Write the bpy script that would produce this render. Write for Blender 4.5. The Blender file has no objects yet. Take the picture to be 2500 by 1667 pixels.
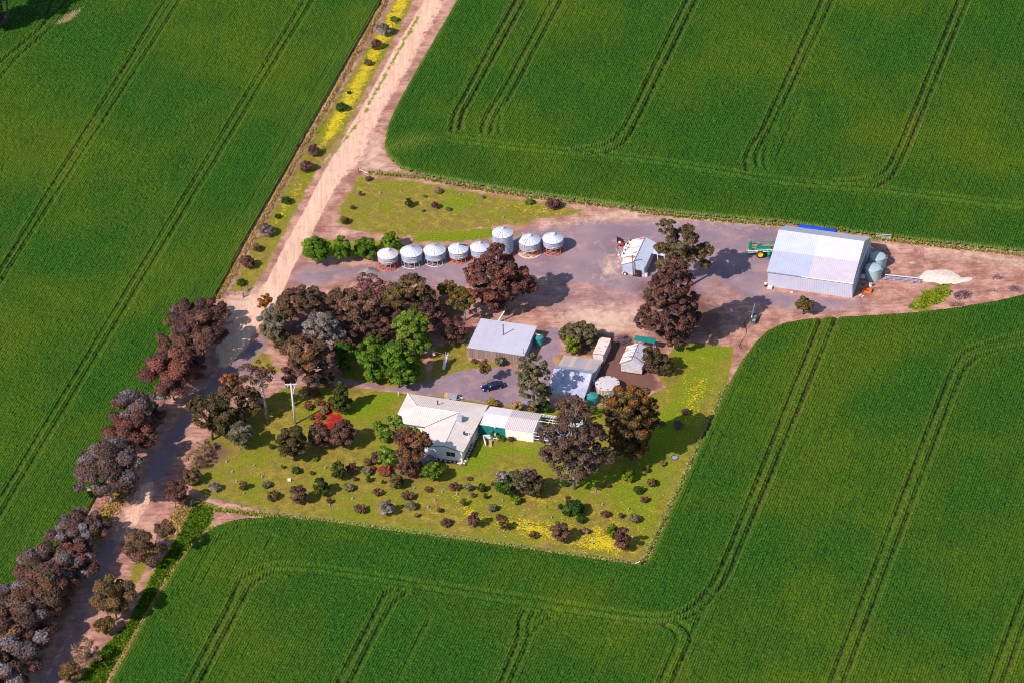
import bpy, math, random
import numpy as np
from mathutils import Vector, Matrix
random.seed(7); rng = np.random.default_rng(11)
S = bpy.context.scene
COL = S.collection
rad = math.radians
# ------------------------------------------------------------------ camera
W_, H_ = 2500, 1667
HF = rad(12.0); PIT = rad(35.8); DIST = 1017.0; ROLL = rad(2.0)
FPX = W_ / 2 / math.tan(HF / 2)
CAM = np.array([0, -DIST * math.cos(PIT), DIST * math.sin(PIT)])
FW = np.array([0, math.cos(PIT), -math.sin(PIT)])
_u0 = np.array([0, math.sin(PIT), math.cos(PIT)]); _r0 = np.array([1., 0, 0])
RT = _r0 * math.cos(ROLL) - _u0 * math.sin(ROLL)
UP = _u0 * math.cos(ROLL) + _r0 * math.sin(ROLL)
cd = bpy.data.cameras.new('camera'); cam = bpy.data.objects.new('camera', cd); COL.objects.link(cam)
cd.sensor_width = 36; cd.angle = HF; cd.clip_start = 1; cd.clip_end = 20000
M = Matrix.Identity(4)
for i in range(3):
    M[i][0] = RT[i]; M[i][1] = UP[i]; M[i][2] = -FW[i]; M[i][3] = CAM[i]
cam.matrix_world = M
S.camera = cam
# ------------------------------------------------------------------ sky, sun, exposure
SUN_AZ, SUN_EL = rad(40), rad(42)        # direction the shadows run, height of the sun
wd = bpy.data.worlds.new('World'); S.world = wd; wd.use_nodes = True
wn = wd.node_tree.nodes; wl = wd.node_tree.links
sky = wn.new('ShaderNodeTexSky'); sky.sky_type = 'NISHITA'; sky.sun_disc = False
sky.sun_elevation = SUN_EL
sky.sun_rotation = rad(270) - SUN_AZ     # sun stands opposite the shadows
sky.air_density = 1.0; sky.dust_density = 0.6
wl.new(sky.outputs[0], wn['Background'].inputs[0]); wn['Background'].inputs[1].default_value = 0.112
sd = bpy.data.lights.new('sun', 'SUN'); sd.energy = 4.4; sd.angle = rad(0.5); sd.color = (1, 0.895, 0.83)
so = bpy.data.objects.new('sun', sd); COL.objects.link(so)
ldir = Vector((math.cos(SUN_AZ) * math.cos(SUN_EL), math.sin(SUN_AZ) * math.cos(SUN_EL), -math.sin(SUN_EL)))
so.rotation_euler = ldir.to_track_quat('-Z', 'Y').to_euler(); so.location = (-200, -200, 300)
S.view_settings.view_transform = 'Standard'; S.view_settings.look = 'None'
S.view_settings.exposure = 0.38; S.view_settings.gamma = 1
try: S.view_settings.use_curve_mapping = False
except Exception: pass
S.cycles.filter_width = 1.05; S.cycles.max_bounces = 5; S.cycles.diffuse_bounces = 3; S.cycles.transparent_max_bounces = 8

# ------------------------------------------------------------------ helpers
def P(px, py, z=0.0):
    """photo pixel (2500 wide) -> the point of height z it shows"""
    d = RT * ((px - W_ / 2) / FPX) + UP * (-(py - H_ / 2) / FPX) + FW
    t = (z - CAM[2]) / d[2]
    return CAM + d * t
def K(pts): return [(x * 1.06293, y * 1.06293) for x, y in pts]       # 2352-wide readings
def Zm(ox, oy, k, pts): return [(ox + x / k, oy + y / k) for x, y in pts]
def wpoly(pts): return np.array([P(x, y)[:2] for x, y in pts])
def ppm(px, py):
    w = (P(px, py) - CAM) @ FW
    return FPX / w
TH = rad(-17.0)
EU = np.array([math.cos(TH), math.sin(TH)]); EV = np.array([-math.sin(TH), math.cos(TH)])

def mesh_np(name, V, F, smooth=False):
    """V (n,3); F (m,k) equal-size faces"""
    V = np.asarray(V, np.float32); F = np.asarray(F, np.int32)
    me = bpy.data.meshes.new(name)
    me.vertices.add(len(V)); me.vertices.foreach_set('co', V.ravel())
    k = F.shape[1]
    me.loops.add(F.size); me.loops.foreach_set('vertex_index', F.ravel())
    me.polygons.add(len(F)); me.polygons.foreach_set('loop_start', np.arange(0, F.size, k, dtype=np.int32))
    me.polygons.foreach_set('loop_total', np.full(len(F), k, np.int32))
    if smooth: me.polygons.foreach_set('use_smooth', np.ones(len(F), bool))
    me.update(calc_edges=True)
    return me
def add_attr(me, name, arr):
    a = me.attributes.new(name, 'FLOAT_COLOR', 'POINT')
    arr = np.asarray(arr, np.float32)
    if arr.shape[1] == 3: arr = np.concatenate([arr, np.ones((len(arr), 1), np.float32)], 1)
    a.data.foreach_set('color', arr.ravel())
def link(name, me, mat=None, parent=None):
    o = bpy.data.objects.new(name, me); COL.objects.link(o)
    if mat: me.materials.append(mat)
    if parent: o.parent = parent
    return o
def tag(o, label=None, cat=None, group=None, kind=None):
    if label: o['label'] = label
    if cat: o['category'] = cat
    if group: o['group'] = group
    if kind: o['kind'] = kind
    return o
def thing(name, label, cat, loc, rz=0.0, group=None):
    o = bpy.data.objects.new(name, None); COL.objects.link(o)
    o.empty_display_size = 0.3
    o.location = (float(loc[0]), float(loc[1]), float(loc[2]) if len(loc) > 2 else 0.0); o.rotation_euler = (0, 0, rz)
    return tag(o, label, cat, group)
def copy_tree(o, parent=None):
    c = o.copy(); COL.objects.link(c); c.parent = parent
    for ch in list(o.children): copy_tree(ch, c)
    return c

class MB:
    def __init__(s): s.v = []; s.f = []
    def poly(s, pts):
        b = len(s.v); s.v += [tuple(map(float, p)) for p in pts]; s.f.append(tuple(range(b, b + len(pts)))); return s
    def box(s, x0, x1, y0, y1, z0, z1):
        b = len(s.v)
        s.v += [(x0, y0, z0), (x1, y0, z0), (x1, y1, z0), (x0, y1, z0), (x0, y0, z1), (x1, y0, z1), (x1, y1, z1), (x0, y1, z1)]
        s.f += [tuple(b + i for i in q) for q in ((0, 3, 2, 1), (4, 5, 6, 7), (0, 1, 5, 4), (1, 2, 6, 5), (2, 3, 7, 6), (3, 0, 4, 7))]
        return s
    def slab(s, pts, t=0.08):
        n = len(pts); b = len(s.v)
        s.v += [tuple(map(float, p)) for p in pts] + [(float(p[0]), float(p[1]), float(p[2]) - t) for p in pts]
        s.f.append(tuple(b + i for i in range(n))); s.f.append(tuple(b + n + i for i in reversed(range(n))))
        for i in range(n):
            j = (i + 1) % n; s.f.append((b + i, b + n + i, b + n + j, b + j))
        return s
    def tube(s, p0, p1, r0, r1=None, n=6, caps=True):
        r1 = r0 if r1 is None else r1
        p0 = Vector(p0); p1 = Vector(p1); d = (p1 - p0)
        if d.length < 1e-6: return s
        d.normalize(); a = d.orthogonal().normalized(); c = d.cross(a)
        b = len(s.v)
        for p, r in ((p0, r0), (p1, r1)):
            for i in range(n):
                t = 2 * math.pi * i / n; s.v.append(tuple(p + a * (r * math.cos(t)) + c * (r * math.sin(t))))
        for i in range(n):
            j = (i + 1) % n; s.f.append((b + i, b + j, b + n + j, b + n + i))
        if caps:
            s.f.append(tuple(b + i for i in reversed(range(n)))); s.f.append(tuple(b + n + i for i in range(n)))
        return s
    def path(s, pts, r, n=6):
        for a, b in zip(pts[:-1], pts[1:]): s.tube(a, b, r, r, n)
        return s
    def lathe(s, prof, n=24, c=(0, 0, 0), phase=0.0, caps=True):
        b = len(s.v); m = len(prof)
        for (r, z) in prof:
            for i in range(n):
                t = 2 * math.pi * i / n + phase; s.v.append((c[0] + r * math.cos(t), c[1] + r * math.sin(t), c[2] + z))
        for k in range(m - 1):
            for i in range(n):
                j = (i + 1) % n; s.f.append((b + k * n + i, b + k * n + j, b + (k + 1) * n + j, b + (k + 1) * n + i))
        if caps and prof[0][0] > 1e-3: s.f.append(tuple(b + i for i in reversed(range(n))))
        if caps and prof[-1][0] > 1e-3: s.f.append(tuple(b + (m - 1) * n + i for i in range(n)))
        return s
    def prism(s, prof, a0, a1, axis='v'):
        """prof: list of (t,z); extruded along the other horizontal axis"""
        n = len(prof); b = len(s.v)
        for a in (a0, a1):
            for (t, z) in prof: s.v.append((t, a, z) if axis == 'v' else (a, t, z))
        s.f.append(tuple(b + i for i in range(n))); s.f.append(tuple(b + n + i for i in reversed(range(n))))
        for i in range(n):
            j = (i + 1) % n; s.f.append((b + i, b + n + i, b + n + j, b + j))
        return s
    def build(s, name, mat, parent=None, smooth=False, bevel=0.0):
        me = bpy.data.meshes.new(name); me.from_pydata(s.v, [], s.f)
        import bmesh
        bm = bmesh.new(); bm.from_mesh(me); bmesh.ops.recalc_face_normals(bm, faces=bm.faces)
        if bevel: bmesh.ops.bevel(bm, geom=list(bm.edges), offset=bevel, segments=1, affect='EDGES')
        bm.to_mesh(me); bm.free()
        if smooth:
            for p in me.polygons: p.use_smooth = True
        me.update()
        return link(name, me, mat, parent)

# ------------------------------------------------------------------ materials
class NT:
    def __init__(s, name):
        s.m = bpy.data.materials.new(name); s.m.use_nodes = True; s.t = s.m.node_tree; s.t.nodes.clear()
        s.out = s.t.nodes.new('ShaderNodeOutputMaterial')
    def n(s, typ, ins=None, **kw):
        nd = s.t.nodes.new(typ)
        for k, v in kw.items(): setattr(nd, k, v)
        for k, v in (ins or {}).items():
            if hasattr(v, 'is_linked') or isinstance(v, bpy.types.NodeSocket): s.t.links.new(v, nd.inputs[k])
            else: nd.inputs[k].default_value = v
        return nd
    def math(s, op, a, b=0.0, c=0.0, clamp=False):
        nd = s.n('ShaderNodeMath', {0: a, 1: b, 2: c}, operation=op); nd.use_clamp = clamp; return nd.outputs[0]
    def mix(s, f, a, b, mode='MIX'):
        nd = s.t.nodes.new('ShaderNodeMix'); nd.data_type = 'RGBA'; nd.blend_type = mode
        ia = [i for i in nd.inputs if i.name == 'A' and i.type == 'RGBA'][0]; ib = [i for i in nd.inputs if i.name == 'B' and i.type == 'RGBA'][0]
        for sock, v in ((nd.inputs[0], f), (ia, a), (ib, b)):
            if isinstance(v, bpy.types.NodeSocket): s.t.links.new(v, sock)
            else: sock.default_value = v if not isinstance(v, tuple) or len(v) == 4 else (*v, 1)
        return [o for o in nd.outputs if o.type == 'RGBA'][0]
    def noise(s, vec, scale, detail=4, rough=0.55, dist=0.0):
        nd = s.n('ShaderNodeTexNoise', {'Scale': scale, 'Detail': detail, 'Roughness': rough, 'Distortion': dist})
        if vec is not None: s.t.links.new(vec, nd.inputs['Vector'])
        return nd.outputs[0]
    def ss(s, x, lo, hi):
        nd = s.n('ShaderNodeMapRange', {0: x, 1: lo, 2: hi, 3: 0.0, 4: 1.0}); nd.interpolation_type = 'SMOOTHSTEP'; return nd.outputs[0]
    def mapv(s, vec, scale=(1, 1, 1), rot=(0, 0, 0), loc=(0, 0, 0)):
        return s.n('ShaderNodeMapping', {'Vector': vec, 'Scale': scale, 'Rotation': rot, 'Location': loc}).outputs[0]
    def fin(s, col, rough=0.8, spec=0.3, metal=0.0, bump=None, bstr=0.3, bdist=0.05, trans=0.0):
        b = s.n('ShaderNodeBsdfPrincipled')
        for k, v in (('Base Color', col), ('Roughness', rough), ('Specular IOR Level', spec), ('Metallic', metal)):
            if isinstance(v, bpy.types.NodeSocket): s.t.links.new(v, b.inputs[k])
            else: b.inputs[k].default_value = (*v, 1) if isinstance(v, tuple) and len(v) == 3 else v
        if bump is not None:
            bn = s.n('ShaderNodeBump', {'Height': bump, 'Strength': bstr, 'Distance': bdist}); s.t.links.new(bn.outputs[0], b.inputs['Normal'])
        s.t.links.new(b.outputs[0], s.out.inputs[0]); return s.m
def wall_noise(name, col, var=0.15, scale=1.2, rough=0.7, spec=0.3, metal=0.0, rib=None, bstr=0.5, dirt=None):
    """plain painted / galvanised sheet, optional ribs along axis rib=('x'|'y'|'z', period)"""
    t = NT(name); tc = t.n('ShaderNodeTexCoord').outputs['Object']
    nz = t.noise(tc, scale, 5, 0.6)
    c = t.mix(t.ss(nz, 0.3, 0.7), tuple(x * (1 - var) for x in col), tuple(min(1, x * (1 + var)) for x in col))
    if dirt:
        c = t.mix(t.ss(t.noise(tc, scale * 2.3, 6, 0.7), 0.55, 0.72), c, dirt)
    bump = t.noise(tc, scale * 8, 2)
    if rib:
        sp = t.n('ShaderNodeSeparateXYZ', {0: tc}).outputs[{'x': 0, 'y': 1, 'z': 2}[rib[0]]]
        bump = t.math('SINE', t.math('MULTIPLY', sp, 2 * math.pi / rib[1]))
    return t.fin(c, rough, spec, metal, bump, bstr, 0.04)
def roof_mat(name, col, rib=('x', 0.3), var=0.08, rust=0.0, rcol=(0.30, 0.07, 0.025), rs=(0.35, 2.2, 1), rlo=0.56, sheets=None, rough=0.45, metal=0.0, bstr=0.5, stain=None):
    t = NT(name); tc = t.n('ShaderNodeTexCoord').outputs['Object']
    c = t.mix(t.ss(t.noise(tc, 0.5, 5, 0.6), 0.3, 0.7), tuple(x * (1 - var) for x in col), tuple(min(1, x * (1 + var)) for x in col))
    if sheets:      # individual sheets weathered differently: (cell size x, cell size y, amount, other colour)
        sx, sy, am, oc = sheets
        sn = t.n('ShaderNodeVectorMath', {0: t.mapv(tc, (1 / sx, 1 / sy, 0))}, operation='FLOOR').outputs[0]
        wn_ = t.n('ShaderNodeTexWhiteNoise', {'Vector': sn}).outputs[0]
        c = t.mix(t.math('MULTIPLY', wn_, am), c, oc)
    if stain:
        c = t.mix(t.math('MULTIPLY', t.ss(t.noise(tc, 0.9, 6, 0.7), 0.5, 0.7), 0.8), c, stain)
    if rust:
        r1 = t.noise(t.mapv(tc, rs), 1.0, 3, 0.6); r2 = t.noise(tc, 5.0, 4, 0.7)
        rr = t.math('ADD', t.math('MULTIPLY', r1, 0.85), t.math('MULTIPLY', r2, 0.15))
        f = t.ss(rr, rlo, rlo + 0.05)
        c = t.mix(t.math('MULTIPLY', f, rust), c, t.mix(r2, rcol, (rcol[0] * 1.9, rcol[1] * 2.2, rcol[2] * 2)))
    sp = t.n('ShaderNodeSeparateXYZ', {0: tc}).outputs[{'x': 0, 'y': 1, 'z': 2}[rib[0]]]
    bump = t.math('SINE', t.math('MULTIPLY', sp, 2 * math.pi / rib[1]))
    return t.fin(c, rough, 0.4, metal, bump, bstr, 0.05)
def plain(name, col, rough=0.6, spec=0.4, metal=0.0):
    return NT(name).fin(col, rough, spec, metal)
MAT = {}
def build_mats():
    m = MAT
    m['zinc_wall'] = wall_noise('zinc_wall', (0.45, 0.46, 0.58), 0.05, 0.6, 0.5, rib=('x', 0.5), bstr=0.3)
    for nm, cl in (('zinc_roof_right', (0.64, 0.585, 0.64)), ('zinc_roof_low_right', (0.51, 0.455, 0.52)), ('zinc_roof', (0.51, 0.54, 0.67)), ('zinc_roof_low', (0.40, 0.425, 0.56))): m[nm] = roof_mat(nm, cl, ('x', 0.4), 0.05, bstr=0.25, stain=tuple(x * 1.07 for x in cl))
    m['white_trim'] = plain('white_trim', (0.8, 0.78, 0.8), 0.5)
    m['silo_wall'] = wall_noise('silo_wall', (0.33, 0.37, 0.49), 0.12, 0.9, 0.4, rib=('z', 0.5), bstr=0.5)
    m['silo_roof'] = wall_noise('silo_roof', (0.60, 0.63, 0.74), 0.08, 0.9, 0.45, dirt=(0.50, 0.50, 0.58))
    m['silo_wall_old'] = wall_noise('silo_wall_old', (0.36, 0.37, 0.44), 0.2, 1.2, 0.5, rib=('z', 0.5), bstr=0.5, dirt=(0.30, 0.27, 0.28))
    m['silo_roof_pink'] = wall_noise('silo_roof_pink', (0.66, 0.58, 0.62), 0.08, 0.8, 0.5)
    m['seam'] = plain('seam', (0.22, 0.22, 0.30), 0.6)
    m['orange_steel'] = wall_noise('orange_steel', (0.75, 0.13, 0.025), 0.25, 2, 0.6)
    m['grey_steel'] = wall_noise('grey_steel', (0.42, 0.42, 0.50), 0.15, 2, 0.5)
    m['concrete'] = wall_noise('concrete', (0.62, 0.52, 0.42), 0.15, 1.0, 0.9)
    m['pale_concrete'] = wall_noise('pale_concrete', (0.7, 0.62, 0.55), 0.15, 1.5, 0.9)
    m['sign'] = plain('sign', (0.8, 0.76, 0.7)); m['sign_yellow'] = wall_noise('sign_yellow', (0.75, 0.65, 0.32), 0.1, 6); m['black'] = plain('black', (0.02, 0.02, 0.025), 0.5)
    m['cream_roof'] = roof_mat('cream_roof', (0.70, 0.60, 0.55), ('x', 0.38), 0.06, bstr=0.5, stain=(0.62, 0.50, 0.44))
    m['cream_roof_side'] = roof_mat('cream_roof_side', (0.70, 0.60, 0.55), ('y', 0.38), 0.06, bstr=0.25, stain=(0.64, 0.53, 0.46))
    m['pink_roof'] = roof_mat('pink_roof', (0.60, 0.53, 0.54), ('x', 0.38), 0.03, bstr=0.7)
    m['patio_roof'] = wall_noise('patio_roof', (0.70, 0.64, 0.66), 0.03, 0.5, 0.5)
    m['white_wall'] = wall_noise('white_wall', (0.76, 0.75, 0.78), 0.05, 0.8, 0.7)
    m['cream_wall'] = wall_noise('cream_wall', (0.82, 0.77, 0.66), 0.04, 0.8, 0.6, rib=('x', 0.9), bstr=0.3)
    m['teal_cloth'] = wall_noise('teal_cloth', (0.005, 0.17, 0.16), 0.15, 2, 0.8, rib=('z', 0.35), bstr=0.3)
    m['glass'] = plain('glass', (0.015, 0.03, 0.045), 0.12, 0.6)
    m['brown_trim'] = plain('brown_trim', (0.10, 0.055, 0.045), 0.6)
    m['old_iron'] = roof_mat('old_iron', (0.34, 0.36, 0.48), ('x', 0.3), 0.15, sheets=(0.85, 2.2, 0.8, (0.52, 0.53, 0.64)), stain=(0.56, 0.55, 0.66), rust=0.5, rlo=0.62, bstr=0.35)
    m['old_iron_tan'] = roof_mat('old_iron_tan', (0.36, 0.34, 0.38), ('x', 0.3), 0.08, sheets=(0.85, 40, 0.95, (0.60, 0.46, 0.36)), rust=0.7, rs=(3, 0.25, 1), rlo=0.63, bstr=0.35)
    m['old_iron_wall'] = wall_noise('old_iron_wall', (0.50, 0.46, 0.47), 0.15, 0.9, 0.7, rib=('z', 0.4), bstr=0.3, dirt=(0.40, 0.35, 0.34))
    m['iron_side'] = wall_noise('iron_side', (0.36, 0.38, 0.50), 0.1, 0.8, 0.6, rib=('y', 0.4), bstr=0.4)
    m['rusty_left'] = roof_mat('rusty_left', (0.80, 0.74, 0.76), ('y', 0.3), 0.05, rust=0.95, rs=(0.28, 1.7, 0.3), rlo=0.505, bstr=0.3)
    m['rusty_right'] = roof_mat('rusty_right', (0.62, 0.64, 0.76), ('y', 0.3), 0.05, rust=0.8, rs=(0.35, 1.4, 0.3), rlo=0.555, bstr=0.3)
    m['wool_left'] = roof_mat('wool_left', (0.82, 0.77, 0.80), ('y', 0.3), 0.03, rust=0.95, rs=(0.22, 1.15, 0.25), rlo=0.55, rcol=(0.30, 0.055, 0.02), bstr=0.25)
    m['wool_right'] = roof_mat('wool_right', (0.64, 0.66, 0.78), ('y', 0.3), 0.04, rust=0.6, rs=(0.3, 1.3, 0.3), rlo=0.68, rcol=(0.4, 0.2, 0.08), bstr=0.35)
    m['wool_wall'] = wall_noise('wool_wall', (0.42, 0.46, 0.58), 0.12, 1.0, 0.55, rib=('x', 0.45), bstr=0.35)
    m['grey_roof'] = roof_mat('grey_roof', (0.47, 0.47, 0.57), ('x', 0.4), 0.06, sheets=(0.9, 40, 0.5, (0.56, 0.54, 0.62)), stain=(0.55, 0.51, 0.55), rust=0.4, rs=(1.5, 0.4, 1), rlo=0.66, rcol=(0.45, 0.3, 0.25), bstr=0.2)
    t = NT('old_boards'); tc = t.n('ShaderNodeTexCoord').outputs['Object']
    sn = t.n('ShaderNodeVectorMath', {0: t.mapv(tc, (4.5, 0, 0))}, operation='FLOOR').outputs[0]
    wn_ = t.n('ShaderNodeTexWhiteNoise', {'Vector': sn}).outputs[0]
    nz = t.noise(t.mapv(tc, (8, 8, 0.8)), 1.0, 4)
    c = t.mix(t.math('ADD', t.math('MULTIPLY', wn_, 0.6), t.math('MULTIPLY', nz, 0.4)), (0.12, 0.08, 0.07), (0.36, 0.27, 0.24))
    m['old_boards'] = t.fin(c, 0.9, 0.1, bump=wn_, bstr=0.4)
    m['container'] = wall_noise('container', (0.62, 0.56, 0.55), 0.1, 1.0, 0.6, dirt=(0.42, 0.22, 0.14))
    m['container_top'] = roof_mat('container_top', (0.76, 0.62, 0.56), ('y', 0.3), 0.06, rust=0.8, rs=(0.5, 2.4, 1), rlo=0.56, rcol=(0.4, 0.15, 0.06), bstr=0.2)
    m['rust'] = wall_noise('rust', (0.36, 0.12, 0.05), 0.3, 2.5, 0.85)
    t = NT('tank_concrete'); tc = t.n('ShaderNodeTexCoord').outputs['Object']
    nz = t.noise(t.mapv(tc, (3.5, 3.5, 0.15)), 1.0, 4, 0.6)
    m['tank_concrete'] = t.fin(t.mix(t.ss(nz, 0.4, 0.65), (0.52, 0.42, 0.36), (0.20, 0.14, 0.12)), 0.9, 0.1)
    m['cooler'] = wall_noise('cooler', (0.36, 0.38, 0.44), 0.1, 2, 0.6)
    m['guard'] = wall_noise('guard', (0.42, 0.46, 0.45), 0.2, 2, 0.7)
    m['tank_lid'] = wall_noise('tank_lid', (0.56, 0.53, 0.56), 0.07, 0.8, 0.6, dirt=(0.6, 0.45, 0.38))
    m['dark_concrete'] = wall_noise('dark_concrete', (0.17, 0.14, 0.17), 0.4, 2.2, 0.9, dirt=(0.34, 0.30, 0.35))
    m['green_tank'] = wall_noise('green_tank', (0.035, 0.25, 0.23), 0.06, 0.8, 0.45)
    m['pale_tank'] = wall_noise('pale_tank', (0.36, 0.47, 0.50), 0.05, 0.9, 0.5)
    m['green_paint'] = wall_noise('green_paint', (0.004, 0.20, 0.11), 0.2, 2, 0.35); m['yellow_paint'] = plain('yellow_paint', (0.85, 0.50, 0.0), 0.4)
    m['tyre'] = wall_noise('tyre', (0.035, 0.03, 0.04), 0.3, 4, 0.85)
    m['blue_tarp'] = wall_noise('blue_tarp', (0.01, 0.06, 0.55), 0.2, 0.9, 0.5)
    m['navy_paint'] = plain('navy_paint', (0.006, 0.008, 0.045), 0.15, 0.7); m['chrome'] = plain('chrome', (0.7, 0.7, 0.72), 0.3, 0.5, 0.6)
    m['lamp_glass'] = plain('lamp_glass', (0.75, 0.78, 0.82), 0.15, 0.6)
    m['pole_concrete'] = wall_noise('pole_concrete', (0.62, 0.57, 0.55), 0.08, 1.0, 0.85)
    m['wood_post'] = wall_noise('wood_post', (0.14, 0.09, 0.07), 0.25, 2, 0.9); m['bark_pale'] = wall_noise('bark_pale', (0.33, 0.28, 0.29), 0.35, 0.8, 0.9)
    m['bark_dark'] = wall_noise('bark_dark', (0.12, 0.08, 0.08), 0.3, 1, 0.95)
    m['wire'] = plain('wire', (0.35, 0.35, 0.36), 0.5, 0.5, 0.3); m['hose'] = plain('hose', (0.03, 0.025, 0.035), 0.6)
    m['red_paint'] = plain('red_paint', (0.6, 0.03, 0.02), 0.5); m['timber'] = wall_noise('timber', (0.42, 0.26, 0.19), 0.2, 3, 0.85)
    m['dull_metal'] = wall_noise('dull_metal', (0.30, 0.29, 0.42), 0.15, 1.5, 0.5)
    m['sand'] = wall_noise('sand', (0.68, 0.57, 0.48), 0.14, 1.2, 0.95, dirt=(0.60, 0.44, 0.34)); m['grey_gravel'] = wall_noise('grey_gravel', (0.26, 0.21, 0.21), 0.2, 3, 0.95)
    m['mulch'] = wall_noise('mulch', (0.09, 0.035, 0.04), 0.4, 4, 0.95); m['stone'] = wall_noise('stone', (0.62, 0.50, 0.40), 0.15, 3, 0.9)
    m['paving'] = wall_noise('paving', (0.42, 0.27, 0.23), 0.15, 2, 0.9)
    m['orange_bin'] = wall_noise('orange_bin', (0.7, 0.15, 0.02), 0.25, 2, 0.6); m['plastic'] = wall_noise('plastic', (0.72, 0.70, 0.72), 0.08, 2, 0.5)
    m['trough'] = wall_noise('trough', (0.02, 0.12, 0.15), 0.2, 2, 0.5); m['grain'] = wall_noise('grain', (0.42, 0.30, 0.14), 0.2, 4, 0.9)
    m['yellow_ply'] = plain('yellow_ply', (0.62, 0.36, 0.08), 0.7); m['trailer_cover'] = wall_noise('trailer_cover', (0.33, 0.30, 0.35), 0.08, 1, 0.6)
    m['brush'] = wall_noise('brush', (0.16, 0.10, 0.12), 0.4, 3, 0.95); m['haybrown'] = wall_noise('haybrown', (0.36, 0.20, 0.10), 0.3, 3, 0.95)
    # foliage: leaf colour comes from each leaf itself (species, new growth)
    t = NT('foliage'); a = t.n('ShaderNodeAttribute', attribute_name='tint').outputs['Color']
    d = t.n('ShaderNodeBsdfDiffuse', {'Color': a}); tr = t.n('ShaderNodeBsdfTranslucent', {'Color': a})
    mx = t.n('ShaderNodeMixShader', {0: 0.12}); t.t.links.new(d.outputs[0], mx.inputs[1]); t.t.links.new(tr.outputs[0], mx.inputs[2])
    t.t.links.new(mx.outputs[0], t.out.inputs[0]); m['foliage'] = t.m
    # crop canopy
    t = NT('crop_canopy'); g = t.n('ShaderNodeNewGeometry').outputs['Position']
    rows = t.mapv(g, (1, 1, 1), (0, 0, rad(17.4)))          # x runs across the rows, y along them
    streak = t.noise(t.mapv(rows, (2.6, 0.10, 0)), 1.0, 3, 0.6)
    fine = t.noise(t.mapv(g, (1, 1, 0)), 1.7, 5, 0.75)
    big = t.noise(t.mapv(g, (1, 1, 0)), 0.022, 4, 0.6); mid = t.noise(t.mapv(rows, (0.12, 0.03, 0)), 1.0, 4, 0.6)
    c = t.mix(t.ss(fine, 0.3, 0.72), (0.010, 0.050, 0.003), (0.048, 0.156, 0.006))
    c = t.mix(t.math('MULTIPLY', t.ss(big, 0.42, 0.66), 0.75), c, t.mix(fine, (0.042, 0.088, 0.002), (0.125, 0.180, 0.003)))
    c = t.mix(t.math('MULTIPLY', t.ss(mid, 0.45, 0.7), 0.35), c, (0.062, 0.112, 0.005))
    c = t.mix(t.math('MULTIPLY', t.ss(streak, 0.42, 0.72), 0.40), c, (0.011, 0.045, 0.006))
    nF = t.noise(g, 5.0, 3, 0.8)
    c = t.mix(1.0, c, t.mix(t.ss(nF, 0.30, 0.70), (0.50, 0.52, 0.5), (1.5, 1.5, 1.45)), 'MULTIPLY')
    at = t.n('ShaderNodeAttribute', attribute_name='mk'); sp = t.n('ShaderNodeSeparateColor', {0: at.outputs['Color']})
    n2 = t.noise(t.mapv(g, (1, 1, 0)), 2.4, 4, 0.7)
    edge = t.math('MULTIPLY', sp.outputs[1], t.ss(n2, 0.38, 0.62))
    c = t.mix(edge, c, (0.18, 0.22, 0.03))
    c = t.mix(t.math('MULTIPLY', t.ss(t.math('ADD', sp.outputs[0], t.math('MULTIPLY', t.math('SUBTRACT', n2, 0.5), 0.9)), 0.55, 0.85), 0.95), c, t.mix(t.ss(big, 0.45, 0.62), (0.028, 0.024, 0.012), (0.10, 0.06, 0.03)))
    c = t.mix(t.ss(t.math('ADD', sp.outputs[2], t.math('MULTIPLY', t.math('SUBTRACT', n2, 0.5), 1.0)), 0.45, 0.6), c, t.mix(n2, (0.16, 0.11, 0.05), (0.50, 0.34, 0.19)))
    bmp = t.math('ADD', t.math('MULTIPLY', fine, 1.0), t.math('MULTIPLY', t.math('SINE', t.math('MULTIPLY', t.n('ShaderNodeSeparateXYZ', {0: rows}).outputs[0], 2 * math.pi / 0.50)), 0.22))
    m['crop'] = t.fin(c, 0.75, 0.15, bump=bmp, bstr=0.9, bdist=0.35)
    # open ground
    t = NT('open_ground'); g = t.n('ShaderNodeNewGeometry').outputs['Position']; g2 = t.mapv(g, (1, 1, 0))
    a1 = t.n('ShaderNodeAttribute', attribute_name='m1'); s1 = t.n('ShaderNodeSeparateColor', {0: a1.outputs['Color']})
    a2 = t.n('ShaderNodeAttribute', attribute_name='m2'); s2 = t.n('ShaderNodeSeparateColor', {0: a2.outputs['Color']})
    road, gravel, grass, lush = s1.outputs[0], s1.outputs[1], s1.outputs[2], a1.outputs['Alpha']
    yellow, red, pale, litter = s2.outputs[0], s2.outputs[1], s2.outputs[2], a2.outputs['Alpha']
    nA = t.noise(g2, 0.10, 5, 0.6); nB = t.noise(g2, 0.55, 6, 0.65); nC = t.noise(g2, 2.6, 5, 0.85); nD = t.noise(t.mapv(g, (1, 1, 0), (0, 0, 0), (31, 7, 0)), 0.25, 6, 0.7)
    nE = t.noise(t.mapv(g, (0.7, 0.7, 0), (0, 0, 0), (11, 53, 0)), 1.3, 5, 0.75)
    nS = t.noise(t.mapv(g, (0.14, 1.1, 0), (0, 0, rad(17))), 1.0, 4, 0.6)
    nT = t.noise(t.mapv(g, (1.5, 0.07, 0), (0, 0, rad(17.4))), 1.0, 3, 0.6)
    def edge_(mk, amp=0.8, lo=0.42, hi=0.58):
        return t.ss(t.math('ADD', mk, t.math('MULTIPLY', t.math('SUBTRACT', t.math('ADD', t.math('MULTIPLY', nB, 0.6), t.math('MULTIPLY', nC, 0.4)), 0.5), amp)), lo, hi)
    c = t.mix(t.ss(nD, 0.36, 0.64), (0.29, 0.135, 0.105), (0.56, 0.32, 0.24))
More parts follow.
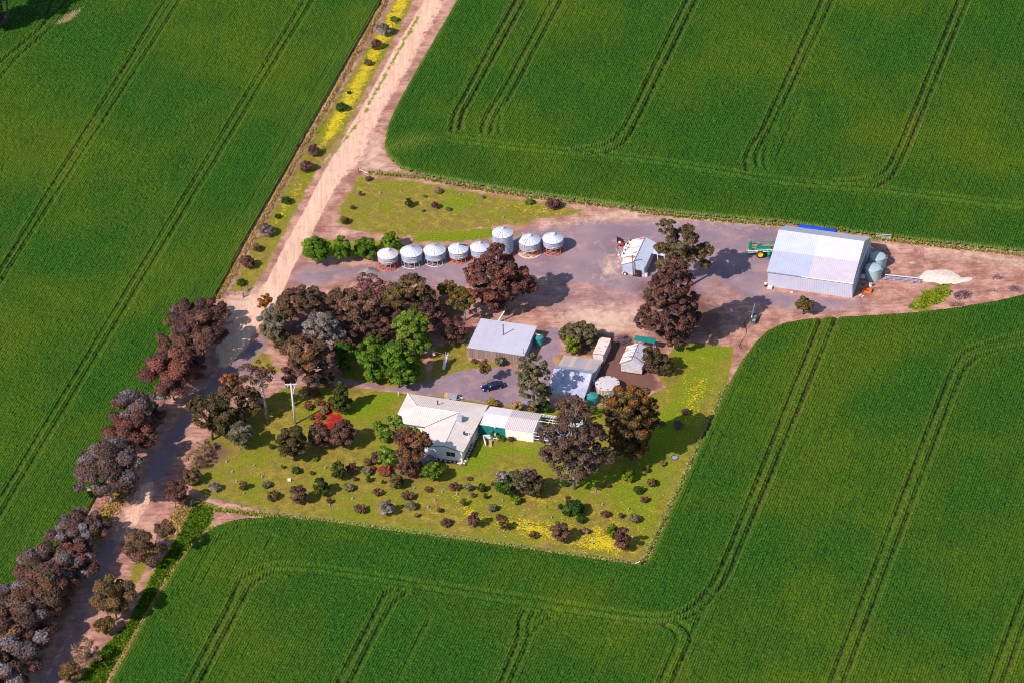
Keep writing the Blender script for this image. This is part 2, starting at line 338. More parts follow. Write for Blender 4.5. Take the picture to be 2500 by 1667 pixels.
    c = t.mix(t.math('MULTIPLY', t.ss(nS, 0.47, 0.70), 0.6), c, (0.22, 0.085, 0.075))
    c = t.mix(t.math('MULTIPLY', t.ss(nC, 0.5, 0.75), 0.45), c, (0.60, 0.35, 0.28))
    rd = t.mix(t.ss(nT, 0.35, 0.65), (0.66, 0.405, 0.28), (0.78, 0.53, 0.39))
    rd = t.mix(t.math('MULTIPLY', t.ss(nB, 0.48, 0.72), 0.65), rd, (0.48, 0.26, 0.21))
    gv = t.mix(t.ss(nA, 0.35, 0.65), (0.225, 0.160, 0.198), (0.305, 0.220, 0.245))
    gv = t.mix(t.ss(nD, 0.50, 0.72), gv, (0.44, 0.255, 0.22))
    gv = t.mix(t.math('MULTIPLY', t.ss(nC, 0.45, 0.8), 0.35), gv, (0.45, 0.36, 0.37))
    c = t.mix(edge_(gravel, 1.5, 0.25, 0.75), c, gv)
    c = t.mix(edge_(pale, 2.0, 0.25, 0.8), c, t.mix(nB, (0.50, 0.33, 0.24), (0.74, 0.53, 0.40)))
    c = t.mix(edge_(road, 1.3), c, rd)
    gr = t.mix(t.ss(nB, 0.36, 0.64), (0.195, 0.140, 0.028), (0.32, 0.255, 0.040))
    gr = t.mix(t.ss(nA, 0.40, 0.62), gr, t.mix(nC, (0.135, 0.145, 0.010), (0.25, 0.262, 0.020)))
    gr = t.mix(t.math('MULTIPLY', t.ss(nD, 0.52, 0.68), 0.7), gr, (0.24, 0.14, 0.065))
    gr = t.mix(t.math('MULTIPLY', t.ss(nC, 0.50, 0.66), 0.6), gr, (0.38, 0.32, 0.07))
    gr = t.mix(t.math('MULTIPLY', t.ss(t.math('SUBTRACT', 1.0, nC), 0.50, 0.66), 0.6), gr, (0.095, 0.085, 0.010))
    gr = t.mix(t.math('MULTIPLY', t.ss(nE, 0.50, 0.66), 0.55), gr, (0.10, 0.135, 0.008))
    c = t.mix(edge_(grass, 1.5), c, gr)
    lu = t.mix(t.ss(nC, 0.3, 0.7), (0.075, 0.125, 0.003), (0.25, 0.33, 0.012))
    lu = t.mix(t.math('MULTIPLY', t.ss(nB, 0.5, 0.7), 0.4), lu, (0.18, 0.21, 0.02))
    c = t.mix(t.math('MULTIPLY', edge_(lush, 2.0, 0.35, 0.8), 0.85), c, lu)
    c = t.mix(edge_(litter, 1.0, 0.35, 0.7), c, t.mix(nC, (0.085, 0.04, 0.036), (0.26, 0.13, 0.10)))
    vy = t.noise(g2, 2.6, 2, 0.6)
    yf = t.math('MULTIPLY', t.ss(t.math('ADD', vy, t.math('MULTIPLY', nB, 0.55)), t.math('SUBTRACT', 1.12, t.math('MULTIPLY', yellow, 0.50)), t.math('SUBTRACT', 1.20, t.math('MULTIPLY', yellow, 0.50))), t.ss(yellow, 0.02, 0.2))
    c = t.mix(yf, c, t.mix(nC, (0.42, 0.33, 0.012), (0.74, 0.57, 0.025)))
    c = t.mix(edge_(red, 3.6, 0.78, 0.92), c, t.mix(t.ss(nC, 0.3, 0.7), (0.22, 0.010, 0.012), (0.50, 0.022, 0.03)))
    nF = t.noise(g2, 5.5, 3, 0.8)
    c = t.mix(1.0, c, t.mix(t.ss(nF, 0.32, 0.68), (0.62, 0.60, 0.60), (1.32, 1.30, 1.30)), 'MULTIPLY')
    bmp = t.math('ADD', t.math('MULTIPLY', nC, 0.5), t.math('MULTIPLY', nB, 0.7))
    m['ground'] = t.fin(c, 0.92, 0.1, bump=bmp, bstr=0.5, bdist=0.18)
build_mats()
# ------------------------------------------------------------------ polygons of the place (read off the photograph, laid on the ground)
def seg_dist(X, Y, pts, closed=False):
    d = np.full(X.shape, 1e9)
    n = len(pts)
    for i in range(n if closed else n - 1):
        ax, ay = pts[i]; bx, by = pts[(i + 1) % n]
        vx, vy = bx - ax, by - ay; L = vx * vx + vy * vy + 1e-9
        t = np.clip(((X - ax) * vx + (Y - ay) * vy) / L, 0, 1)
        d = np.minimum(d, (X - ax - t * vx) ** 2 + (Y - ay - t * vy) ** 2)
    return np.sqrt(d)
def inside(X, Y, pts):
    r = np.zeros(X.shape, bool); n = len(pts); j = n - 1
    for i in range(n):
        xi, yi = pts[i]; xj, yj = pts[j]
        if yi != yj:
            c = ((yi > Y) != (yj > Y)) & (X < (xj - xi) * (Y - yi) / (yj - yi) + xi); r ^= c
        j = i
    return r
def sdf(X, Y, pts):
    d = seg_dist(X, Y, pts, True); return np.where(inside(X, Y, pts), d, -d)
def msk(X, Y, px, soft=1.2):
    return np.clip(0.5 + sdf(X, Y, wpoly(px)) / (2 * soft), 0, 1)
def line_mask(X, Y, px, w, soft=0.6):
    return np.clip(0.5 + (w - seg_dist(X, Y, wpoly(px))) / (2 * soft), 0, 1)

FIELD_L = K([(905, -90), (880, 0), (740, 248), (640, 425), (560, 565), (497, 685), (440, 790), (355, 915), (210, 1165), (88, 1375), (-60, 1640), (-300, 1640), (-300, -90)])
FIELD_T = K([(1085, -90), (1050, 0), (950, 172), (907, 250), (886, 300), (881, 340), (890, 365), (918, 390), (960, 405), (1100, 431), (1200, 447), (1280, 458), (1400, 472), (1500, 489), (1600, 499), (1800, 516), (1990, 543), (2160, 563), (2352, 583), (2600, 612), (2600, -90)])
FIELD_B = K([(215, 1640), (252, 1568), (330, 1425), (400, 1308), (430, 1265), (460, 1235), (490, 1212), (520, 1200), (560, 1192), (640, 1189), (760, 1201), (900, 1221), (1100, 1247), (1300, 1276), (1472, 1301), (1487, 1290), (1540, 1172), (1600, 1042), (1640, 952), (1674, 880), (1702, 830), (1732, 790), (1762, 762), (1800, 745), (1860, 735), (1920, 731), (2000, 728), (2100, 721), (2200, 709), (2290, 694), (2352, 679), (2600, 610), (2600, 1680), (215, 1680)])
ROADP = K([(1005, -60), (970, 0), (890, 130), (830, 240), (770, 340), (735, 400), (700, 470), (650, 560), (610, 640), (560, 690), (505, 740), (478, 830), (440, 900), (395, 950), (350, 1030), (310, 1110), (270, 1190), (225, 1260), (170, 1370), (90, 1500), (10, 1640), (110, 1640), (150, 1568), (215, 1440), (262, 1330), (292, 1260), (325, 1200), (355, 1150), (385, 1100), (415, 1040), (445, 960), (475, 920), (522, 870), (557, 830), (592, 770), (622, 720), (660, 660), (680, 610), (705, 570), (742, 500), (782, 430), (835, 375), (858, 320), (882, 270), (935, 180), (1005, 50), (1035, 0), (1070, -60)])
ROAD_SLIM = K([(1010, -60), (976, 0), (896, 130), (836, 240), (776, 340), (742, 400), (706, 470), (656, 560), (616, 640), (575, 700), (530, 745), (500, 830), (455, 900), (412, 960), (368, 1030), (330, 1110), (296, 1190), (255, 1260), (200, 1370), (125, 1500), (50, 1640), (100, 1640), (185, 1440), (235, 1330), (275, 1260), (310, 1190), (345, 1130), (395, 1040), (430, 970), (490, 900), (540, 830), (580, 770), (640, 690), (676, 610), (702, 565), (735, 500), (770, 430), (812, 370), (840, 318), (866, 268), (918, 180), (985, 50), (1012, 0), (1050, -60)])
GRAVEL = K([(668, 640), (705, 612), (860, 612), (905, 600), (1060, 590), (1130, 560), (1220, 528), (1300, 516), (1400, 508), (1500, 503), (1600, 506), (1815, 524), (1780, 600), (1760, 640), (1762, 668), (1870, 682), (1968, 690), (1990, 700), (1880, 716), (1780, 706), (1720, 690), (1640, 640), (1600, 700), (1480, 690), (1380, 660), (1240, 640), (1150, 660), (1050, 662), (900, 648), (800, 640), (700, 660)])
GRAVEL2 = K([(430, 950), (470, 905), (540, 830), (600, 770), (615, 800), (570, 845), (640, 862), (760, 866), (900, 888), (985, 870), (1060, 846), (1130, 838), (1200, 850), (1245, 800), (1262, 745), (1292, 760), (1284, 830), (1262, 890), (1235, 940), (1170, 932), (1060, 915), (960, 903), (900, 897), (750, 876), (640, 868), (545, 862), (480, 915), (440, 962), (400, 1040), (372, 1100), (330, 1100), (380, 1000)])
YARD_MIX = K([(1180, 640), (1300, 600), (1600, 600), (1760, 660), (1700, 760), (1600, 720), (1480, 760), (1290, 760), (1240, 720), (1120, 690)])
LAWN = K([(470, 1140), (640, 1182), (760, 1196), (900, 1215), (1100, 1241), (1300, 1270), (1468, 1294), (1540, 1160), (1600, 1030), (1640, 942), (1672, 878), (1686, 800), (1600, 785), (1545, 800), (1500, 870), (1480, 940), (1340, 940), (1240, 945), (1180, 935), (1060, 915), (960, 905), (900, 900), (780, 884), (650, 890), (560, 950), (470, 1010), (440, 1060), (430, 1110)])
LAWN2 = K([(985, 880), (1000, 800), (1075, 760), (1075, 830), (1190, 835), (1140, 842), (1060, 850), (985, 875), (900, 888), (780, 866), (800, 830), (900, 820), (960, 760)])
PADDOCK = K([(815, 400), (960, 412), (1100, 438), (1200, 454), (1280, 466), (1352, 480), (1340, 498), (1235, 508), (1215, 522), (1100, 530), (1000, 548), (900, 548), (800, 533), (765, 512), (772, 470), (800, 430)])
VERGE = K([(900, 10), (925, -30), (965, -30), (940, 30), (880, 140), (830, 235), (790, 310), (728, 395), (690, 468), (650, 545), (605, 630), (575, 672), (525, 672), (560, 600), (640, 455), (740, 275), (830, 130)])
VERGE_Y = K([(895, 15), (915, -30), (958, -30), (932, 30), (872, 140), (822, 235), (775, 315), (728, 345), (745, 290), (830, 140)])
VERGE_Y2 = K([(700, 400), (715, 395), (690, 450), (640, 520), (600, 560), (640, 480)])
FLOWERS = [K([(1040, 1130), (1090, 1150), (1105, 1185), (1200, 1180), (1260, 1195), (1330, 1200), (1300, 1245), (1200, 1242), (1160, 1215), (1080, 1200), (1042, 1170)]), K([(1305, 1242), (1370, 1200), (1440, 1225), (1462, 1270), (1430, 1282), (1300, 1266)]),
           K([(1225, 1130), (1290, 1145), (1280, 1165), (1215, 1160)]), K([(1060, 1235), (1200, 1246), (1195, 1256), (1060, 1246)])]
FLOWERS_P = [K([(960, 418), (1060, 432), (1120, 446), (1080, 458), (980, 440), (850, 430), (850, 415)]), K([(1130, 450), (1250, 470), (1350, 482), (1330, 500), (1220, 505), (1130, 475)]), K([(1560, 860), (1660, 850), (1640, 920), (1570, 1040), (1540, 960)]), K([(1090, 510), (1200, 500), (1210, 520), (1100, 526)])]
LUSH = [K([(1545, 795), (1690, 795), (1660, 830), (1560, 845)]), K([(1500, 960), (1560, 900), (1590, 960), (1560, 1050), (1500, 1080), (1400, 1110), (1330, 1130), (1330, 1100), (1480, 1060)]), K([(1050, 1068), (1110, 1015), (1230, 1025), (1235, 1040), (1150, 1045), (1100, 1085), (1020, 1095)]), K([(1235, 940), (1330, 930), (1400, 935), (1390, 955), (1290, 962)]),
        K([(450, 1150), (495, 1165), (485, 1205), (455, 1235), (395, 1305), (325, 1420), (240, 1568), (190, 1640), (130, 1640), (170, 1568), (230, 1490), (300, 1430), (340, 1330), (405, 1235)]), K([(960, 540), (1120, 524), (1190, 540), (1050, 556), (940, 556)]), K([(985, 470), (1060, 450), (1100, 455), (1050, 490)]), K([(690, 560), (730, 545), (800, 560), (920, 552), (930, 575), (870, 590), (700, 590)]),
        K([(930, 905), (880, 900), (780, 930), (770, 960), (860, 960), (900, 930)]), K([(2000, 545), (2030, 548), (2030, 556), (2000, 553)]), K([(760, 1190), (900, 1205), (1100, 1232), (1100, 1244), (900, 1222), (760, 1200)])]
LUSH_R = K([(1470, 985), (1530, 900), (1556, 790), (1690, 795), (1672, 878), (1600, 1038), (1540, 1165), (1478, 1280), (1420, 1200), (1330, 1130), (1380, 1090)])
PALE = [K([(1225, 512), (1330, 500), (1400, 478), (1500, 490), (1600, 502), (1800, 518), (1820, 524), (1600, 510), (1500, 506), (1400, 508), (1240, 528)]), K([(2000, 552), (2160, 570), (2352, 590), (2600, 622), (2600, 650), (2352, 618), (2200, 592), (2000, 566)]), K([(765, 525), (840, 520), (850, 535), (770, 545)]), K([(1260, 760), (1300, 700), (1480, 700), (1470, 740), (1400, 790), (1320, 745)]), K([(820, 330), (880, 310), (890, 370), (925, 395), (830, 395)]), K([(505, 690), (600, 640), (640, 690), (560, 760), (510, 760)]),
        K([(1380, 600), (1440, 570), (1425, 640), (1370, 640)])]
LITTER = [K([(600, 700), (860, 650), (1060, 660), (1090, 740), (1000, 800), (780, 830), (640, 800)]), K([(1440, 640), (1600, 640), (1700, 730), (1640, 790), (1480, 790)]), K([(430, 1010), (520, 1000), (560, 1040), (480, 1090), (420, 1120)]), K([(640, 880), (740, 880), (720, 920), (650, 910)]), K([(860, 1075), (1010, 1060), (980, 1115), (860, 1110)]), K([(1255, 1090), (1380, 1060), (1400, 1090), (1300, 1125)]),
          K([(1290, 740), (1480, 770), (1540, 880), (1480, 920), (1380, 880), (1370, 800), (1290, 800)]), K([(470, 700), (520, 700), (460, 830), (380, 960), (340, 1000), (280, 1120), (230, 1170), (340, 930)]), K([(100, 1330), (230, 1200), (230, 1250), (120, 1440), (20, 1600), (-20, 1568)]), K([(1660, 870), (1690, 790), (1715, 770), (1690, 830), (1672, 885)]), K([(760, 540), (1000, 550), (1120, 540), (1200, 545), (1060, 590), (900, 600), (860, 575), (700, 600), (740, 560)])]
RED = [K([(712, 968), (728, 942), (760, 928), (785, 938), (800, 965), (770, 990), (735, 998)]), K([(850, 1072), (905, 1062), (912, 1080), (855, 1085)])]
YARDS = [K([(1330, 880), (1330, 770), (1380, 760), (1470, 800), (1530, 890), (1450, 920)])]
GRASS_EX = [K([(560, 840), (610, 790), (640, 840), (700, 860), (600, 858)]), K([(410, 1190), (430, 1140), (470, 1150), (400, 1230)]), K([(225, 1180), (300, 1110), (260, 1190), (200, 1260)]), K([(300, 1290), (390, 1210), (330, 1330), (270, 1400)])]
GREENSTRIP = K([(960, 40), (930, 92), (890, 165), (855, 225), (838, 260)])
GREENSTRIP2 = K([(825, 280), (790, 325), (760, 360), (735, 400)])

ROAD_SHADE = [K([(500, 830), (540, 850), (470, 925), (440, 965), (405, 1040), (370, 1110), (335, 1105), (372, 1030), (415, 960)]), K([(225, 1255), (285, 1215), (262, 1290), (215, 1390), (165, 1500), (110, 1620), (50, 1620), (130, 1500), (190, 1370)])]  # shaded stretches of the lower road, their mauve shade put into the colour
RUTS = []
for q in ([(600, 700), (700, 636), (860, 632), (1060, 632), (1240, 590), (1400, 536), (1600, 520), (1760, 560)], [(1270, 820), (1275, 730), (1330, 670), (1450, 640), (1600, 640), (1740, 700)], [(1290, 740), (1400, 700), (1480, 640), (1560, 560), (1680, 540)], [(1180, 620), (1300, 650), (1420, 720), (1480, 745)]):
    RUTS += [K(q), K([(x + 14, y + 7) for x, y in q])]
RUTS_D = []
for q in ([(560, 720), (690, 655), (850, 645), (1040, 642), (1230, 610), (1380, 560)], [(1262, 850), (1262, 760), (1320, 690), (1420, 660), (1540, 655)], [(1340, 760), (1420, 740), (1470, 700), (1450, 660)], [(1700, 710), (1830, 706), (1980, 700), (2100, 660), (2300, 610)]):
    RUTS_D += [K(q), K([(x + 13, y + 8) for x, y in q])]
def ground():
    st = 0.55
    xs = np.arange(-150, 150.01, st); ys = np.arange(-140, 180.01, st)
    nx, ny = len(xs), len(ys)
    X, Y = np.meshgrid(xs, ys); X = X.ravel(); Y = Y.ravel()
    Z = np.zeros_like(X)
    # small real unevenness
    ph = rng.uniform(0, 6.28, 40); kx = rng.normal(0, 1.1, 40); ky = rng.normal(0, 1.1, 40)
    for a, b, c in zip(kx, ky, ph): Z += 0.007 * np.sin(a * X + b * Y + c)
    road = np.maximum(0.55 * msk(X, Y, ROADP, 1.2), msk(X, Y, ROAD_SLIM, 0.9))
    gravel = np.maximum(msk(X, Y, GRAVEL, 3.5), 0.95 * msk(X, Y, GRAVEL2, 1.2)); gravel = np.maximum(gravel, 0.46 * msk(X, Y, YARD_MIX, 4.0))
    road = road * (1 - 0.7 * msk(X, Y, GRAVEL2, 1.0))
    for q in ROAD_SHADE: g3 = msk(X, Y, q, 3.0); gravel = np.maximum(gravel, 0.8 * g3); road = road * (1 - 0.8 * g3)  # road shade painted in through the gravel mask
    grass = msk(X, Y, LAWN, 0.8)
    for q, am in ((LAWN2, 1), (PADDOCK, .66), (VERGE, .9)): grass = np.maximum(grass, am * msk(X, Y, q, 1.8))
    for q in GRASS_EX: grass = np.maximum(grass, 0.7 * msk(X, Y, q, 1.6))
    lush = np.zeros_like(X)
    for q in LUSH: lush = np.maximum(lush, msk(X, Y, q, 1.6))
    lush = np.maximum(lush, 0.66 * msk(X, Y, LUSH_R, 4.0)); lush = np.maximum(lush, 0.75 * msk(X, Y, K([(2085, 705), (2100, 685), (2120, 668), (2160, 655), (2190, 650), (2186, 672), (2172, 690), (2140, 705), (2130, 718), (2095, 718)]), 1.5))
    lush = np.maximum(lush, 0.8 * line_mask(X, Y, GREENSTRIP, 0.5, 1.0)); lush = np.maximum(lush, 0.6 * line_mask(X, Y, GREENSTRIP2, 0.6))
    grass = np.maximum(grass, lush)
    yel = 0.22 * msk(X, Y, LAWN, 1) + 0.15 * msk(X, Y, LUSH_R, 3) + 0.2 * msk(X, Y, K([(950, 1120), (1250, 1140), (1480, 1180), (1460, 1300), (1000, 1230)]), 4) + 0.36 * msk(X, Y, PADDOCK, 2) + 0.3 * msk(X, Y, VERGE, 1)
    yel = np.maximum(yel, 0.90 * msk(X, Y, VERGE_Y, 1.4)); yel = np.maximum(yel, 0.8 * msk(X, Y, VERGE_Y2, 1.5))
    for q in FLOWERS: yel = np.maximum(yel, 0.92 * msk(X, Y, q, 4.0))
    for q in FLOWERS_P: yel = np.maximum(yel, 0.66 * msk(X, Y, q, 4.0))
    pale = np.zeros_like(X)
    for q in PALE: pale = np.maximum(pale, 0.75 * msk(X, Y, q, 4.0))
    for q in RUTS: pale = np.maximum(pale, 0.42 * line_mask(X, Y, q, 0.22, 0.5))
    lit = np.zeros_like(X)
    for q in RUTS_D: lit = np.maximum(lit, 0.50 * line_mask(X, Y, q, 0.2, 0.45))
    for q in LITTER: lit = np.maximum(lit, 0.72 * msk(X, Y, q, 5.0))
    for q in YARDS: lit = np.maximum(lit, 0.8 * msk(X, Y, q, 1.5)); grass = grass * (1 - msk(X, Y, q, 1.2))
    lit = lit * (1 - 0.6 * msk(X, Y, ROAD_SLIM, 1.0)) * (1 - lush)
    red = np.zeros_like(X)
    for q in RED: red = np.maximum(red, 0.95 * msk(X, Y, q, 0.7))
    for (a, b) in (((1000, 1050), (680, 960)),): pass
    # wheel ruts near the feeder and across the bare corner are real grooves
    for ln in (Zm(1780, 740, 13.07, [(870, 830), (700, 1200), (540, 1560)]), Zm(1780, 740, 13.07, [(1200, 690), (1000, 1080), (890, 1250)])):
        d = seg_dist(X, Y, wpoly(ln)); Z -= 0.10 * np.exp(-(d / 0.35) ** 2)
    V = np.stack([X, Y, Z], 1)
    i = np.arange((ny - 1) * (nx - 1)); r = i // (nx - 1); c = i % (nx - 1)
    a = r * nx + c
    F = np.stack([a, a + 1, a + nx + 1, a + nx], 1)
    m1 = np.stack([road, gravel, grass, lush], 1); m2 = np.stack([yel, red, pale, lit], 1)
    cls = np.zeros(len(X), int)
    cls[grass > 0.5] = 1
    cls[(inside(X, Y, wpoly(PADDOCK)))] = 2
    cls[(inside(X, Y, wpoly(VERGE)))] = 3
    cls[gravel > 0.5] = 4
    cls[msk(X, Y, GRAVEL2, 1) > 0.5] = 5
    cls[(road > 0.5)] = 6
    fc = cls[F[:, 0]]
    names = ['ground', 'lawn', 'paddock', 'flowering_verge', 'gravel_yard', 'driveway', 'dirt_road']
    labs = ['bare red brown soil around the farm buildings and under the crops', 'mown green and yellow lawn around the white house', 'yellow flowering grass paddock behind the row of silos', 'strip of yellow flowers between the left crop and the dirt road', 'grey purple gravel yard around the silos and sheds', 'grey gravel driveway from the road to the parked car', 'pale pink dirt road running past the farm']
    cats = ['soil', 'lawn', 'paddock', 'verge', 'yard', 'driveway', 'road']
    for k in range(7):
        f = F[fc == k]; used, inv = np.unique(f, return_inverse=True)
        me = mesh_np(names[k], V[used], inv.reshape(-1, 4), True)
        add_attr(me, 'm1', m1[used]); add_attr(me, 'm2', m2[used])
        tag(link(names[k], me, MAT['ground']), labs[k], cats[k], None, 'structure')
    mb = MB(); B = 6000
    x0, x1, y0, y1 = xs[0], xs[-1], ys[0], ys[-1]
    for q in (((-B, -B), (B, -B), (B, y0), (-B, y0)), ((-B, y1), (B, y1), (B, B), (-B, B)), ((-B, y0), (x0, y0), (x0, y1), (-B, y1)), ((x1, y0), (B, y0), (B, y1), (x1, y1))):
        mb.poly([(x, y, 0.0) for x, y in q])
    tag(mb.build('farmland', MAT['crop']), 'green farmland stretching away beyond the surveyed fields', 'farmland', None, 'structure')
ground()

# ------------------------------------------------------------------ crops: a real canopy with wheel tracks pressed into it
S8 = lambda pts: Zm(1100, 0, 1.68, pts)
S4 = lambda pts: Zm(400, 1250, 1.68, pts)
S6 = lambda pts: Zm(0, 0, 3.92, pts)
def off(pts, dx, dy): return [(x + dx, y + dy) for x, y in pts]
def ext(a, b, t0, t1): return [(a[0] + (b[0] - a[0]) * t0, a[1] + (b[1] - a[1]) * t0), (a[0] + (b[0] - a[0]) * t1, a[1] + (b[1] - a[1]) * t1)]
HEAD = S8([(0, 575), (200, 600), (450, 625), (600, 632), (800, 660), (1100, 703), (1300, 742), (1600, 772), (1750, 778), (2000, 812), (2352, 852), (2600, 880)])
TR_L = [(ext((408, 0), (166, 398), -0.15, 2.2), 0.85), (ext((444, 0), (191, 398), -0.15, 2.2), 0.75), (ext((424, 0), (178, 398), -0.15, 1.2), 0.35), (ext((748, 0), (232, 845), -0.1, 1.6), 0.8), (ext((768, 0), (250, 852), -0.1, 1.6), 0.75),
        (S6([(700, -60), (600, 90), (470, 180), (390, 300), (200, 460), (0, 620), (-200, 800)]), 0.9), (S6([(620, 130), (490, 300), (380, 390), (150, 590), (0, 780)]), 0.7), (S6([(520, -20), (440, 180)]), 0.6),
        (ext((905, 120), (560, 720), 0, 1), 0.4), (K([(790, 100), (690, 270), (560, 500)]), 0.3)]
TR_T = [(S8([(290, -30), (275, 0), (165, 200), (60, 400), (15, 480), (3, 550)]), 1), (S8([(330, -30), (315, 0), (190, 220), (80, 430), (50, 470), (38, 540)]), 1), (S8([(440, -30), (425, 0), (330, 170), (215, 390), (140, 490), (128, 560)]), .85), (S8([(480, -30), (465, 0), (370, 170), (250, 400), (180, 490), (165, 560)]), .85), (S8([(205, 480), (200, 560)]), .5),
        (HEAD, 0.55), (off(HEAD, 0, 13), 0.6), (S8([(990, -30), (975, 0), (860, 230), (780, 400), (720, 520), (680, 580), (620, 610), (500, 625)]), .95), (S8([(1030, -30), (1015, 0), (900, 230), (820, 400), (760, 520), (720, 590), (660, 630), (560, 645)]), .95),
        (S8([(1543, -30), (1530, 0), (1440, 200), (1350, 400), (1280, 540), (1230, 610), (1208, 660), (1215, 710)]), .95), (S8([(1585, -30), (1572, 0), (1480, 200), (1390, 390), (1320, 530), (1275, 600), (1250, 650), (1260, 700)]), .8), (S8([(1330, 540), (1290, 620), (1285, 690), (1310, 720)]), .5), (S8([(1440, 420), (1370, 580), (1340, 650)]), .5),
        (S8([(2103, -30), (2090, 0), (2000, 220), (1930, 400), (1860, 570), (1810, 680), (1770, 725), (1700, 748), (1580, 757)]), .95), (S8([(2141, -30), (2128, 0), (2040, 210), (1970, 390), (1900, 560), (1850, 670), (1810, 740), (1750, 775)]), .95)]
TR_B = [(S4([(90, 740), (110, 700), (200, 520), (270, 400), (305, 300), (330, 275), (420, 230)]), .9), (S4([(330, 275), (420, 230), (520, 222), (650, 235), (850, 265), (1000, 290), (1250, 325), (1500, 360), (1700, 395), (1950, 435), (2080, 440), (2170, 400)]), .5), (S4([(1950, 435), (2080, 440), (2170, 400), (2240, 320), (2290, 230), (2352, 90)]) + [(2004, 787), (2010, 770)], .95),
        (S4([(135, 740), (155, 700), (240, 530), (310, 410), (345, 330), (380, 290), (460, 250)]), .9), (S4([(380, 290), (460, 250), (560, 250), (700, 270), (900, 300), (1120, 335), (1350, 375), (1600, 410), (1850, 450), (2010, 470), (2110, 455)]), .5), (S4([(1850, 450), (2010, 470), (2110, 455), (2200, 420), (2290, 310), (2352, 190)]) + [(2041, 787), (2048, 770)], .95),
        (S4([(2075, 460), (2160, 430), (2230, 360), (2270, 290)]), .5),
        (S4([(700, 740), (720, 700), (800, 550), (870, 420), (900, 350), (940, 325)]), .85), (S4([(750, 740), (770, 700), (850, 540), (930, 400), (950, 370), (1000, 335)]), .85), (S4([(940, 740), (960, 700), (1030, 550), (1090, 450)]), .5),
        (S4([(1365, 740), (1385, 700), (1440, 570), (1460, 510), (1455, 460), (1480, 410)]), .8), (S4([(1405, 740), (1425, 700), (1490, 550), (1500, 510), (1495, 460), (1520, 415)]), .8), (S4([(1500, 520), (1550, 460), (1620, 420)]), .7), (S4([(1475, 500), (1470, 450), (1500, 405)]), .4), (S4([(1515, 480), (1530, 440), (1570, 410)]), .4),
        (S4([(2020, 740), (2040, 700), (2090, 590), (2110, 530), (2090, 490), (2040, 470)]), .8), (S4([(2070, 740), (2090, 700), (2150, 560), (2165, 520), (2140, 480), (2100, 455)]), .8), (S4([(2160, 510), (2200, 440), (2260, 330)]), .7), (S4([(1755, 700), (1820, 540)]), .3),
        (S4([(120, 290), (180, 170), (260, 90), (330, 60), (430, 50)]), .5), (S4([(150, 320), (215, 200), (290, 120), (360, 92), (440, 95)]), .3), (S4([(260, 310), (290, 240), (340, 190), (420, 160)]), .4), (S4([(420, 160), (450, 110)]), .5),
        (K([(1890, 1620), (1910, 1568), (2090, 1100), (2180, 870), (2205, 825), (2230, 805), (2290, 787), (2420, 760)]), .85), (K([(1920, 1620), (1940, 1568), (2110, 1120), (2200, 880), (2225, 840), (2260, 815), (2420, 788)]), .85), (K([(2255, 1620), (2275, 1568), (2352, 1370), (2420, 1210)]), .8), (K([(2282, 1620), (2305, 1568), (2380, 1370)]), .8),
        (K([(1700, 1310), (1560, 1570)]), .2), (K([(1690, 900), (1560, 1180)]), .3)]
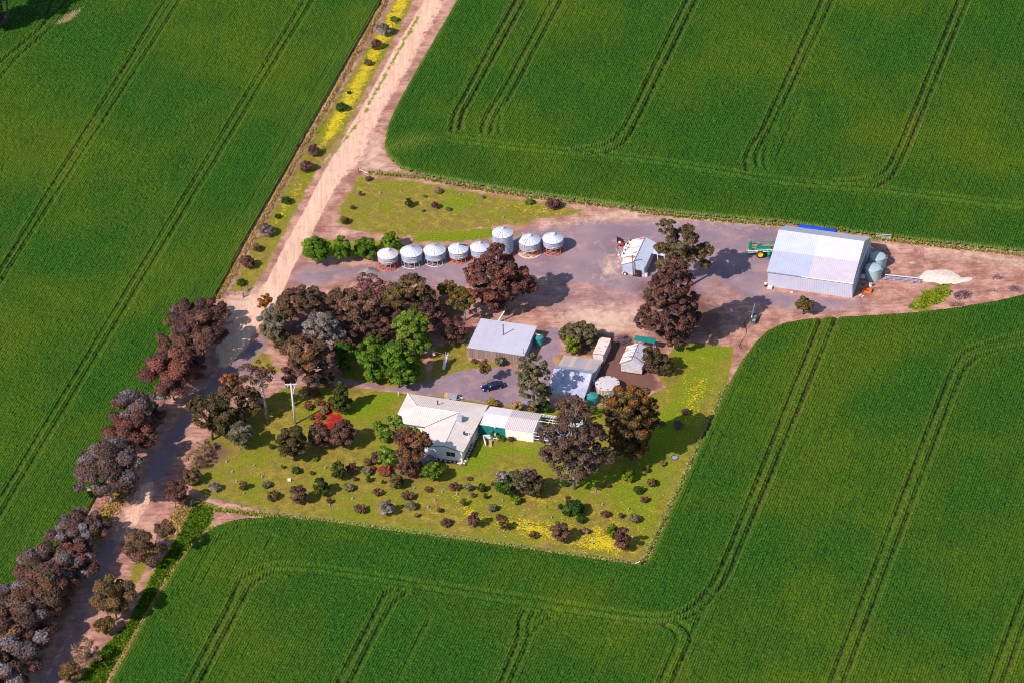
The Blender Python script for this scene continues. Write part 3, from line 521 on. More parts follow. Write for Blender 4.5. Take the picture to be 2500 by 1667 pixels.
def crop(name, label, poly, tracks, dry=None, bright=None, st=0.29):
    wp = wpoly(poly)
    ca, sa = math.cos(rad(-17.4)), math.sin(rad(-17.4))        # columns across the rows, rows along them
    A = wp @ np.array([[ca, -sa], [sa, ca]])
    lim = wpoly([(-260, -190), (2760, -190), (2760, 1840), (-260, 1840)])
    us = np.arange(A[:, 0].min(), A[:, 0].max(), st); vs = np.arange(A[:, 1].min(), A[:, 1].max(), st)
    U, V = np.meshgrid(us, vs)
    X = U * ca - V * sa; Y = U * sa + V * ca
    X += rng.uniform(-.145, .145, X.shape); Y += rng.uniform(-.145, .145, X.shape)
    ok = inside(X, Y, wp) & inside(X, Y, lim)
    jj, ii = np.where(ok[:-1, :-1] & ok[1:, :-1] & ok[:-1, 1:] & ok[1:, 1:])
    nx = len(us); a = jj * nx + ii
    F = np.stack([a, a + 1, a + nx + 1, a + nx], 1)
    used, inv = np.unique(F, return_inverse=True); F = inv.reshape(-1, 4)
    x = X.ravel()[used]; y = Y.ravel()[used]
    d = seg_dist(x, y, wp, True); d = np.minimum(d, 50)
    h = 0.85 * np.clip(d / 0.7, 0, 1) ** 0.6
    trk = np.zeros_like(x); sid = np.zeros_like(x)
    for px, w in tracks:
        pts = wpoly(px)
        # smooth the polyline
        for _ in range(2):
            q = [pts[0]]
            for p0, p1 in zip(pts[:-1], pts[1:]): q += [0.75 * p0 + 0.25 * p1, 0.25 * p0 + 0.75 * p1]
            pts = np.array(q + [pts[-1]])
        bb = (x > pts[:, 0].min() - 2) & (x < pts[:, 0].max() + 2) & (y > pts[:, 1].min() - 2) & (y < pts[:, 1].max() + 2)
        idx = np.where(bb)[0]
        if len(idx) == 0: continue
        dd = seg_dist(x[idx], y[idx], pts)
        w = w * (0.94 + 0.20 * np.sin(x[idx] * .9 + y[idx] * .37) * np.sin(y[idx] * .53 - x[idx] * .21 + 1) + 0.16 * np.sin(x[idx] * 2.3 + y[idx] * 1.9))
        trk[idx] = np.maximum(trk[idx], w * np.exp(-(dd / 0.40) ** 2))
        side = w * np.exp(-((dd - 0.85) / 0.3) ** 2); h[idx] += 0.10 * side; sid[idx] = np.maximum(sid[idx], side)
    h -= 0.85 * np.minimum(trk, 1) * np.clip(h, 0, 1)
    rgh = rng.normal(0, 0.105, len(x))
    big = np.zeros_like(x)
    for _ in range(24):
        a_, b_, c_ = rng.normal(0, .35), rng.normal(0, .35), rng.uniform(0, 6.28); big += 0.012 * np.sin(a_ * x + b_ * y + c_)
    uu = x * ca + y * sa
    rows = 0.018 * np.sin(uu * 2 * math.pi / 1.36) + 0.02 * np.sin(uu * 2 * math.pi / 3.1 + 1)
    h = np.maximum(h + (rgh + big + rows) * np.clip(d, 0, 1), 0.03)
    edge = np.maximum(np.exp(-(d / 0.9) ** 2) * 0.85, 0.55 * sid * (1 - trk))
    dr = np.zeros_like(x)
    if dry is not None:
        for q, am in dry:
            dm = am * msk(x, y, q, 2.0); dr = np.maximum(dr, dm)
        h *= 1 - 0.75 * np.clip(dr, 0, 1)
    if bright is not None:
        for q, am in bright: edge = np.maximum(edge, am * msk(x, y, q, 2.5))
    me = mesh_np(name, np.stack([x, y, h], 1), F, False)
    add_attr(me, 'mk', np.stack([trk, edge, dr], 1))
    tag(link(name, me, MAT['crop']), label, 'crop', None, 'stuff')
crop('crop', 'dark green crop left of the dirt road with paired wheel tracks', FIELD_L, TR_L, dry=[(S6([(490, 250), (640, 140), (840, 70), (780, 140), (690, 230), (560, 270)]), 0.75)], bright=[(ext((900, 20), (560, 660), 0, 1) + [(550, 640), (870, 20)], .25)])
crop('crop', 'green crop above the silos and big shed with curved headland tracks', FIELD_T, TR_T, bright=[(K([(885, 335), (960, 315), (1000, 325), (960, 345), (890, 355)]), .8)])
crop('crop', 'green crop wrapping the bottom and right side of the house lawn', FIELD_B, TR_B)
# ------------------------------------------------------------------ vegetation
PAL = {
 'brown': [(.145, .08, .06), (.11, .068, .055), (.18, .105, .075), (.12, .08, .06)],
 'red': [(.175, .066, .062), (.135, .06, .058), (.21, .085, .075), (.12, .066, .06)],
 'greybrown': [(.115, .072, .075), (.15, .105, .11), (.085, .055, .06), (.14, .075, .068)],
 'grey': [(.21, .18, .19), (.27, .24, .26), (.15, .125, .135)],
 'greygreen': [(.14, .13, .09), (.17, .15, .115), (.10, .095, .06)],
 'olive': [(.105, .09, .026), (.14, .105, .035), (.08, .07, .022)],
 'khaki': [(.24, .19, .10), (.20, .17, .08), (.15, .13, .05)],
 'darkolive': [(.055, .053, .026), (.078, .06, .033), (.095, .072, .045)],
 'green': [(.075, .155, .02), (.105, .19, .028), (.055, .115, .018)],
 'lime': [(.14, .215, .035), (.175, .245, .05), (.095, .16, .025)],
 'yellowgreen': [(.15, .20, .015), (.19, .22, .02), (.10, .15, .012)],
 'deepgreen': [(.035, .085, .016), (.055, .11, .02), (.03, .065, .018)],
 'conifer': [(.055, .075, .022), (.075, .09, .025), (.04, .055, .022)],
 'purple': [(.19, .075, .10), (.15, .065, .085), (.23, .10, .12)],
 'darkred': [(.12, .06, .062), (.15, .075, .07), (.09, .05, .055)],
 'orange': [(.27, .095, .022), (.22, .085, .03), (.30, .12, .035)],
 'orangedark': [(.062, .048, .032), (.052, .044, .032), (.08, .055, .035)],
 'gold_tip': [(.34, .13, .03), (.27, .10, .03), (.30, .17, .04), (.22, .14, .05)],
 'gold': [(.38, .24, .03), (.30, .20, .03), (.24, .18, .03)],
 'pinkish': [(.50, .26, .22), (.44, .30, .16), (.30, .26, .06)],
 'redflower': [(.40, .05, .08), (.14, .10, .05), (.09, .11, .03), (.30, .06, .07)],
 'teal': [(.03, .14, .07), (.05, .18, .09)],
 'olivebrown': [(.13, .10, .045), (.10, .075, .035), (.16, .10, .055)],
 'bare': [(.22, .14, .10), (.28, .19, .14), (.16, .11, .08)],
 'violet': [(.17, .10, .19), (.13, .08, .14)],
}
def leaves(clumps, size, cover, rr):
    """clumps: (centre, (rx,ry,rz), colour, tip colour or None) -> leaf quads spread through each clump"""
    VV = []; CC = []
    for c, r, col, tip in clumps:
        area = 4 * math.pi * ((r[0] * r[1]) ** 1.6 / 3 + (r[0] * r[2]) ** 1.6 / 3 + (r[1] * r[2]) ** 1.6 / 3) ** (1 / 1.6)
        n = int(max(14, 1.6 * cover * area / (size * size * 0.55)))
        d = rr.normal(size=(n, 3)); d /= np.linalg.norm(d, axis=1)[:, None]
        d[:, 2] = np.where(d[:, 2] < -0.25, -d[:, 2] * 0.7, d[:, 2])
        rad_ = 0.70 + 0.38 * rr.random(n) ** 0.7 + np.where(rr.random(n) < .08, rr.random(n) * .3, 0)
        p = np.array(c) + d * np.array(r) * rad_[:, None]
        nrm = d * 0.75 + rr.normal(size=(n, 3)) * 0.42 + np.array([0, 0, 0.15]); nrm /= np.linalg.norm(nrm, axis=1)[:, None]
        t = np.cross(nrm, rr.normal(size=(n, 3))); t /= np.linalg.norm(t, axis=1)[:, None] + 1e-9
        b = np.cross(nrm, t)
        s = size * (0.6 + 0.8 * rr.random(n))[:, None]
        q = np.stack([p + t * s * .62, p + b * s * .40, p - t * s * .62, p - b * s * .40], 1)
        cc = np.array(col)[None, :] * np.array([1.02, 0.98, 0.80]) * (0.62 + 0.76 * rr.random((n, 1)))
        if tip is not None:
            w = np.clip((d[:, 2] - 0.2) * 1.9, 0, 1) * (0.55 + 0.45 * rr.random(n)); cc = cc * (1 - w[:, None]) + np.array(tip) * (0.8 + .4 * rr.random((n, 1))) * w[:, None]
        VV.append(q.reshape(-1, 3)); CC.append(np.repeat(cc, 4, 0))
    V = np.concatenate(VV); Cc = np.concatenate(CC)
    F = np.arange(len(V), dtype=np.int32).reshape(-1, 4)
    return V, F, Cc
def crown_clumps(cen, a, c, pal, rr, csize=0.30, dens=1.0, tip=None, tipfrac=0.0, flat=False, b=None, open_=0.0):
    """break an ellipsoidal crown into leafy clumps"""
    b = b or a
    out = []
    n = max(6, int(dens * 1.9 / (csize * csize)))
    ga = math.pi * (3 - math.sqrt(5)); ph = rr.uniform(0, 6.28)
    for i in range(n):
        shell = i < n * .78
        if shell:
            z = 1 - (i + .5) / (n * .78) * 1.72; r_ = math.sqrt(max(0, 1 - z * z)); d = np.array([r_ * math.cos(ga * i + ph), r_ * math.sin(ga * i + ph), z]) + rr.normal(size=3) * .16
            d /= np.linalg.norm(d); k = rr.uniform(.66, .90)
        else:
            d = rr.normal(size=3); d /= np.linalg.norm(d); k = rr.uniform(.15, .6)
        if open_ and rr.random() < open_: continue
        pos = np.array(cen) + d * np.array([a, b, c]) * k
        r = csize * min(a, c * 1.3) * rr.uniform(0.72, 1.3)
        r = max(r, 0.22)
        col = np.array(PAL[pal][rr.integers(len(PAL[pal]))]) * rr.uniform(.9, 1.25)
        tp = None
        if tip and rr.random() < tipfrac * (1.1 if d[2] > 0 else 0.5): tp = PAL[tip][rr.integers(len(PAL[tip]))]
        out.append((pos, (r * 1.1, r * 1.1, r * (0.6 if flat else 0.85)), col, tp))
    return out
def crown_of(base, e):
    """photo ellipse of a crown -> its centre and radii in the world, standing above the given ground point"""
    cx, cy, rx, ry = e[:4]
    by = base[1] + (e[4] if len(e) > 4 else 0)
    d = RT * ((cx - W_ / 2) / FPX) + UP * (-(cy - H_ / 2) / FPX) + FW
    t = (by - CAM[1]) / d[1]
    cen = CAM + d * t
    s = ppm(cx, cy)
    a = rx / s; v = ry / s
    c2 = v * v - (a * math.sin(PIT)) ** 2
    c = math.sqrt(max(c2, (0.45 * a) ** 2)) / math.cos(PIT) if c2 > 0 else 0.5 * a
    c = max(c, 0.45 * a)
    return cen, a, c
TREES = []
def tree(name, label, cat, base, ells, pal='brown', cover=0.9, leaf=0.36, csize=0.30, dens=1.0, tip=None, tipf=0.0, bark='bark_dark', limbs=6, tr=0.22, flat=False, group=None, lean=None):
    """base (px) or None; ells: crown ellipses in photo px, each optionally with its own palette as 6th item"""
    rr = np.random.default_rng(abs(hash((round(ells[0][0]), round(ells[0][1])))) % 100000)
    if base is None:
        e = ells[0]; base = (e[0] + 2, e[1] + e[3] * 0.85)
    g = P(*base)
    root = thing(name, label, cat, (g[0], g[1], 0), 0, group)
    cl = []; cens = []
    for e in ells:
        cen, a, c = crown_of(g, e)
        cen = cen - np.array([g[0], g[1], 0]);
        if cen[2] - c < 0.15: cen[2] = c * 0.9 + 0.1
        p = e[5] if len(e) > 5 else pal
        cs = crown_clumps(cen, a, c, p, rr, csize, dens * (e[6] if len(e) > 6 else 1), tip, tipf, flat, None, 0.0 if cover > .78 else .30)
        cl += cs; cens.append((cen, a, c, cs))
    V, F, Cc = leaves(cl, leaf, cover, rr)
    V[:, 2] = np.maximum(V[:, 2], 0.03)
    me = mesh_np('crown', V, F); add_attr(me, 'tint', Cc); link('crown', me, MAT['foliage'], root)
    mb = MB()
    for k, (cen, a, c, cs) in enumerate(cens):
        low = np.array([cen[0] * 0.3, cen[1] * 0.3, max(0.3, (cen[2] - c) * 0.75)]) if k == 0 else np.array([cens[0][0][0] * 0.35, cens[0][0][1] * 0.35, max(0.3, cens[0][0][2] * 0.45)])
        if k == 0:
            mb.tube((0, 0, -0.1), low, tr, tr * 0.78, 8)
            fork = low
        mb.tube(fork if k else low, cen, tr * (0.72 if k == 0 else .5), tr * 0.25, 6)
        sel = rr.permutation(len(cs))[:limbs]
        for q in sel:
            s_ = cs[q][0]; st = fork + (cen - fork) * rr.uniform(.1, .6)
            midp = (st + s_) / 2 + rr.normal(size=3) * 0.12 * a
            mb.tube(st, midp, tr * .34, tr * .22, 5); mb.tube(midp, s_, tr * .22, tr * .07, 5)
    mb.build('trunk', MAT[bark], root, True)
    TREES.append(root); return root
Z7 = lambda x, y: (420 + x / 3.92, 900 + y / 3.92)
Z8 = lambda x, y: (1250 + x / 3.267, 920 + y / 3.267)
T = tree
g1 = 'roadside trees along the left edge of the dirt road'
hz = [(203, 1290, 58, 45, 'greybrown'), (160, 1338, 60, 48, 'greybrown'), (178, 1372, 48, 42, 'red'), (112, 1388, 62, 52, 'greybrown'), (95, 1455, 62, 55, 'brown'), (128, 1432, 50, 50, 'greybrown'), (48, 1470, 56, 52, 'greybrown'), (58, 1530, 62, 55, 'greybrown'), (12, 1545, 56, 58, 'brown'), (25, 1612, 62, 55, 'greybrown'), (-15, 1650, 58, 58, 'greybrown')]
hl = ['rounded grey brown tree at the upper end of the long lower roadside row', 'grey brown clumpy tree next below the top one in the lower roadside row', 'reddish topped tree on the road side near the top of the lower roadside row', 'large grey brown tree bulging to the crop side in the lower roadside row', 'brown clumpy tree in the middle of the lower roadside row', 'grey brown tree leaning over the shaded road in mid lower row', 'grey tree on the crop side of the lower roadside row', 'big grey brown tree near the bottom of the lower roadside row', 'brown tree cut by the left edge of the photo in the lower row', 'grey brown tree at the bottom left corner beside the dirt road', 'last grey tree mostly outside the bottom left corner']
for (x, y, a, b, p), l in zip(hz, hl): T('roadside_tree', l, 'tree', (x + 6, y + b * 1.0), [(x, y, a * 1.22, b * 1.16)], p, 1.05, .34, .24, 1.0, 'red' if p == 'brown' else 'grey', .35, group=g1, limbs=3)
mz = [((345, 1065), (329, 1003, 54, 46), 'greybrown', 'round grey brown tree at the top of the middle roadside clump'), ((335, 1125), (319, 1063, 58, 46), 'red', 'red tipped tree in the centre of the middle roadside clump'), ((385, 1060), (368, 1020, 34, 36), 'darkred', 'dark tree on the road side of the middle roadside clump'), ((273, 1226), (267, 1144, 80, 66), 'greybrown', 'big grey tree with a forked pale trunk at the lower end of the middle clump')]
for b_, e, p, l in mz:
    e = (e[0], e[1], e[2] * 1.1, e[3] * 1.1)
    T('roadside_tree', l, 'tree', b_, [e] + ([(193, 1190, 14, 12), (205, 1150, 24, 26)] if e[0] == 267 else []), p, 1.0, .34, .24, 1.0, 'grey' if p != 'red' else 'red', .4, group=g1, limbs=4, bark='bark_pale' if e[0] == 267 else 'bark_dark', tr=.3)
uz = [((530, 800), (512, 762, 46, 34), 'darkred', 'purple brown tree at the top of the upper roadside clump by the gate'), ((475, 815), (458, 772, 52, 38), 'greybrown', 'thin grey purple tree on the crop side of the upper roadside clump'), ((500, 880), (490, 812, 58, 46), 'darkred', 'dark purple brown tree in the middle of the upper roadside clump'), ((455, 890), (440, 838, 55, 42), 'brown', 'brown tree hanging towards the crop in the upper roadside clump'), ((425, 975), (412, 908, 60, 54), 'red', 'large red brown tree at the lower end of the upper roadside clump'), ((480, 925), (466, 885, 34, 42), 'darkred', 'dark shaded tree beside the road in the upper roadside clump')]
for b_, e, p, l in uz:
    e = (e[0], e[1], e[2] * 1.14, e[3] * 1.12)
    T('roadside_tree', l, 'tree', b_, [e], p, .9, .33, .25, .95, 'greybrown', .3, group=g1, limbs=4)
T('sapling', 'small grey sapling standing between the two roadside tree clumps', 'tree', (404, 1002), [(398, 960, 18, 20)], 'grey', .8, .26, .32, tr=.1, bark='bark_pale')
g2 = 'trees on the lower right side of the dirt road'
T('wattle_tree', 'flat brown tree on the right of the lower road beside the weedy strip', 'tree', (372, 1372), [(352, 1335, 48, 44), (400, 1292, 28, 22)], 'brown', .75, .3, .26, 1, 'red', .2, group=g2)
T('wattle_tree', 'round dark brown tree halfway down the right of the lower road', 'tree', (285, 1512), [(277, 1453, 54, 52)], 'olivebrown', .95, .3, .24, 1, 'brown', .4, group=g2)
for b_, e, p, l in (((860, 835), (852, 808, 26, 20), 'darkred', 'dark undergrowth bush between the top of the grove and the silver gum'), ((925, 845), (915, 825, 28, 18), 'darkolive', 'dark undergrowth bush left of the light green tree'), ((845, 880), (838, 848, 26, 22), 'darkred', 'dark bush behind the shaded green tree of the lane'), ((700, 850), (692, 838, 24, 16), 'darkolive', 'dark low bush at the road side foot of the grove'), ((1040, 760), (1036, 745, 24, 16), 'darkred', 'dark bush under the wide olive brown gum'), ((760, 830), (752, 818, 24, 18), 'darkred', 'dark bush between the road side gums of the grove'), ((970, 775), (965, 762, 26, 14), 'darkolive', 'dark bush behind the thin purple tree'), ((815, 800), (812, 772, 30, 22), 'darkred', 'dark bush under the light brown spreading gum'), ((800, 945), (796, 925, 22, 14), 'darkolive', 'dark bush at the lane edge beside the front gum of the grove')):
    T('bush', l, 'bush', b_, [e], p, 1.0, .3, .28, 1.0, 'brown', .15, group='dark undergrowth of the grove')
T('bush', 'low brown bush below the round tree on the right of the road', 'bush', (258, 1545), [(254, 1526, 30, 20)], 'olivebrown', .9, .26, .3)
T('bare_tree', 'sparse nearly bare grey tree near the bottom right of the lower road', 'tree', (214, 1626), [(210, 1592, 38, 34)], 'bare', .35, .24, .22, 1, bark='bark_pale', limbs=16, tr=.16, group=g2)
T('bush', 'olive bush at the bottom edge beside the dirt road', 'bush', (172, 1660), [(170, 1640, 26, 24)], 'olivebrown', .8, .26, .3)
T('wattle_tree', 'small brown tree with bare trunk at the lawn corner by the road', 'tree', (428, 1238), [(431, 1202, 29, 31)], 'darkred', .8, .27, .28, 1, group=g2, tr=.13)
T('bush', 'rounded brown bush at the left edge of the lawn by the road', 'bush', (468, 1180), [(467, 1160, 22, 18)], 'brown', .95, .24, .3)
T('bare_shrub', 'sparse reddish bare shrub between the road and the upper left lawn', 'shrub', (480, 1138), [(479, 1118, 30, 22)], 'bare', .3, .2, .24, 1, limbs=14, tr=.07)
T('bare_shrub', 'thin twiggy shrub under the big dark gum beside the road', 'shrub', (502, 1108), [(500, 1090, 26, 18)], 'bare', .3, .2, .24, 1, limbs=12, tr=.06)
# cluster on the upper left of the lawn
T('gum_tree', 'wide dark olive gum overhanging the road bend', 'tree', (519, 1072), [(512, 1005, 60, 44), (545, 1032, 42, 36), (480, 990, 26, 18)], 'darkolive', .9, .34, .24, 1.0, 'olivebrown', .4, tr=.3)
T('gum_tree', 'reddish brown gum with orange top behind the dark road bend gum', 'tree', (600, 1030), [(580, 955, 42, 48), (556, 922, 24, 18, 0, 'orange'), (612, 985, 34, 36, 0, 'olivebrown')], 'brown', .7, .32, .24, 1, 'red', .3)
T('gum_tree', 'tall thin gum with a pale straight trunk left of the power pole', 'tree', (653, 1027), [(618, 900, 32, 24), (648, 908, 24, 20), (628, 930, 34, 20, 0, 'olivebrown')], 'red', .5, .3, .26, .8, 'brown', .4, bark='bark_pale', tr=.34, limbs=8)
T('shrub', 'grey dome shaped shrub with rosette twigs beside the dark gum', 'shrub', (584, 1097), [(586, 1061, 29, 35)], 'greygreen', .85, .25, .22, 1.1, 'grey', .5, bark='bark_pale', limbs=14, tr=.1)
T('shrub', 'large dense dark olive dome shrub below the power pole', 'shrub', (720, 1124), [(713, 1080, 38, 42)], 'darkolive', 1.1, .3, .22, 1.2, 'olivebrown', .3)
T('shrub', 'dark brown round shrub below the red flower bed', 'shrub', (838, 1092), [(836, 1058, 34, 33)], 'darkred', 1.0, .28, .24, 1.1, 'olivebrown', .3)
T('shrub', 'dusky purple brown shrub between the two dome shrubs', 'shrub', (785, 1096), [(780, 1062, 28, 36)], 'darkred', .8, .28, .25, 1, 'brown', .3)
T('conifer', 'dark green conical conifer beside the red flower bed', 'tree', (836, 1006), [(831, 985, 25, 24), (831, 962, 18, 26), (832, 945, 10, 16)], 'conifer', .9, .28, .28, 1.1, 'olive', .3)
# big grove between road and wooden shed
g3 = 'trees of the grove between the road and the wooden shed'
G3 = [('large brown gum with orange tufts at the front of the grove above the lane', (755, 965), [(742, 860, 58, 44), (740, 905, 62, 36, 0, 'greybrown'), (800, 880, 24, 30, 0, 'greybrown')], 'brown', 1.0, 'orange', .25, 'bark_dark', .32),
 ('silvery blue grey gum in the middle of the grove', (800, 860), [(782, 795, 46, 34), (812, 822, 32, 26)], 'grey', 1.0, None, 0, 'bark_pale', .25),
 ('grey green gum at the road edge of the grove', (675, 830), [(668, 785, 40, 26), (672, 822, 36, 30)], 'greygreen', 1.0, 'grey', .3, 'bark_dark', .22),
 ('reddish brown tree on the upper left of the grove facing the yard', (712, 800), [(706, 745, 34, 38), (740, 725, 34, 28)], 'brown', .8, 'red', .25, 'bark_pale', .22),
 ('tall light brown spreading gum along the top of the grove', (800, 790), [(790, 735, 56, 38), (840, 730, 46, 34)], 'brown', .75, 'bare', .4, 'bark_pale', .24),
 ('brown spreading gum right of the top of the grove', (890, 815), [(880, 745, 50, 36), (868, 790, 44, 30)], 'brown', .85, 'bare', .4, 'bark_pale', .24),
 ('thin purple leaved tree with bare stems above the grove', (929, 758), [(900, 690, 36, 24), (935, 706, 32, 24), (885, 708, 24, 14)], 'purple', .35, 'greybrown', .2, 'bark_dark', .2),
 ('wide olive brown gum behind the light green tree', (1005, 785), [(1000, 700, 46, 30), (960, 728, 34, 32), (1032, 730, 36, 34, 0, 'darkolive')], 'olivebrown', .8, 'greybrown', .3, 'bark_pale', .26),
 ('dark shaded tree low in the middle of the grove', (965, 815), [(940, 780, 46, 34)], 'darkred', .9, None, 0, 'bark_dark', .2),
 ('dark brown tree behind the light green tree beside the shed lawn', (1062, 800), [(1052, 765, 34, 34)], 'darkred', .8, None, 0, 'bark_dark', .18),
 ('small umbrella shaped olive tree near the gravel yard', (1095, 742), [(1093, 706, 27, 17)], 'olive', .95, 'orange', .12, 'bark_dark', .15),
 ('larger umbrella shaped olive tree with a leaning trunk above the shed', (1136, 783), [(1129, 730, 38, 24)], 'olive', .95, 'orange', .15, 'bark_pale', .18),
 ('red brown small tree at the left corner of the wooden shed', (1110, 838), [(1108, 806, 31, 36)], 'darkred', .85, 'red', .3, 'bark_dark', .16)]
for l, b_, e, p, cv, tp, tf, bk, tr_ in G3: T('gum_tree', l, 'tree', b_, e, p, cv, .33, .25, 1.0, tp, tf, bark=bk, tr=tr_, group=g3, limbs=7)
g4 = 'bright green leafy trees beside the lane'
T('leafy_tree', 'tall light green leafy tree at the back of the bright green group', 'tree', (1010, 868), [(1002, 795, 46, 36), (1012, 830, 48, 30)], 'lime', 1.0, .33, .22, 1.1, 'yellowgreen', .35, group=g4)
T('leafy_tree', 'medium green leafy tree on the left of the bright green pair', 'tree', (912, 932), [(905, 862, 38, 40), (918, 900, 36, 30)], 'green', 1.05, .33, .22, 1.1, 'yellowgreen', .4, group=g4)
T('leafy_tree', 'brightest green leafy tree at the front beside the driveway', 'tree', (975, 945), [(972, 868, 36, 40), (984, 908, 44, 34)], 'green', 1.1, .34, .22, 1.15, 'lime', .3, group=g4)
T('leafy_tree', 'dark green shaded bushy tree left of the bright green pair', 'tree', (840, 912), [(836, 873, 36, 34)], 'deepgreen', 1.0, .3, .25, 1.1, 'green', .3, group=g4)
g5 = 'round green trees in line with the silos'
for b_, e, l in (((773, 646), (774, 611, 33, 33), 'largest round green tree at the road end of the silo row'), ((837, 640), (835, 608, 23, 32), 'upright green tree second from the road in the silo row'), ((893, 634), (892, 608, 28, 27), 'round green tree just left of the first silo'), ((955, 610), (953, 586, 24, 19), 'light green tree partly hidden behind the first silo')):
    T('round_tree', l, 'tree', b_, [e], 'green' if e[0] != 953 else 'lime', 1.05, .3, .24, 1.15, 'yellowgreen', .5, group=g5, tr=.16)
T('gum_tree', 'large red leaved gum standing in front of the silos', 'tree', (1232, 762), [(1212, 655, 62, 36), (1205, 690, 72, 42), (1215, 718, 56, 30), (1255, 688, 46, 40), (1212, 610, 22, 18), (1216, 740, 22, 22, 0, 'red', .8), (1155, 668, 22, 30), (1292, 700, 22, 22)], 'red', .86, .32, .2, 1.0, 'darkred', .3, bark='bark_dark', tr=.32, limbs=6)
T('gum_tree', 'tall gum with white branches beside the rusty roofed wool shed', 'tree', (1682, 700), [(1662, 588, 44, 32), (1690, 622, 32, 22), (1650, 618, 32, 20), (1625, 553, 26, 13), (1720, 612, 26, 20), (1616, 606, 20, 16), (1625, 645, 26, 13), (1722, 646, 16, 13), (1680, 560, 18, 12)], 'olivebrown', .8, .30, .26, 1.0, 'greygreen', .4, bark='bark_pale', tr=.34, limbs=7)
T('gum_tree', 'huge dark red brown gum in the middle of the yard', 'tree', (1650, 850), [(1640, 686, 56, 42), (1648, 655, 36, 24), (1610, 720, 40, 24, 0, 'brown'), (1665, 730, 44, 34), (1626, 768, 70, 40, 0, 'darkred'), (1676, 775, 34, 36, 0, 'darkred'), (1648, 815, 46, 28, 0, 'brown'), (1570, 780, 22, 34)], 'darkred', .88, .32, .19, 1.0, 'red', .3, bark='bark_pale', tr=.4, limbs=7)
T('shrub_tree', 'dark spreading shrub tree leaning over the rusty roofed small shed', 'tree', (1610, 912), [(1592, 868, 26, 22), (1618, 890, 30, 26), (1598, 900, 22, 20, 0, 'darkred')], 'darkolive', .75, .28, .26, 1, 'brown', .35, bark='bark_pale', limbs=9)
T('bush', 'dense grey olive bush at the top of the driveway fork', 'bush', (1418, 848), [(1395, 815, 32, 26), (1430, 818, 30, 28), (1412, 808, 34, 20)], 'greygreen', 1.05, .28, .24, 1.1, 'olive', .4)
T('bush', 'light yellow green upright bush in front of the grey olive bush', 'bush', (1400, 866), [(1397, 840, 18, 27)], 'yellowgreen', 1.0, .26, .28, 1.2, 'khaki', .4)
T('bush', 'small grey bush at the near corner of the dense olive bush', 'bush', (1448, 850), [(1447, 840, 10, 10)], 'khaki', .9, .2, .35)
T('bottle_tree', 'spiky grey green tree beside the old tall roofed shed', 'tree', (1305, 1000), [(1300, 890, 38, 26), (1300, 925, 50, 34), (1308, 962, 42, 30)], 'greygreen', .72, .32, .22, 1.1, 'khaki', .5, tr=.2)
T('bush', 'dark green shaded bush under the spiky grey green tree', 'bush', (1322, 1004), [(1322, 986, 20, 16)], 'deepgreen', 1, .25, .3)
T('sapling', 'brown sapling staked beside the parked dark blue car', 'tree', (1178, 937), [(1184, 898, 15, 21)], 'olivebrown', .8, .24, .3, tr=.07, bark='bark_pale')
T('bush', 'round grey green bush against the plank wall of the wooden shed', 'bush', (1220, 893), [(1220, 881, 12, 11)], 'greygreen', 1.1, .22, .3)
T('bush', 'little dark bush along the foot of the plank wall', 'bush', (1157, 886), [(1157, 881, 7, 5)], 'olivebrown', 1, .2, .4)
T('gum_tree', 'dense dark gum with orange new growth right of the white shed', 'tree', (1541, 1121), [(1540, 985, 54, 46), (1545, 1030, 62, 54), (1536, 1078, 50, 42), (1585, 1010, 26, 44), (1498, 1010, 26, 40)], 'orangedark', 1.0, .30, .2, 1.1, 'gold_tip', .8, tr=.36)
T('gum_tree', 'broad grey brown gum with forked trunk shading the lawn', 'tree', (1402, 1193), [(1395, 1050, 64, 50), (1405, 1000, 46, 30), (1358, 1110, 40, 38), (1430, 1105, 44, 44), (1380, 1085, 50, 40), (1478, 1112, 30, 22), (1335, 1060, 24, 26), (1395, 1142, 50, 30), (1450, 1060, 36, 34), (1440, 1140, 30, 20)], 'greybrown', .66, .30, .20, 1.0, 'olivebrown', .5, bark='bark_pale', tr=.36, limbs=10)
T('gum_tree', 'thin brown tree rising behind the end of the shade frame', 'tree', (1398, 1020), [(1392, 985, 34, 16), (1372, 990, 20, 16), (1425, 1000, 28, 16)], 'brown', .5, .28, .26, .9, 'red', .3, bark='bark_pale')
T('gum_tree', 'small khaki tree between the concrete tank and the orange tipped gum', 'tree', (1482, 1015), [(1482, 985, 16, 22)], 'khaki', .8, .26, .28)
T('bottlebrush', 'rust red bottlebrush tree at the left wall of the house', 'tree', (1012, 1160), [(985, 1068, 30, 22, 0, 'red'), (1022, 1075, 30, 24), (1000, 1105, 38, 26), (998, 1138, 32, 22, 0, 'darkred'), (1036, 1078, 18, 18)], 'brown', 1.0, .3, .23, 1.1, 'orange', .6)
for b_, e, l in (((965, 1050), (966, 1028, 20, 17), 'bright green climber bush at the left corner of the house roof'), ((926, 1050), (922, 1038, 12, 14), 'upper left light green bush beside the house'), ((940, 1076), (938, 1060, 19, 17), 'light green bush below the upper left one beside the house'), ((945, 1145), (944, 1115, 21, 28), 'tall light green bush left of the rust red bottlebrush'), ((1012, 1056), (1012, 1044, 26, 9), 'low green bush along the front eave of the house'), ((1000, 1070), (985, 1048, 16, 12), 'light green bush tucked behind the rust red bottlebrush')):
    T('bush', l, 'bush', b_, [e], 'lime', 1.05, .26, .28, 1.1, 'green', .4, group='green bushes around the house corner')
T('citrus_tree', 'round glossy green citrus tree beside the old concrete tank', 'tree', (1058, 1172), [(1058, 1148, 26, 23)], 'green', 1.1, .28, .24, 1.2, 'yellowgreen', .5)
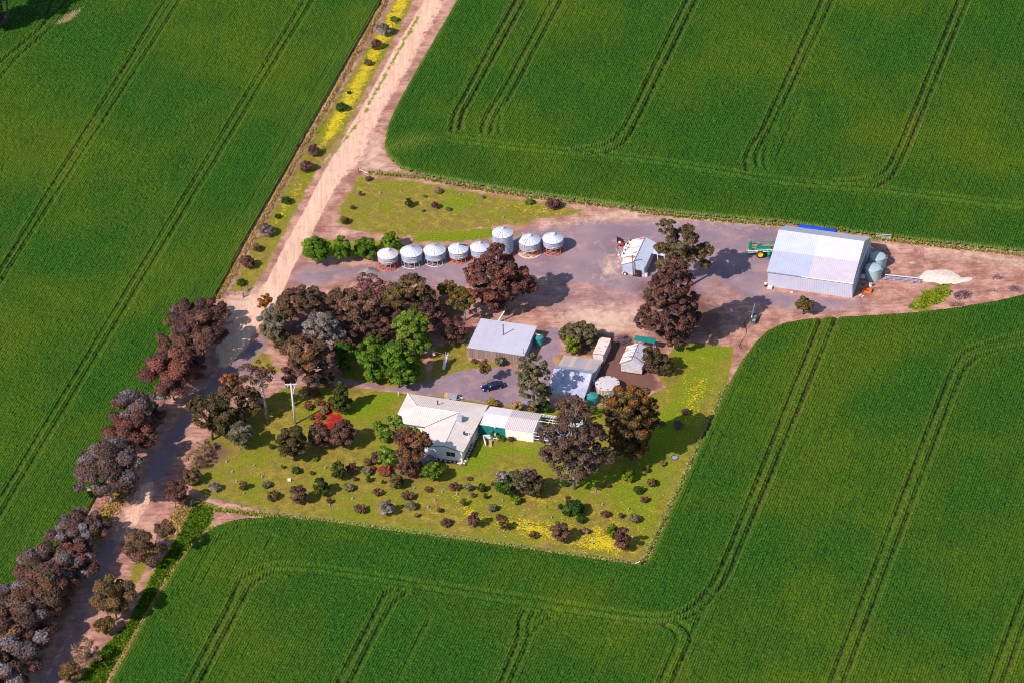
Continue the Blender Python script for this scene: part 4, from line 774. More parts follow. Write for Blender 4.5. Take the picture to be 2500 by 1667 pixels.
T('bush', 'broad grey and olive bush clump in the middle of the lower lawn', 'bush', (1270, 1210), [(1235, 1182, 28, 26, 0, 'deepgreen'), (1262, 1168, 34, 24, 0, 'greygreen'), (1300, 1182, 34, 28, 0, 'darkolive'), (1225, 1162, 16, 14, 0, 'grey'), (1290, 1160, 22, 16, 0, 'greybrown')], 'darkolive', 1.0, .28, .26, 1.1, 'olive', .25)
T('bush', 'golden yellow hedge bush behind the house at the driveway edge', 'bush', (1203, 992), [(1203, 983, 16, 8)], 'gold', 1.1, .22, .35)
T('bush', 'pink and yellow dome bush beside the spiky tree', 'bush', (1263, 1002), [(1262, 990, 15, 10)], 'pinkish', 1.15, .2, .35, 1.2, 'gold', .4)
T('bush', 'clipped ball shaped green bush beside the garden bed', 'bush', (1303, 1008), [(1303, 996, 10, 9)], 'olive', 1.3, .18, .35, 1.3, 'khaki', .3)
T('bush', 'dark green bush in front of the teal shade wall', 'bush', (1207, 1066), [(1205, 1057, 14, 9)], 'teal', 1.1, .22, .35)
T('bush', 'low green bush between the play frame and the white shed', 'bush', (1222, 1074), [(1222, 1069, 10, 6)], 'green', 1.1, .2, .4)
T('bush', 'little dry bush at the foot of the white shed wall', 'bush', (1248, 1076), [(1247, 1070, 8, 6)], 'olivebrown', 1, .2, .4)
T('shrub', 'lone olive shrub standing below the big grey shed', 'shrub', (1960, 768), [(1963, 745, 21, 19)], 'olivebrown', .95, .26, .26, 1.1, 'olive', .4)
T('tree', 'small orange brown tree by the yard entrance at the road', 'tree', (648, 763), [(647, 733, 21, 15), (642, 745, 14, 10)], 'orange', .75, .26, .28, 1, 'olive', .3, bark='bark_pale', tr=.09)
T('gum_tree', 'tree cut by the top left corner casting shade on the crop', 'tree', (-42, 84), [(-38, 15, 46, 52), (-8, 45, 22, 26), (-18, -15, 40, 34)], 'greybrown', .9, .34, .25, 1, 'purple', .4)
T('gum_tree', 'tall tree just outside the top left corner whose shadow falls on the crop', 'tree', (20, 58), [(18, -50, 62, 44)], 'greybrown', .95, .36, .25, 1, 'purple', .3)
for b_, e, l in (((1605, 1060), (1600, 1000, 1, 1), ''),): pass
# young shrubs: a few prototypes, copied with their parts
def proto(kind, pal, tip, tf, shape, sz=0.2):
    rr = np.random.default_rng(abs(sum(map(ord, kind + pal))) + 5)
    a, c = shape
    cl = crown_clumps(np.array([0, 0, c * .9 + .12]), a, c, pal, rr, .34, 1.25, tip, tf)
    V, F, Cc = leaves(cl, sz, 1.05, rr); V[:, 2] = np.maximum(V[:, 2], .03)
    me = mesh_np('crown', V, F); add_attr(me, 'tint', Cc); me.materials.append(MAT['foliage'])
    mb = MB(); mb.tube((0, 0, -.05), (0, 0, c * .9), .06, .03)
    for i in range(6):
        q = cl[rr.integers(len(cl))][0]; mb.tube((0, 0, c * .3), q, .03, .01, 4)
    tm = mb.build('stem', MAT['bark_dark'], None); st = tm.data; bpy.data.objects.remove(tm)
    return me, st
PR = {}
def shrub(px, py, r, kind, label, tall=1.0, group='young shrubs planted on the lawn', name='young_shrub'):
    """px,py base; r half width in photo px"""
    spec = {'olive': ('olivebrown', 'olive', .3), 'brown': ('brown', 'red', .2), 'green': ('green', 'yellowgreen', .3), 'deep': ('deepgreen', 'conifer', .3), 'grey': ('grey', 'greybrown', .3), 'greyg': ('greygreen', 'khaki', .3), 'red': ('darkred', 'red', .4), 'conifer': ('conifer', 'yellowgreen', .4), 'purple': ('violet', None, 0), 'redflower': ('redflower', None, 0), 'lime': ('yellowgreen', 'green', .4), 'bare': ('bare', None, 0)}[kind]
    key = (kind, 'tall' if tall > 1.3 else 'flat' if tall < .75 else 'round', random.randrange(2))
    if key not in PR: PR[key] = proto(kind + str(key[2]), *spec, (1.0, {'tall': 1.6, 'flat': .55, 'round': .85}[key[1]]))
    me, st = PR[key]
    g = P(px, py); s = r / ppm(px, py)
    root = thing(name, label, 'shrub', (g[0], g[1], 0), random.uniform(0, 6.28), group)
    base_h = {'tall': 1.6, 'flat': .55, 'round': .85}[key[1]]
    root.scale = (s, s, s * tall * .85 / base_h if key[1] == 'round' else s * (tall / 1.6 * 1.0 if key[1] == 'tall' else 1))
    for nm, d in (('crown', me), ('stem', st)):
        o = bpy.data.objects.new(nm, d); COL.objects.link(o); o.parent = root
    return root
L4 = lambda x, y: (450 + x / 3.36, 1000 + y / 3.36)
L5 = lambda x, y: (1000 + x / 3.36, 1050 + y / 3.36)
SH = [  # left part of the lower lawn
 (L4, 62, 600, 60, 'brown', .8, 'wide brown shrub at the far left of the lawn beside the road trees'),
 (L4, 248, 660, 42, 'grey', 1.0, 'grey rounded shrub at the left of the lawn above the fence corner'),
 (L4, 485, 655, 32, 'olive', 1.4, 'thin olive sapling in a white pot near the fence corner'),
 (L4, 675, 632, 36, 'greyg', .8, 'small grey green dome shrub left of the white block on the lawn'),
 (L4, 728, 730, 52, 'olive', .6, 'low spreading olive shrub left of the tall brown shrub'),
 (L4, 945, 775, 66, 'brown', 1.5, 'tall brown shrub with grey skirt near the bottom fence'),
 (L4, 1125, 700, 60, 'conifer', 1.5, 'bright green bushy conifer right of the tall brown shrub'),
 (L4, 1272, 570, 55, 'conifer', 1.7, 'pointed green conifer in the middle of the lawn'),
 (L4, 1375, 515, 44, 'red', 1.2, 'dark brown upright shrub right of the pointed conifer'),
 (L4, 920, 515, 34, 'deep', .9, 'small dark green shrub left of the pointed conifer'),
 (L4, 808, 480, 14, 'green', 1.5, 'tiny green seedling left of the small dark green shrub'),
 (L4, 1045, 530, 18, 'brown', 1.1, 'tiny brown shrub just left of the pointed conifer'),
 (L4, 1400, 580, 18, 'brown', 1.2, 'tiny brown shrub right of the pointed conifer base'),
 (L4, 1510, 590, 22, 'conifer', 1.5, 'small dark conifer below the grey shrub of the flower border'),
 (L4, 1628, 605, 14, 'conifer', 1.5, 'tiny conifer below the red flower border'),
 (L4, 1745, 640, 56, 'olive', 1.3, 'olive shrub with yellow tips below the bottlebrush'),
 (L4, 1350, 655, 42, 'greyg', .75, 'grey green low shrub right of the bright green conifer'),
 (L4, 1585, 692, 42, 'brown', .6, 'low brown shrub above the silvery grey shrub'),
 (L4, 1828, 730, 52, 'olive', .6, 'low dark olive shrub right of the silvery grey shrub'),
 (L4, 1440, 835, 52, 'brown', .65, 'low brown shrub left of the silvery grey shrub near the bottom fence'),
 (L4, 1660, 860, 54, 'grey', 1.4, 'silvery grey upright shrub in the lower lawn'),
 (L4, 1858, 810, 40, 'greyg', .9, 'grey green round shrub right of the silvery grey shrub'),
 (L4, 1190, 765, 22, 'olive', 1.3, 'thin olive seedling in a pale guard beside the bright green conifer'),
 (L4, 1905, 880, 18, 'bare', 1.3, 'thin bare seedling near the bottom fence below the round grey shrub'),
 (L4, 2000, 665, 30, 'olive', .6, 'sparse olive tuft below the citrus tree'),
 (L4, 2095, 835, 28, 'olive', .6, 'small olive tuft left of the first yellow flowers'),
 (L4, 2145, 945, 42, 'brown', .75, 'dense brown round shrub close to the bottom fence'),
 (L4, 2215, 650, 46, 'brown', .55, 'flat brown shrub below the lush house lawn'),
 (L4, 720, 310, 24, 'deep', .8, 'small dark green shrub left of the large dome shrub'),
 (L4, 1075, 415, 30, 'green', .6, 'small bright leafy plant at the foot of the dome shrubs'),
 (L4, 1500, 525, 40, 'greyg', .8, 'grey shrub at the left end of the red flower border'),
 (L4, 1545, 490, 22, 'redflower', .8, 'small red flowering shrub beside the grey border shrub'),
 (L4, 1645, 530, 46, 'redflower', .8, 'larger red flowering shrub under the tall light green bush'),
 (L4, 1580, 430, 46, 'red', 1.2, 'dark red shrub left of the tall light green bush'),
 (L4, 1510, 450, 36, 'olive', .9, 'olive shrub left of the dark red shrub'),
 # right part
 (L5, 485, 490, 30, 'greyg', 1.1, 'grey green upright shrub left of the broad bush clump'),
 (L5, 595, 500, 34, 'conifer', 1.2, 'dark green conifer touching the left of the broad bush clump'),
 (L5, 515, 545, 20, 'bare', 1.2, 'thin grey seedling below the dark green conifer'),
 (L5, 626, 560, 18, 'conifer', 1.6, 'small pointed conifer below the broad bush clump'),
 (L5, 685, 455, 20, 'red', .9, 'small dark shrub at the upper left of the broad bush clump'),
 (L5, 490, 405, 20, 'olive', .8, 'small olive shrub on the lush lawn left of the broad clump'),
 (L5, 440, 615, 26, 'olive', 1.4, 'olive upright shrub in the first yellow flower patch'),
 (L5, 530, 800, 46, 'red', 1.9, 'tall dark brown shrub at the left of the yellow flowers'),
 (L5, 680, 655, 36, 'greyg', .9, 'grey green dome shrub above the yellow flowers'),
 (L5, 775, 815, 40, 'olive', 1.4, 'thin olive sapling in a white pot among the yellow flowers'),
 (L5, 735, 740, 28, 'red', 1.3, 'dark thin shrub behind the white pot sapling'),
 (L5, 872, 600, 34, 'lime', 1.2, 'yellow green thin shrub right below the broad bush clump'),
 (L5, 1015, 875, 40, 'olive', .65, 'low olive brown shrub in the middle of the yellow flowers'),
 (L5, 1240, 910, 72, 'brown', 1.35, 'large brown upright shrub between the two yellow flower fields'),
 (L5, 1745, 980, 66, 'red', 1.7, 'tall red and grey shrub near the lower right lawn corner'),
 (L5, 1660, 870, 52, 'lime', 1.3, 'yellow green shrub leaning behind the tall red and grey shrub'),
 (L5, 1345, 690, 80, 'deep', .9, 'large spreading green shrub below the forked gum'),
 (L5, 1240, 645, 24, 'deep', 1.1, 'small dark conifer left of the large spreading green shrub'),
 (L5, 1405, 750, 38, 'deep', .75, 'grey green low shrub below the large spreading green shrub'),
 (L5, 1445, 840, 28, 'bare', 1.0, 'sparse brown shrub right of the large brown upright shrub'),
 (L5, 1608, 705, 40, 'brown', .7, 'low red brown shrub right of the large spreading green shrub'),
 (L5, 1735, 715, 20, 'olive', 1.2, 'small olive shrub left of the grey shrub near the right fence'),
 (L5, 1845, 745, 42, 'greyg', .95, 'grey shrub close to the right hand fence'),
 (L5, 1930, 585, 30, 'red', .9, 'small reddish shrub near the right fence below the forked gum shade'),
 (L5, 1880, 505, 40, 'deep', .75, 'dark green low shrub in the shade edge of the gums'),
 (L5, 1990, 450, 46, 'olive', .7, 'olive brown wide shrub beside the right fence'),
 (L5, 1795, 410, 58, 'lime', .95, 'bright green rounded shrub in the gum shade'),
 (L5, 1270, 450, 34, 'deep', .8, 'dark green plant at the foot of the forked gum'),
 (L5, 1295, 560, 20, 'red', .6, 'small dark stump like shrub below the forked gum'),
 (L5, 1630, 465, 20, 'red', .8, 'little dark shrub in the shade right of the forked gum'),
 (Z8, 1385, 292, 32, 'red', .8, 'dark red brown shrub on the right lawn beside the yellow patch'),
 (Z8, 1325, 405, 34, 'purple', 1.1, 'dark blue grey shrub on the right lawn in the gum shadow'),
 (Z8, 1190, 385, 26, 'purple', .8, 'violet flowering shrub at the edge of the orange tipped gum'),
 (Z8, 1075, 755, 26, 'olive', .8, 'faint olive shrub in the shade left of the purple ring'),
 (Z8, 1200, 700, 24, 'bare', .9, 'sparse brown shrub above the bright green rounded shrub'),
]
for f_, x, y, r, k, tl, l in SH:
    q = f_(x, y); kk = 3.36 if f_ is not Z8 else 3.267
    shrub(q[0], q[1], r / kk, k, l, tl)
V2 = lambda x, y: (500 + x / 2.063, y / 2.063)
g6 = 'shrubs planted along the flowering verge'
for x, y, r, k, tl, l in ((955, 108, 20, 'green', .7, 'small green shrub topmost on the yellow verge'), (900, 180, 32, 'grey', 1.2, 'large grey shrub near the top of the yellow verge'), (862, 250, 24, 'red', 1.3, 'dark brown shrub just below the large grey verge shrub'), (822, 328, 20, 'olive', .8, 'small olive shrub on the brightest yellow of the verge'), (690, 558, 27, 'deep', .8, 'dark green round shrub alone on the yellow verge'), (548, 785, 26, 'red', 1.3, 'dark shrub at the lower end of the bright yellow verge'), (510, 865, 30, 'red', 1.1, 'brown shrub below the end of the bright yellow verge'), (412, 1025, 26, 'deep', .7, 'flat green shrub halfway down the greener verge'), (368, 1098, 14, 'deep', .8, 'tiny green shrub on the lower verge'), (315, 1188, 32, 'grey', 1.1, 'grey brown shrub on the lower verge'), (265, 1265, 22, 'olive', .9, 'small olive shrub below the grey brown verge shrub'), (215, 1350, 32, 'red', 1.2, 'dark shrub near the lower end of the verge'), (185, 1435, 24, 'deep', .7, 'lowest green shrub of the verge beside the gate'), (727, 474, 10, 'deep', .8, 'tiny dark shrub between the verge bushes')):
    q = V2(x, y); shrub(q[0], q[1], r / 2.063, k, l, tl, g6, 'verge_shrub')
V3 = lambda x, y: (800 + x / 2.94, 380 + y / 2.94)
g7 = 'shrubs scattered over the paddock behind the silos'
for x, y, r, k, tl, l in ((292, 180, 22, 'brown', .8, 'small brown shrub at the upper left corner of the paddock'), (236, 292, 14, 'red', 1.6, 'thin dark shrub at the left edge of the paddock'), (178, 388, 15, 'brown', 1.3, 'small rusty shrub low on the left of the paddock'), (122, 490, 30, 'olive', 1.0, 'dark olive shrub at the lower left corner of the paddock'), (580, 372, 26, 'conifer', 1.6, 'upright green brown tree shrub in the middle of the paddock'), (790, 268, 26, 'bare', .8, 'sparse grey shrub above the middle of the paddock'), (772, 380, 26, 'red', 1.1, 'reddish shrub right of the upright paddock tree'), (868, 395, 18, 'grey', .8, 'small blue grey shrub on the green part of the paddock'), (1118, 308, 16, 'bare', .7, 'tiny bare shrub on the upper paddock'), (1625, 378, 46, 'red', .85, 'largest dark red shrub at the right end of the paddock'), (684, 402, 12, 'greyg', .8, 'tiny grey shrub below the reddish paddock shrub'), (1450, 345, 30, 'green', .5, 'flat green patch shrub left of the largest red shrub'), (700, 300, 14, 'green', .6, 'tiny green tuft left of the sparse grey shrub')):
    q = V3(x, y); shrub(q[0], q[1], r / 2.94, k, l, tl, g7, 'paddock_shrub')
for x, y, r, k, tl, l in ((760, 965, 9, 'olive', .8, 'olive plant in the middle of the red flower bed'), (775, 985, 11, 'greyg', .7, 'grey green plant low in the red flower bed'), (742, 1000, 8, 'olive', .8, 'small plant at the near tip of the red flower bed'), (792, 958, 8, 'deep', .9, 'dark plant at the upper right of the red flower bed'), (752, 942, 12, 'redflower', .5, 'low red flowering plant at the top of the red flower bed'), (778, 972, 12, 'redflower', .5, 'low red flowering plant in the centre of the red flower bed'), (735, 975, 12, 'redflower', .5, 'low red flowering plant at the left of the red flower bed'), (800, 975, 11, 'redflower', .5, 'low red flowering plant at the right end of the red flower bed'), (762, 1000, 11, 'redflower', .5, 'low red flowering plant at the bottom of the red flower bed')):
    shrub(x * 1.0 + 18, y + 22, r, k, l, tl, 'plants in the red flower bed', 'bed_plant')
# long grass along the fences and weeds
def grass_strip(label, px, width, n, col, hgt=(.15, .42), name='long_grass'):
    pts = wpoly(px); seg = np.linalg.norm(np.diff(pts, axis=0), axis=1); cum = np.concatenate([[0], np.cumsum(seg)])
    t = rng.random(n) * cum[-1]; i = np.clip(np.searchsorted(cum, t) - 1, 0, len(seg) - 1)
    f = ((t - cum[i]) / seg[i])[:, None]; p = pts[i] * (1 - f) + pts[i + 1] * f
    d = (pts[i + 1] - pts[i]) / seg[i][:, None]; nn = np.stack([-d[:, 1], d[:, 0]], 1)
    p = p + nn * (rng.normal(0, .45, n) * width)[:, None]
    _tuft(name, label, p, col, hgt)
def _tuft(name, label, p, col, hgt, zoff=None):
    n = len(p); h = rng.uniform(*hgt, n); an = rng.uniform(0, 6.28, n); w = rng.uniform(.10, .24, n)
    dx, dy = np.cos(an) * w, np.sin(an) * w; lx, ly = rng.normal(0, .22, n), rng.normal(0, .22, n)
    z0 = np.zeros(n) if zoff is None else zoff
    V = np.stack([np.stack([p[:, 0] - dx, p[:, 1] - dy, z0], 1), np.stack([p[:, 0] + dx, p[:, 1] + dy, z0], 1), np.stack([p[:, 0] + lx + dx * .6, p[:, 1] + ly + dy * .6, z0 + h], 1), np.stack([p[:, 0] + lx - dx * .6, p[:, 1] + ly - dy * .6, z0 + h], 1)], 1).reshape(-1, 3)
    me = mesh_np(name, V, np.arange(len(V)).reshape(-1, 4))
    c = np.array([col[k] for k in rng.integers(len(col), size=n)]) * rng.uniform(.8, 1.2, (n, 1)); add_attr(me, 'tint', np.repeat(c, 4, 0))
    return tag(link(name, me, MAT['foliage']), label, 'grass', None, 'stuff')
DRY = [(.46, .31, .10), (.38, .24, .08), (.30, .21, .05)]; FRESH = [(.26, .28, .05), (.36, .36, .09), (.20, .24, .03)]
grass_strip('dry golden grass along the fence between the left crop and the verge', K([(902, -30), (880, 15), (825, 115), (738, 268), (638, 445), (556, 590), (500, 688)]), .55, 6000, DRY)
grass_strip('pale green long grass along the bottom fence of the lawn', K([(445, 1150), (500, 1170), (640, 1187), (760, 1200), (900, 1220), (1100, 1246), (1300, 1275), (1470, 1299)]), .75, 5200, FRESH)
grass_strip('pale green long grass along the right hand fence of the lawn', K([(1476, 1294), (1538, 1168), (1598, 1040), (1640, 948), (1672, 882)]), .6, 3600, FRESH)
grass_strip('green and tan grass along the paddock top fence', K([(845, 398), (960, 408), (1100, 434), (1200, 450), (1300, 462), (1420, 476), (1500, 491), (1600, 501), (1800, 518)]), .7, 4200, FRESH + DRY[2:])
grass_strip('tan grass along the top crop edge right of the big shed', K([(1995, 546), (2160, 566), (2352, 587), (2560, 612)]), .6, 1800, DRY + FRESH)
grass_strip('dry grass line between the weedy strip and the bottom crop', K([(490, 1212), (455, 1240), (402, 1308), (335, 1420), (255, 1568), (210, 1650)]), .6, 2600, DRY + FRESH)
grass_strip('dry grass under the roadside trees', K([(300, 1110), (240, 1180), (205, 1240)]), 2.2, 1600, DRY)
grass_strip('dry grass tufts at the lawn corner by the road', K([(440, 1140), (410, 1190), (380, 1240)]), 1.8, 1000, DRY)
def weed_area(label, px, n, col, hgt, name='weeds', mound=0.0, cut=.55):
    wp = wpoly(px); lo, hi = wp.min(0), wp.max(0); p = rng.uniform(lo, hi, (n * 3, 2)); p = p[inside(p[:, 0], p[:, 1], wp)]; w_ = sum(np.sin(p[:, 0] * kx + p[:, 1] * ky + kp) for kx, ky, kp in rng.normal(0, 1.3, (6, 3))); p = p[(sdf(p[:, 0], p[:, 1], wp) + w_ * cut > (.5 if cut else 0))][:n]
    zo = None
    if mound: zo = np.clip(sdf(p[:, 0], p[:, 1], wp), 0, 2) / 2 * mound * rng.uniform(.4, 1, len(p))
    return _tuft(name, label, p, col, hgt, zo)
weed_area('lush green weeds in the strip between road trees and bottom crop', K([(450, 1150), (492, 1166), (480, 1205), (452, 1238), (395, 1305), (325, 1420), (245, 1560), (205, 1640), (150, 1640), (180, 1568), (240, 1485), (300, 1420), (345, 1330), (405, 1235)]), 15000, [(.04, .105, .008), (.06, .13, .01), (.10, .16, .012)], (.12, .38), cut=0.0)
weed_area('bright green weed patch below the sand heap', K([(2085, 705), (2100, 685), (2120, 668), (2160, 655), (2190, 650), (2186, 672), (2172, 690), (2140, 705), (2130, 716), (2100, 716)]), 1400, [(.12, .19, .012), (.22, .27, .02), (.30, .33, .04), (.10, .13, .01)], (.06, .22))
# ------------------------------------------------------------------ buildings (local axes: x along the front, y to the back, z up)
def bld(name, label, cat, gx, gy, rz=TH): return thing(name, label, cat, (gx, gy, 0), rz)
# big grey machinery shed
b = bld('machinery_shed', 'largest pale grey steel shed with two tone roof at the right', 'shed', 71.99, 11.22)
MB().prism([(0.05, 0), (16.85, 0), (16.85, 4.05), (10.8, 7.15), (0.05, 3.85)], -18.35, -0.05, 'u').build('wall', MAT['zinc_wall'], b)
s1 = .0; q = lambda v: 4.0 + (7.3 - 4.0) * v / 10.8
xm = -9.6
for nm, x0, x1, mt in (('roof', -18.5, xm, ''), ('roof', xm, .1, '_right')):
    MB().slab([(x0, 5.4, q(5.4)), (x1, 5.4, q(5.4)), (x1, 10.8, 7.3), (x0, 10.8, 7.3)], .1).slab([(x0, 10.8, 7.3), (x1, 10.8, 7.3), (x1, 17.05, 4.2), (x0, 17.05, 4.2)], .1).build('roof', MAT['zinc_roof' + mt], b)
    MB().slab([(x0, -.15, q(-.15)), (x1, -.15, q(-.15)), (x1, 5.4, q(5.4)), (x0, 5.4, q(5.4))], .1).build('lower_roof', MAT['zinc_roof_low' + mt], b)
MB().box(-18.5, -11, -.30, -.16, 3.80, 3.95).build('gutter', MAT['dull_metal'], b); MB().box(-11, .12, -.30, -.16, 3.80, 3.95).build('gutter', MAT['white_trim'], b)
MB().tube((.14, -.1, 3.85), (.14, 17, 3.95), .09).tube((.14, 14.3, 3.9), (1.4, 14.1, 3.4), .08).tube((.14, 16.9, 3.9), (.14, 16.9, 0), .06).build('pipe', MAT['white_trim'], b)
MB().box(-18.42, -18.36, 3, 14, 0, 3.7).build('doorway', MAT['black'], b)
MB().box(-18.2, -17.2, -.95, -.1, .0, .5).build('step', MAT['pale_concrete'], b)
# wool shed
b = bld('wool_shed', 'white and rust striped gable roofed wool shed behind the tall gum', 'shed', 28.6, 21.78)
MB().prism([(-4.85, .45), (-.03, .45), (-.03, 2.5), (-2.2, 3.6), (-4.85, 2.45)], .03, 9.1, 'v').build('wall', MAT['wool_wall'], b)
MB().box(-4.9, 0.02, -.02, 9.15, -.05, .449).build('plinth', MAT['concrete'], b)
MB().slab([(-5.1, -.2, 2.46), (-2.2, -.2, 3.72), (-2.2, 9.25, 3.72), (-5.1, 9.25, 2.46)], .06).build('roof', MAT['wool_left'], b)
MB().slab([(-2.2, -.2, 3.72), (.22, -.2, 2.52), (.22, 9.25, 2.52), (-2.2, 9.25, 3.72)], .06).build('roof', MAT['wool_right'], b)
MB().tube((-2.2, -.2, 3.74), (-2.2, 9.25, 3.74), .09).build('ridge_cap', MAT['silo_wall'], b)
d_ = MB().box(-1.95, -.75, -.45, -.02, 0, 1.5).build('door', MAT['black'], b)
MB().box(-1.6, -1.5, -.5, -.45, .7, .9).build('handle', MAT['grey_steel'], d_)
MB().slab([(.2, 5.4, 2.45), (3.0, 5.4, 2.1), (3.0, 9.0, 2.1), (.2, 9.0, 2.45)], .06).build('lean_to_roof', MAT['wool_right'], b)
for x, y, z in ((2.85, 5.45, 2.05), (2.85, 8.8, 2.05), (1.4, 5.45, 2.2)): MB().box(x, x + .15, y, y + .15, 0, z).build('lean_to_post', MAT['pale_concrete'], b)
# old tall roofed shed
b = bld('barn', 'old shed with a high curved patchwork iron roof beside the concrete tank', 'shed', 14.38, -23.09)
MB().prism([(0, 0), (13.3, 0), (13.3, 1.75), (9.1, 2.1), (5.66, 3.8), (4.1, 3.05), (2.8, 2.6), (0, 2.1)], -7.75, -.03, 'u').build('wall', MAT['iron_side'], b)
MB().box(-7.8, .0, -.03, .02, 0, 2.06).build('front_wall', MAT['old_iron_wall'], b)
MB().slab([(-7.95, -.3, 2.12), (.12, -.3, 2.12), (.12, 2.8, 2.72), (-7.95, 2.8, 2.72)], .05).slab([(-7.95, 2.8, 2.72), (.12, 2.8, 2.72), (.12, 4.2, 3.2), (-7.95, 4.2, 3.2)], .05).slab([(-7.95, 4.2, 3.2), (.12, 4.2, 3.2), (.12, 5.66, 3.95), (-7.95, 5.66, 3.95)], .05).slab([(-7.95, 5.66, 3.95), (.12, 5.66, 3.95), (.12, 8.0, 2.75), (-7.95, 8.0, 2.75)], .05).build('roof', MAT['old_iron'], b)
MB().slab([(-7.95, 8.0, 2.75), (.12, 8.0, 2.75), (.12, 9.1, 2.3), (-7.95, 9.1, 2.3)], .05).build('lower_roof', MAT['old_iron'], b)
MB().slab([(-7.95, 9.1, 2.3), (.12, 9.1, 2.3), (.12, 13.5, 1.85), (-7.95, 13.5, 1.85)], .05).build('back_roof', MAT['old_iron_tan'], b)
MB().tube((.2, 13.3, 1.8), (.25, 5.9, 1.9), .07).tube((.25, 5.9, 1.9), (1.9, 5.3, 2.2), .07).build('pipe', MAT['white_trim'], b)
# concrete tank
b = thing('concrete_tank', 'large round concrete water tank with a flat pale lid', 'water tank', (19.26, -18.49, 0))
MB().lathe([(2.45, 0), (2.45, 1.85)], 40).build('wall', MAT['tank_concrete'], b, False)
MB().lathe([(2.55, 1.86), (2.55, 1.96), (0, 2.06)], 40).build('lid', MAT['tank_lid'], b)
r_ = MB()
for k in range(9):
    t_ = .4 + k * .72; r_.box(2.25 * math.cos(t_) - .14, 2.25 * math.cos(t_) + .14, 2.25 * math.sin(t_) - .14, 2.25 * math.sin(t_) + .14, 1.97, 2.10)
r_.build('weights', MAT['rust'], b)
b = thing('water_tank', 'small teal green tank with cone roof at the corner of the curved iron roof shed', 'water tank', (15.99, -22.15, 0))
def small_tank(b, r, h, c, mat):
    MB().lathe([(r, 0), (r, h * .25), (r * 1.01, h * .27), (r, h * .29), (r, h * .6), (r * 1.01, h * .62), (r, h * .64), (r, h)], 28).build('body', MAT[mat], b, False)
    MB().lathe([(r * 1.02, h), (r * .12, h + c), (.0, h + c + .03)], 14).build('lid', MAT[mat], b)
small_tank(b, 1.28, 1.7, .38, 'green_tank')
MB().tube((-1.6, -.3, 1.95), (-.5, .1, 2.05), .07).build('inlet_pipe', MAT['pale_tank'], b)
b = thing('water_tank', 'teal green tank against the end wall of the plank sided shed', 'water tank', (5.6, -1.45, 0)); small_tank(b, .97, 2.0, .3, 'green_tank')
MB().tube((-1.0, .6, 2.35), (.3, .2, 2.3), .08).build('inlet_pipe', MAT['white_trim'], b)
def dome_tank(label, px, py):
    g = P(px, py); b = thing('water_tank', label, 'water tank', (g[0], g[1], 0))
    r = 1.74; h = 2.45
    MB().lathe([(r, 0), (r, h)], 48).build('body', MAT['pale_tank'], b, False)
    MB().lathe([(r * 1.02, h - .02), (r * .95, h + .08), (r * .7, h + .2), (r * .35, h + .29), (0, h + .32)], 48).build('lid', MAT['pale_tank'], b, True)
    MB().tube((-1.2, -.3, h + .1), (-1.2, -.3, h + .42), .18, .18, 10).build('inlet', MAT['grey_steel'], b)
    MB().tube((1.5, -.7, h - .05), (1.85, -.85, h - .05), .06).tube((1.72, .3, 0), (2.1, .35, 2.2), .04).build('overflow_pipe', MAT['white_trim'], b)
dome_tank('nearer domed grey green tank beside the big grey shed', 2132, 676); dome_tank('farther domed grey green tank half in the shadow of the big shed', 2143, 649)
# container
b = bld('shipping_container', 'rust streaked white shipping container between the old sheds', 'container', 18.87, -9.46)
MB().box(-2.4, -.04, .05, 6.02, .12, 2.46).build('body', MAT['container'], b)
MB().box(-2.42, -.02, .03, 6.04, 2.47, 2.52).build('roof', MAT['container_top'], b)
fr = MB()
for x in (-2.44, -.12):
    for y in (0, 5.92): fr.box(x, x + .12, y, y + .14, 0.1, 2.55)
for z in (.06, 2.46):
    for y in (0, 5.94): fr.box(-2.32, -.12, y, y + .12, z, z + .12)
fr.build('frame', MAT['rust'], b)
for k in range(2):
    x0 = -2.3 + k * 1.1; dd = MB()
    for j in range(5): dd.box(x0 + j * .22, x0 + j * .22 + .12, -.05, .05, .2, 2.44)
    dd.build('door', MAT['white_wall'], b)
# rusty small shed
b = bld('storage_shed', 'small grey shed with a rust striped gable roof beside the container', 'shed', 26.59, -13.46)
MB().prism([(-4.48, .3), (-.02, .3), (-.02, 2.45), (-2.2, 3.6), (-4.48, 2.45)], .0, 5.75, 'v').build('wall', MAT['old_iron_wall'], b)
MB().slab([(-4.75, -.2, 2.42), (-2.2, -.2, 3.78), (-2.2, 5.9, 3.78), (-4.75, 5.9, 2.42)], .06).build('roof', MAT['rusty_left'], b)
MB().slab([(-2.2, -.2, 3.78), (.25, -.2, 2.42), (.25, 5.9, 2.42), (-2.2, 5.9, 3.78)], .06).build('roof', MAT['rusty_right'], b)
MB().tube((-2.2, -.2, 3.8), (-2.2, 5.9, 3.8), .07).build('ridge_cap', MAT['grey_steel'], b)
st = MB()
for x in (-4.3, -2.9, -1.5, -.2):
    for y in (.15, 2.8, 5.5): st.box(x - .12, x + .12, y - .12, y + .12, 0, .3)
st.build('stump', MAT['wood_post'], b)
# teal shelter behind it
b = bld('shade_shelter', 'teal shade cloth shelter behind the rust striped small shed', 'shelter', 26.59, -13.46)
MB().slab([(-3.9, 8.3, 2.35), (.55, 8.3, 2.35), (.6, 9.7, 2.65), (-3.85, 9.7, 2.65)], .06).build('roof', MAT['teal_cloth'], b)
for x in (-3.8, .4):
    for y in (8.4, 9.6): MB().box(x - .05, x + .05, y - .05, y + .05, 0, 2.3 if y < 9 else 2.55).build('post', MAT['grey_steel'], b)
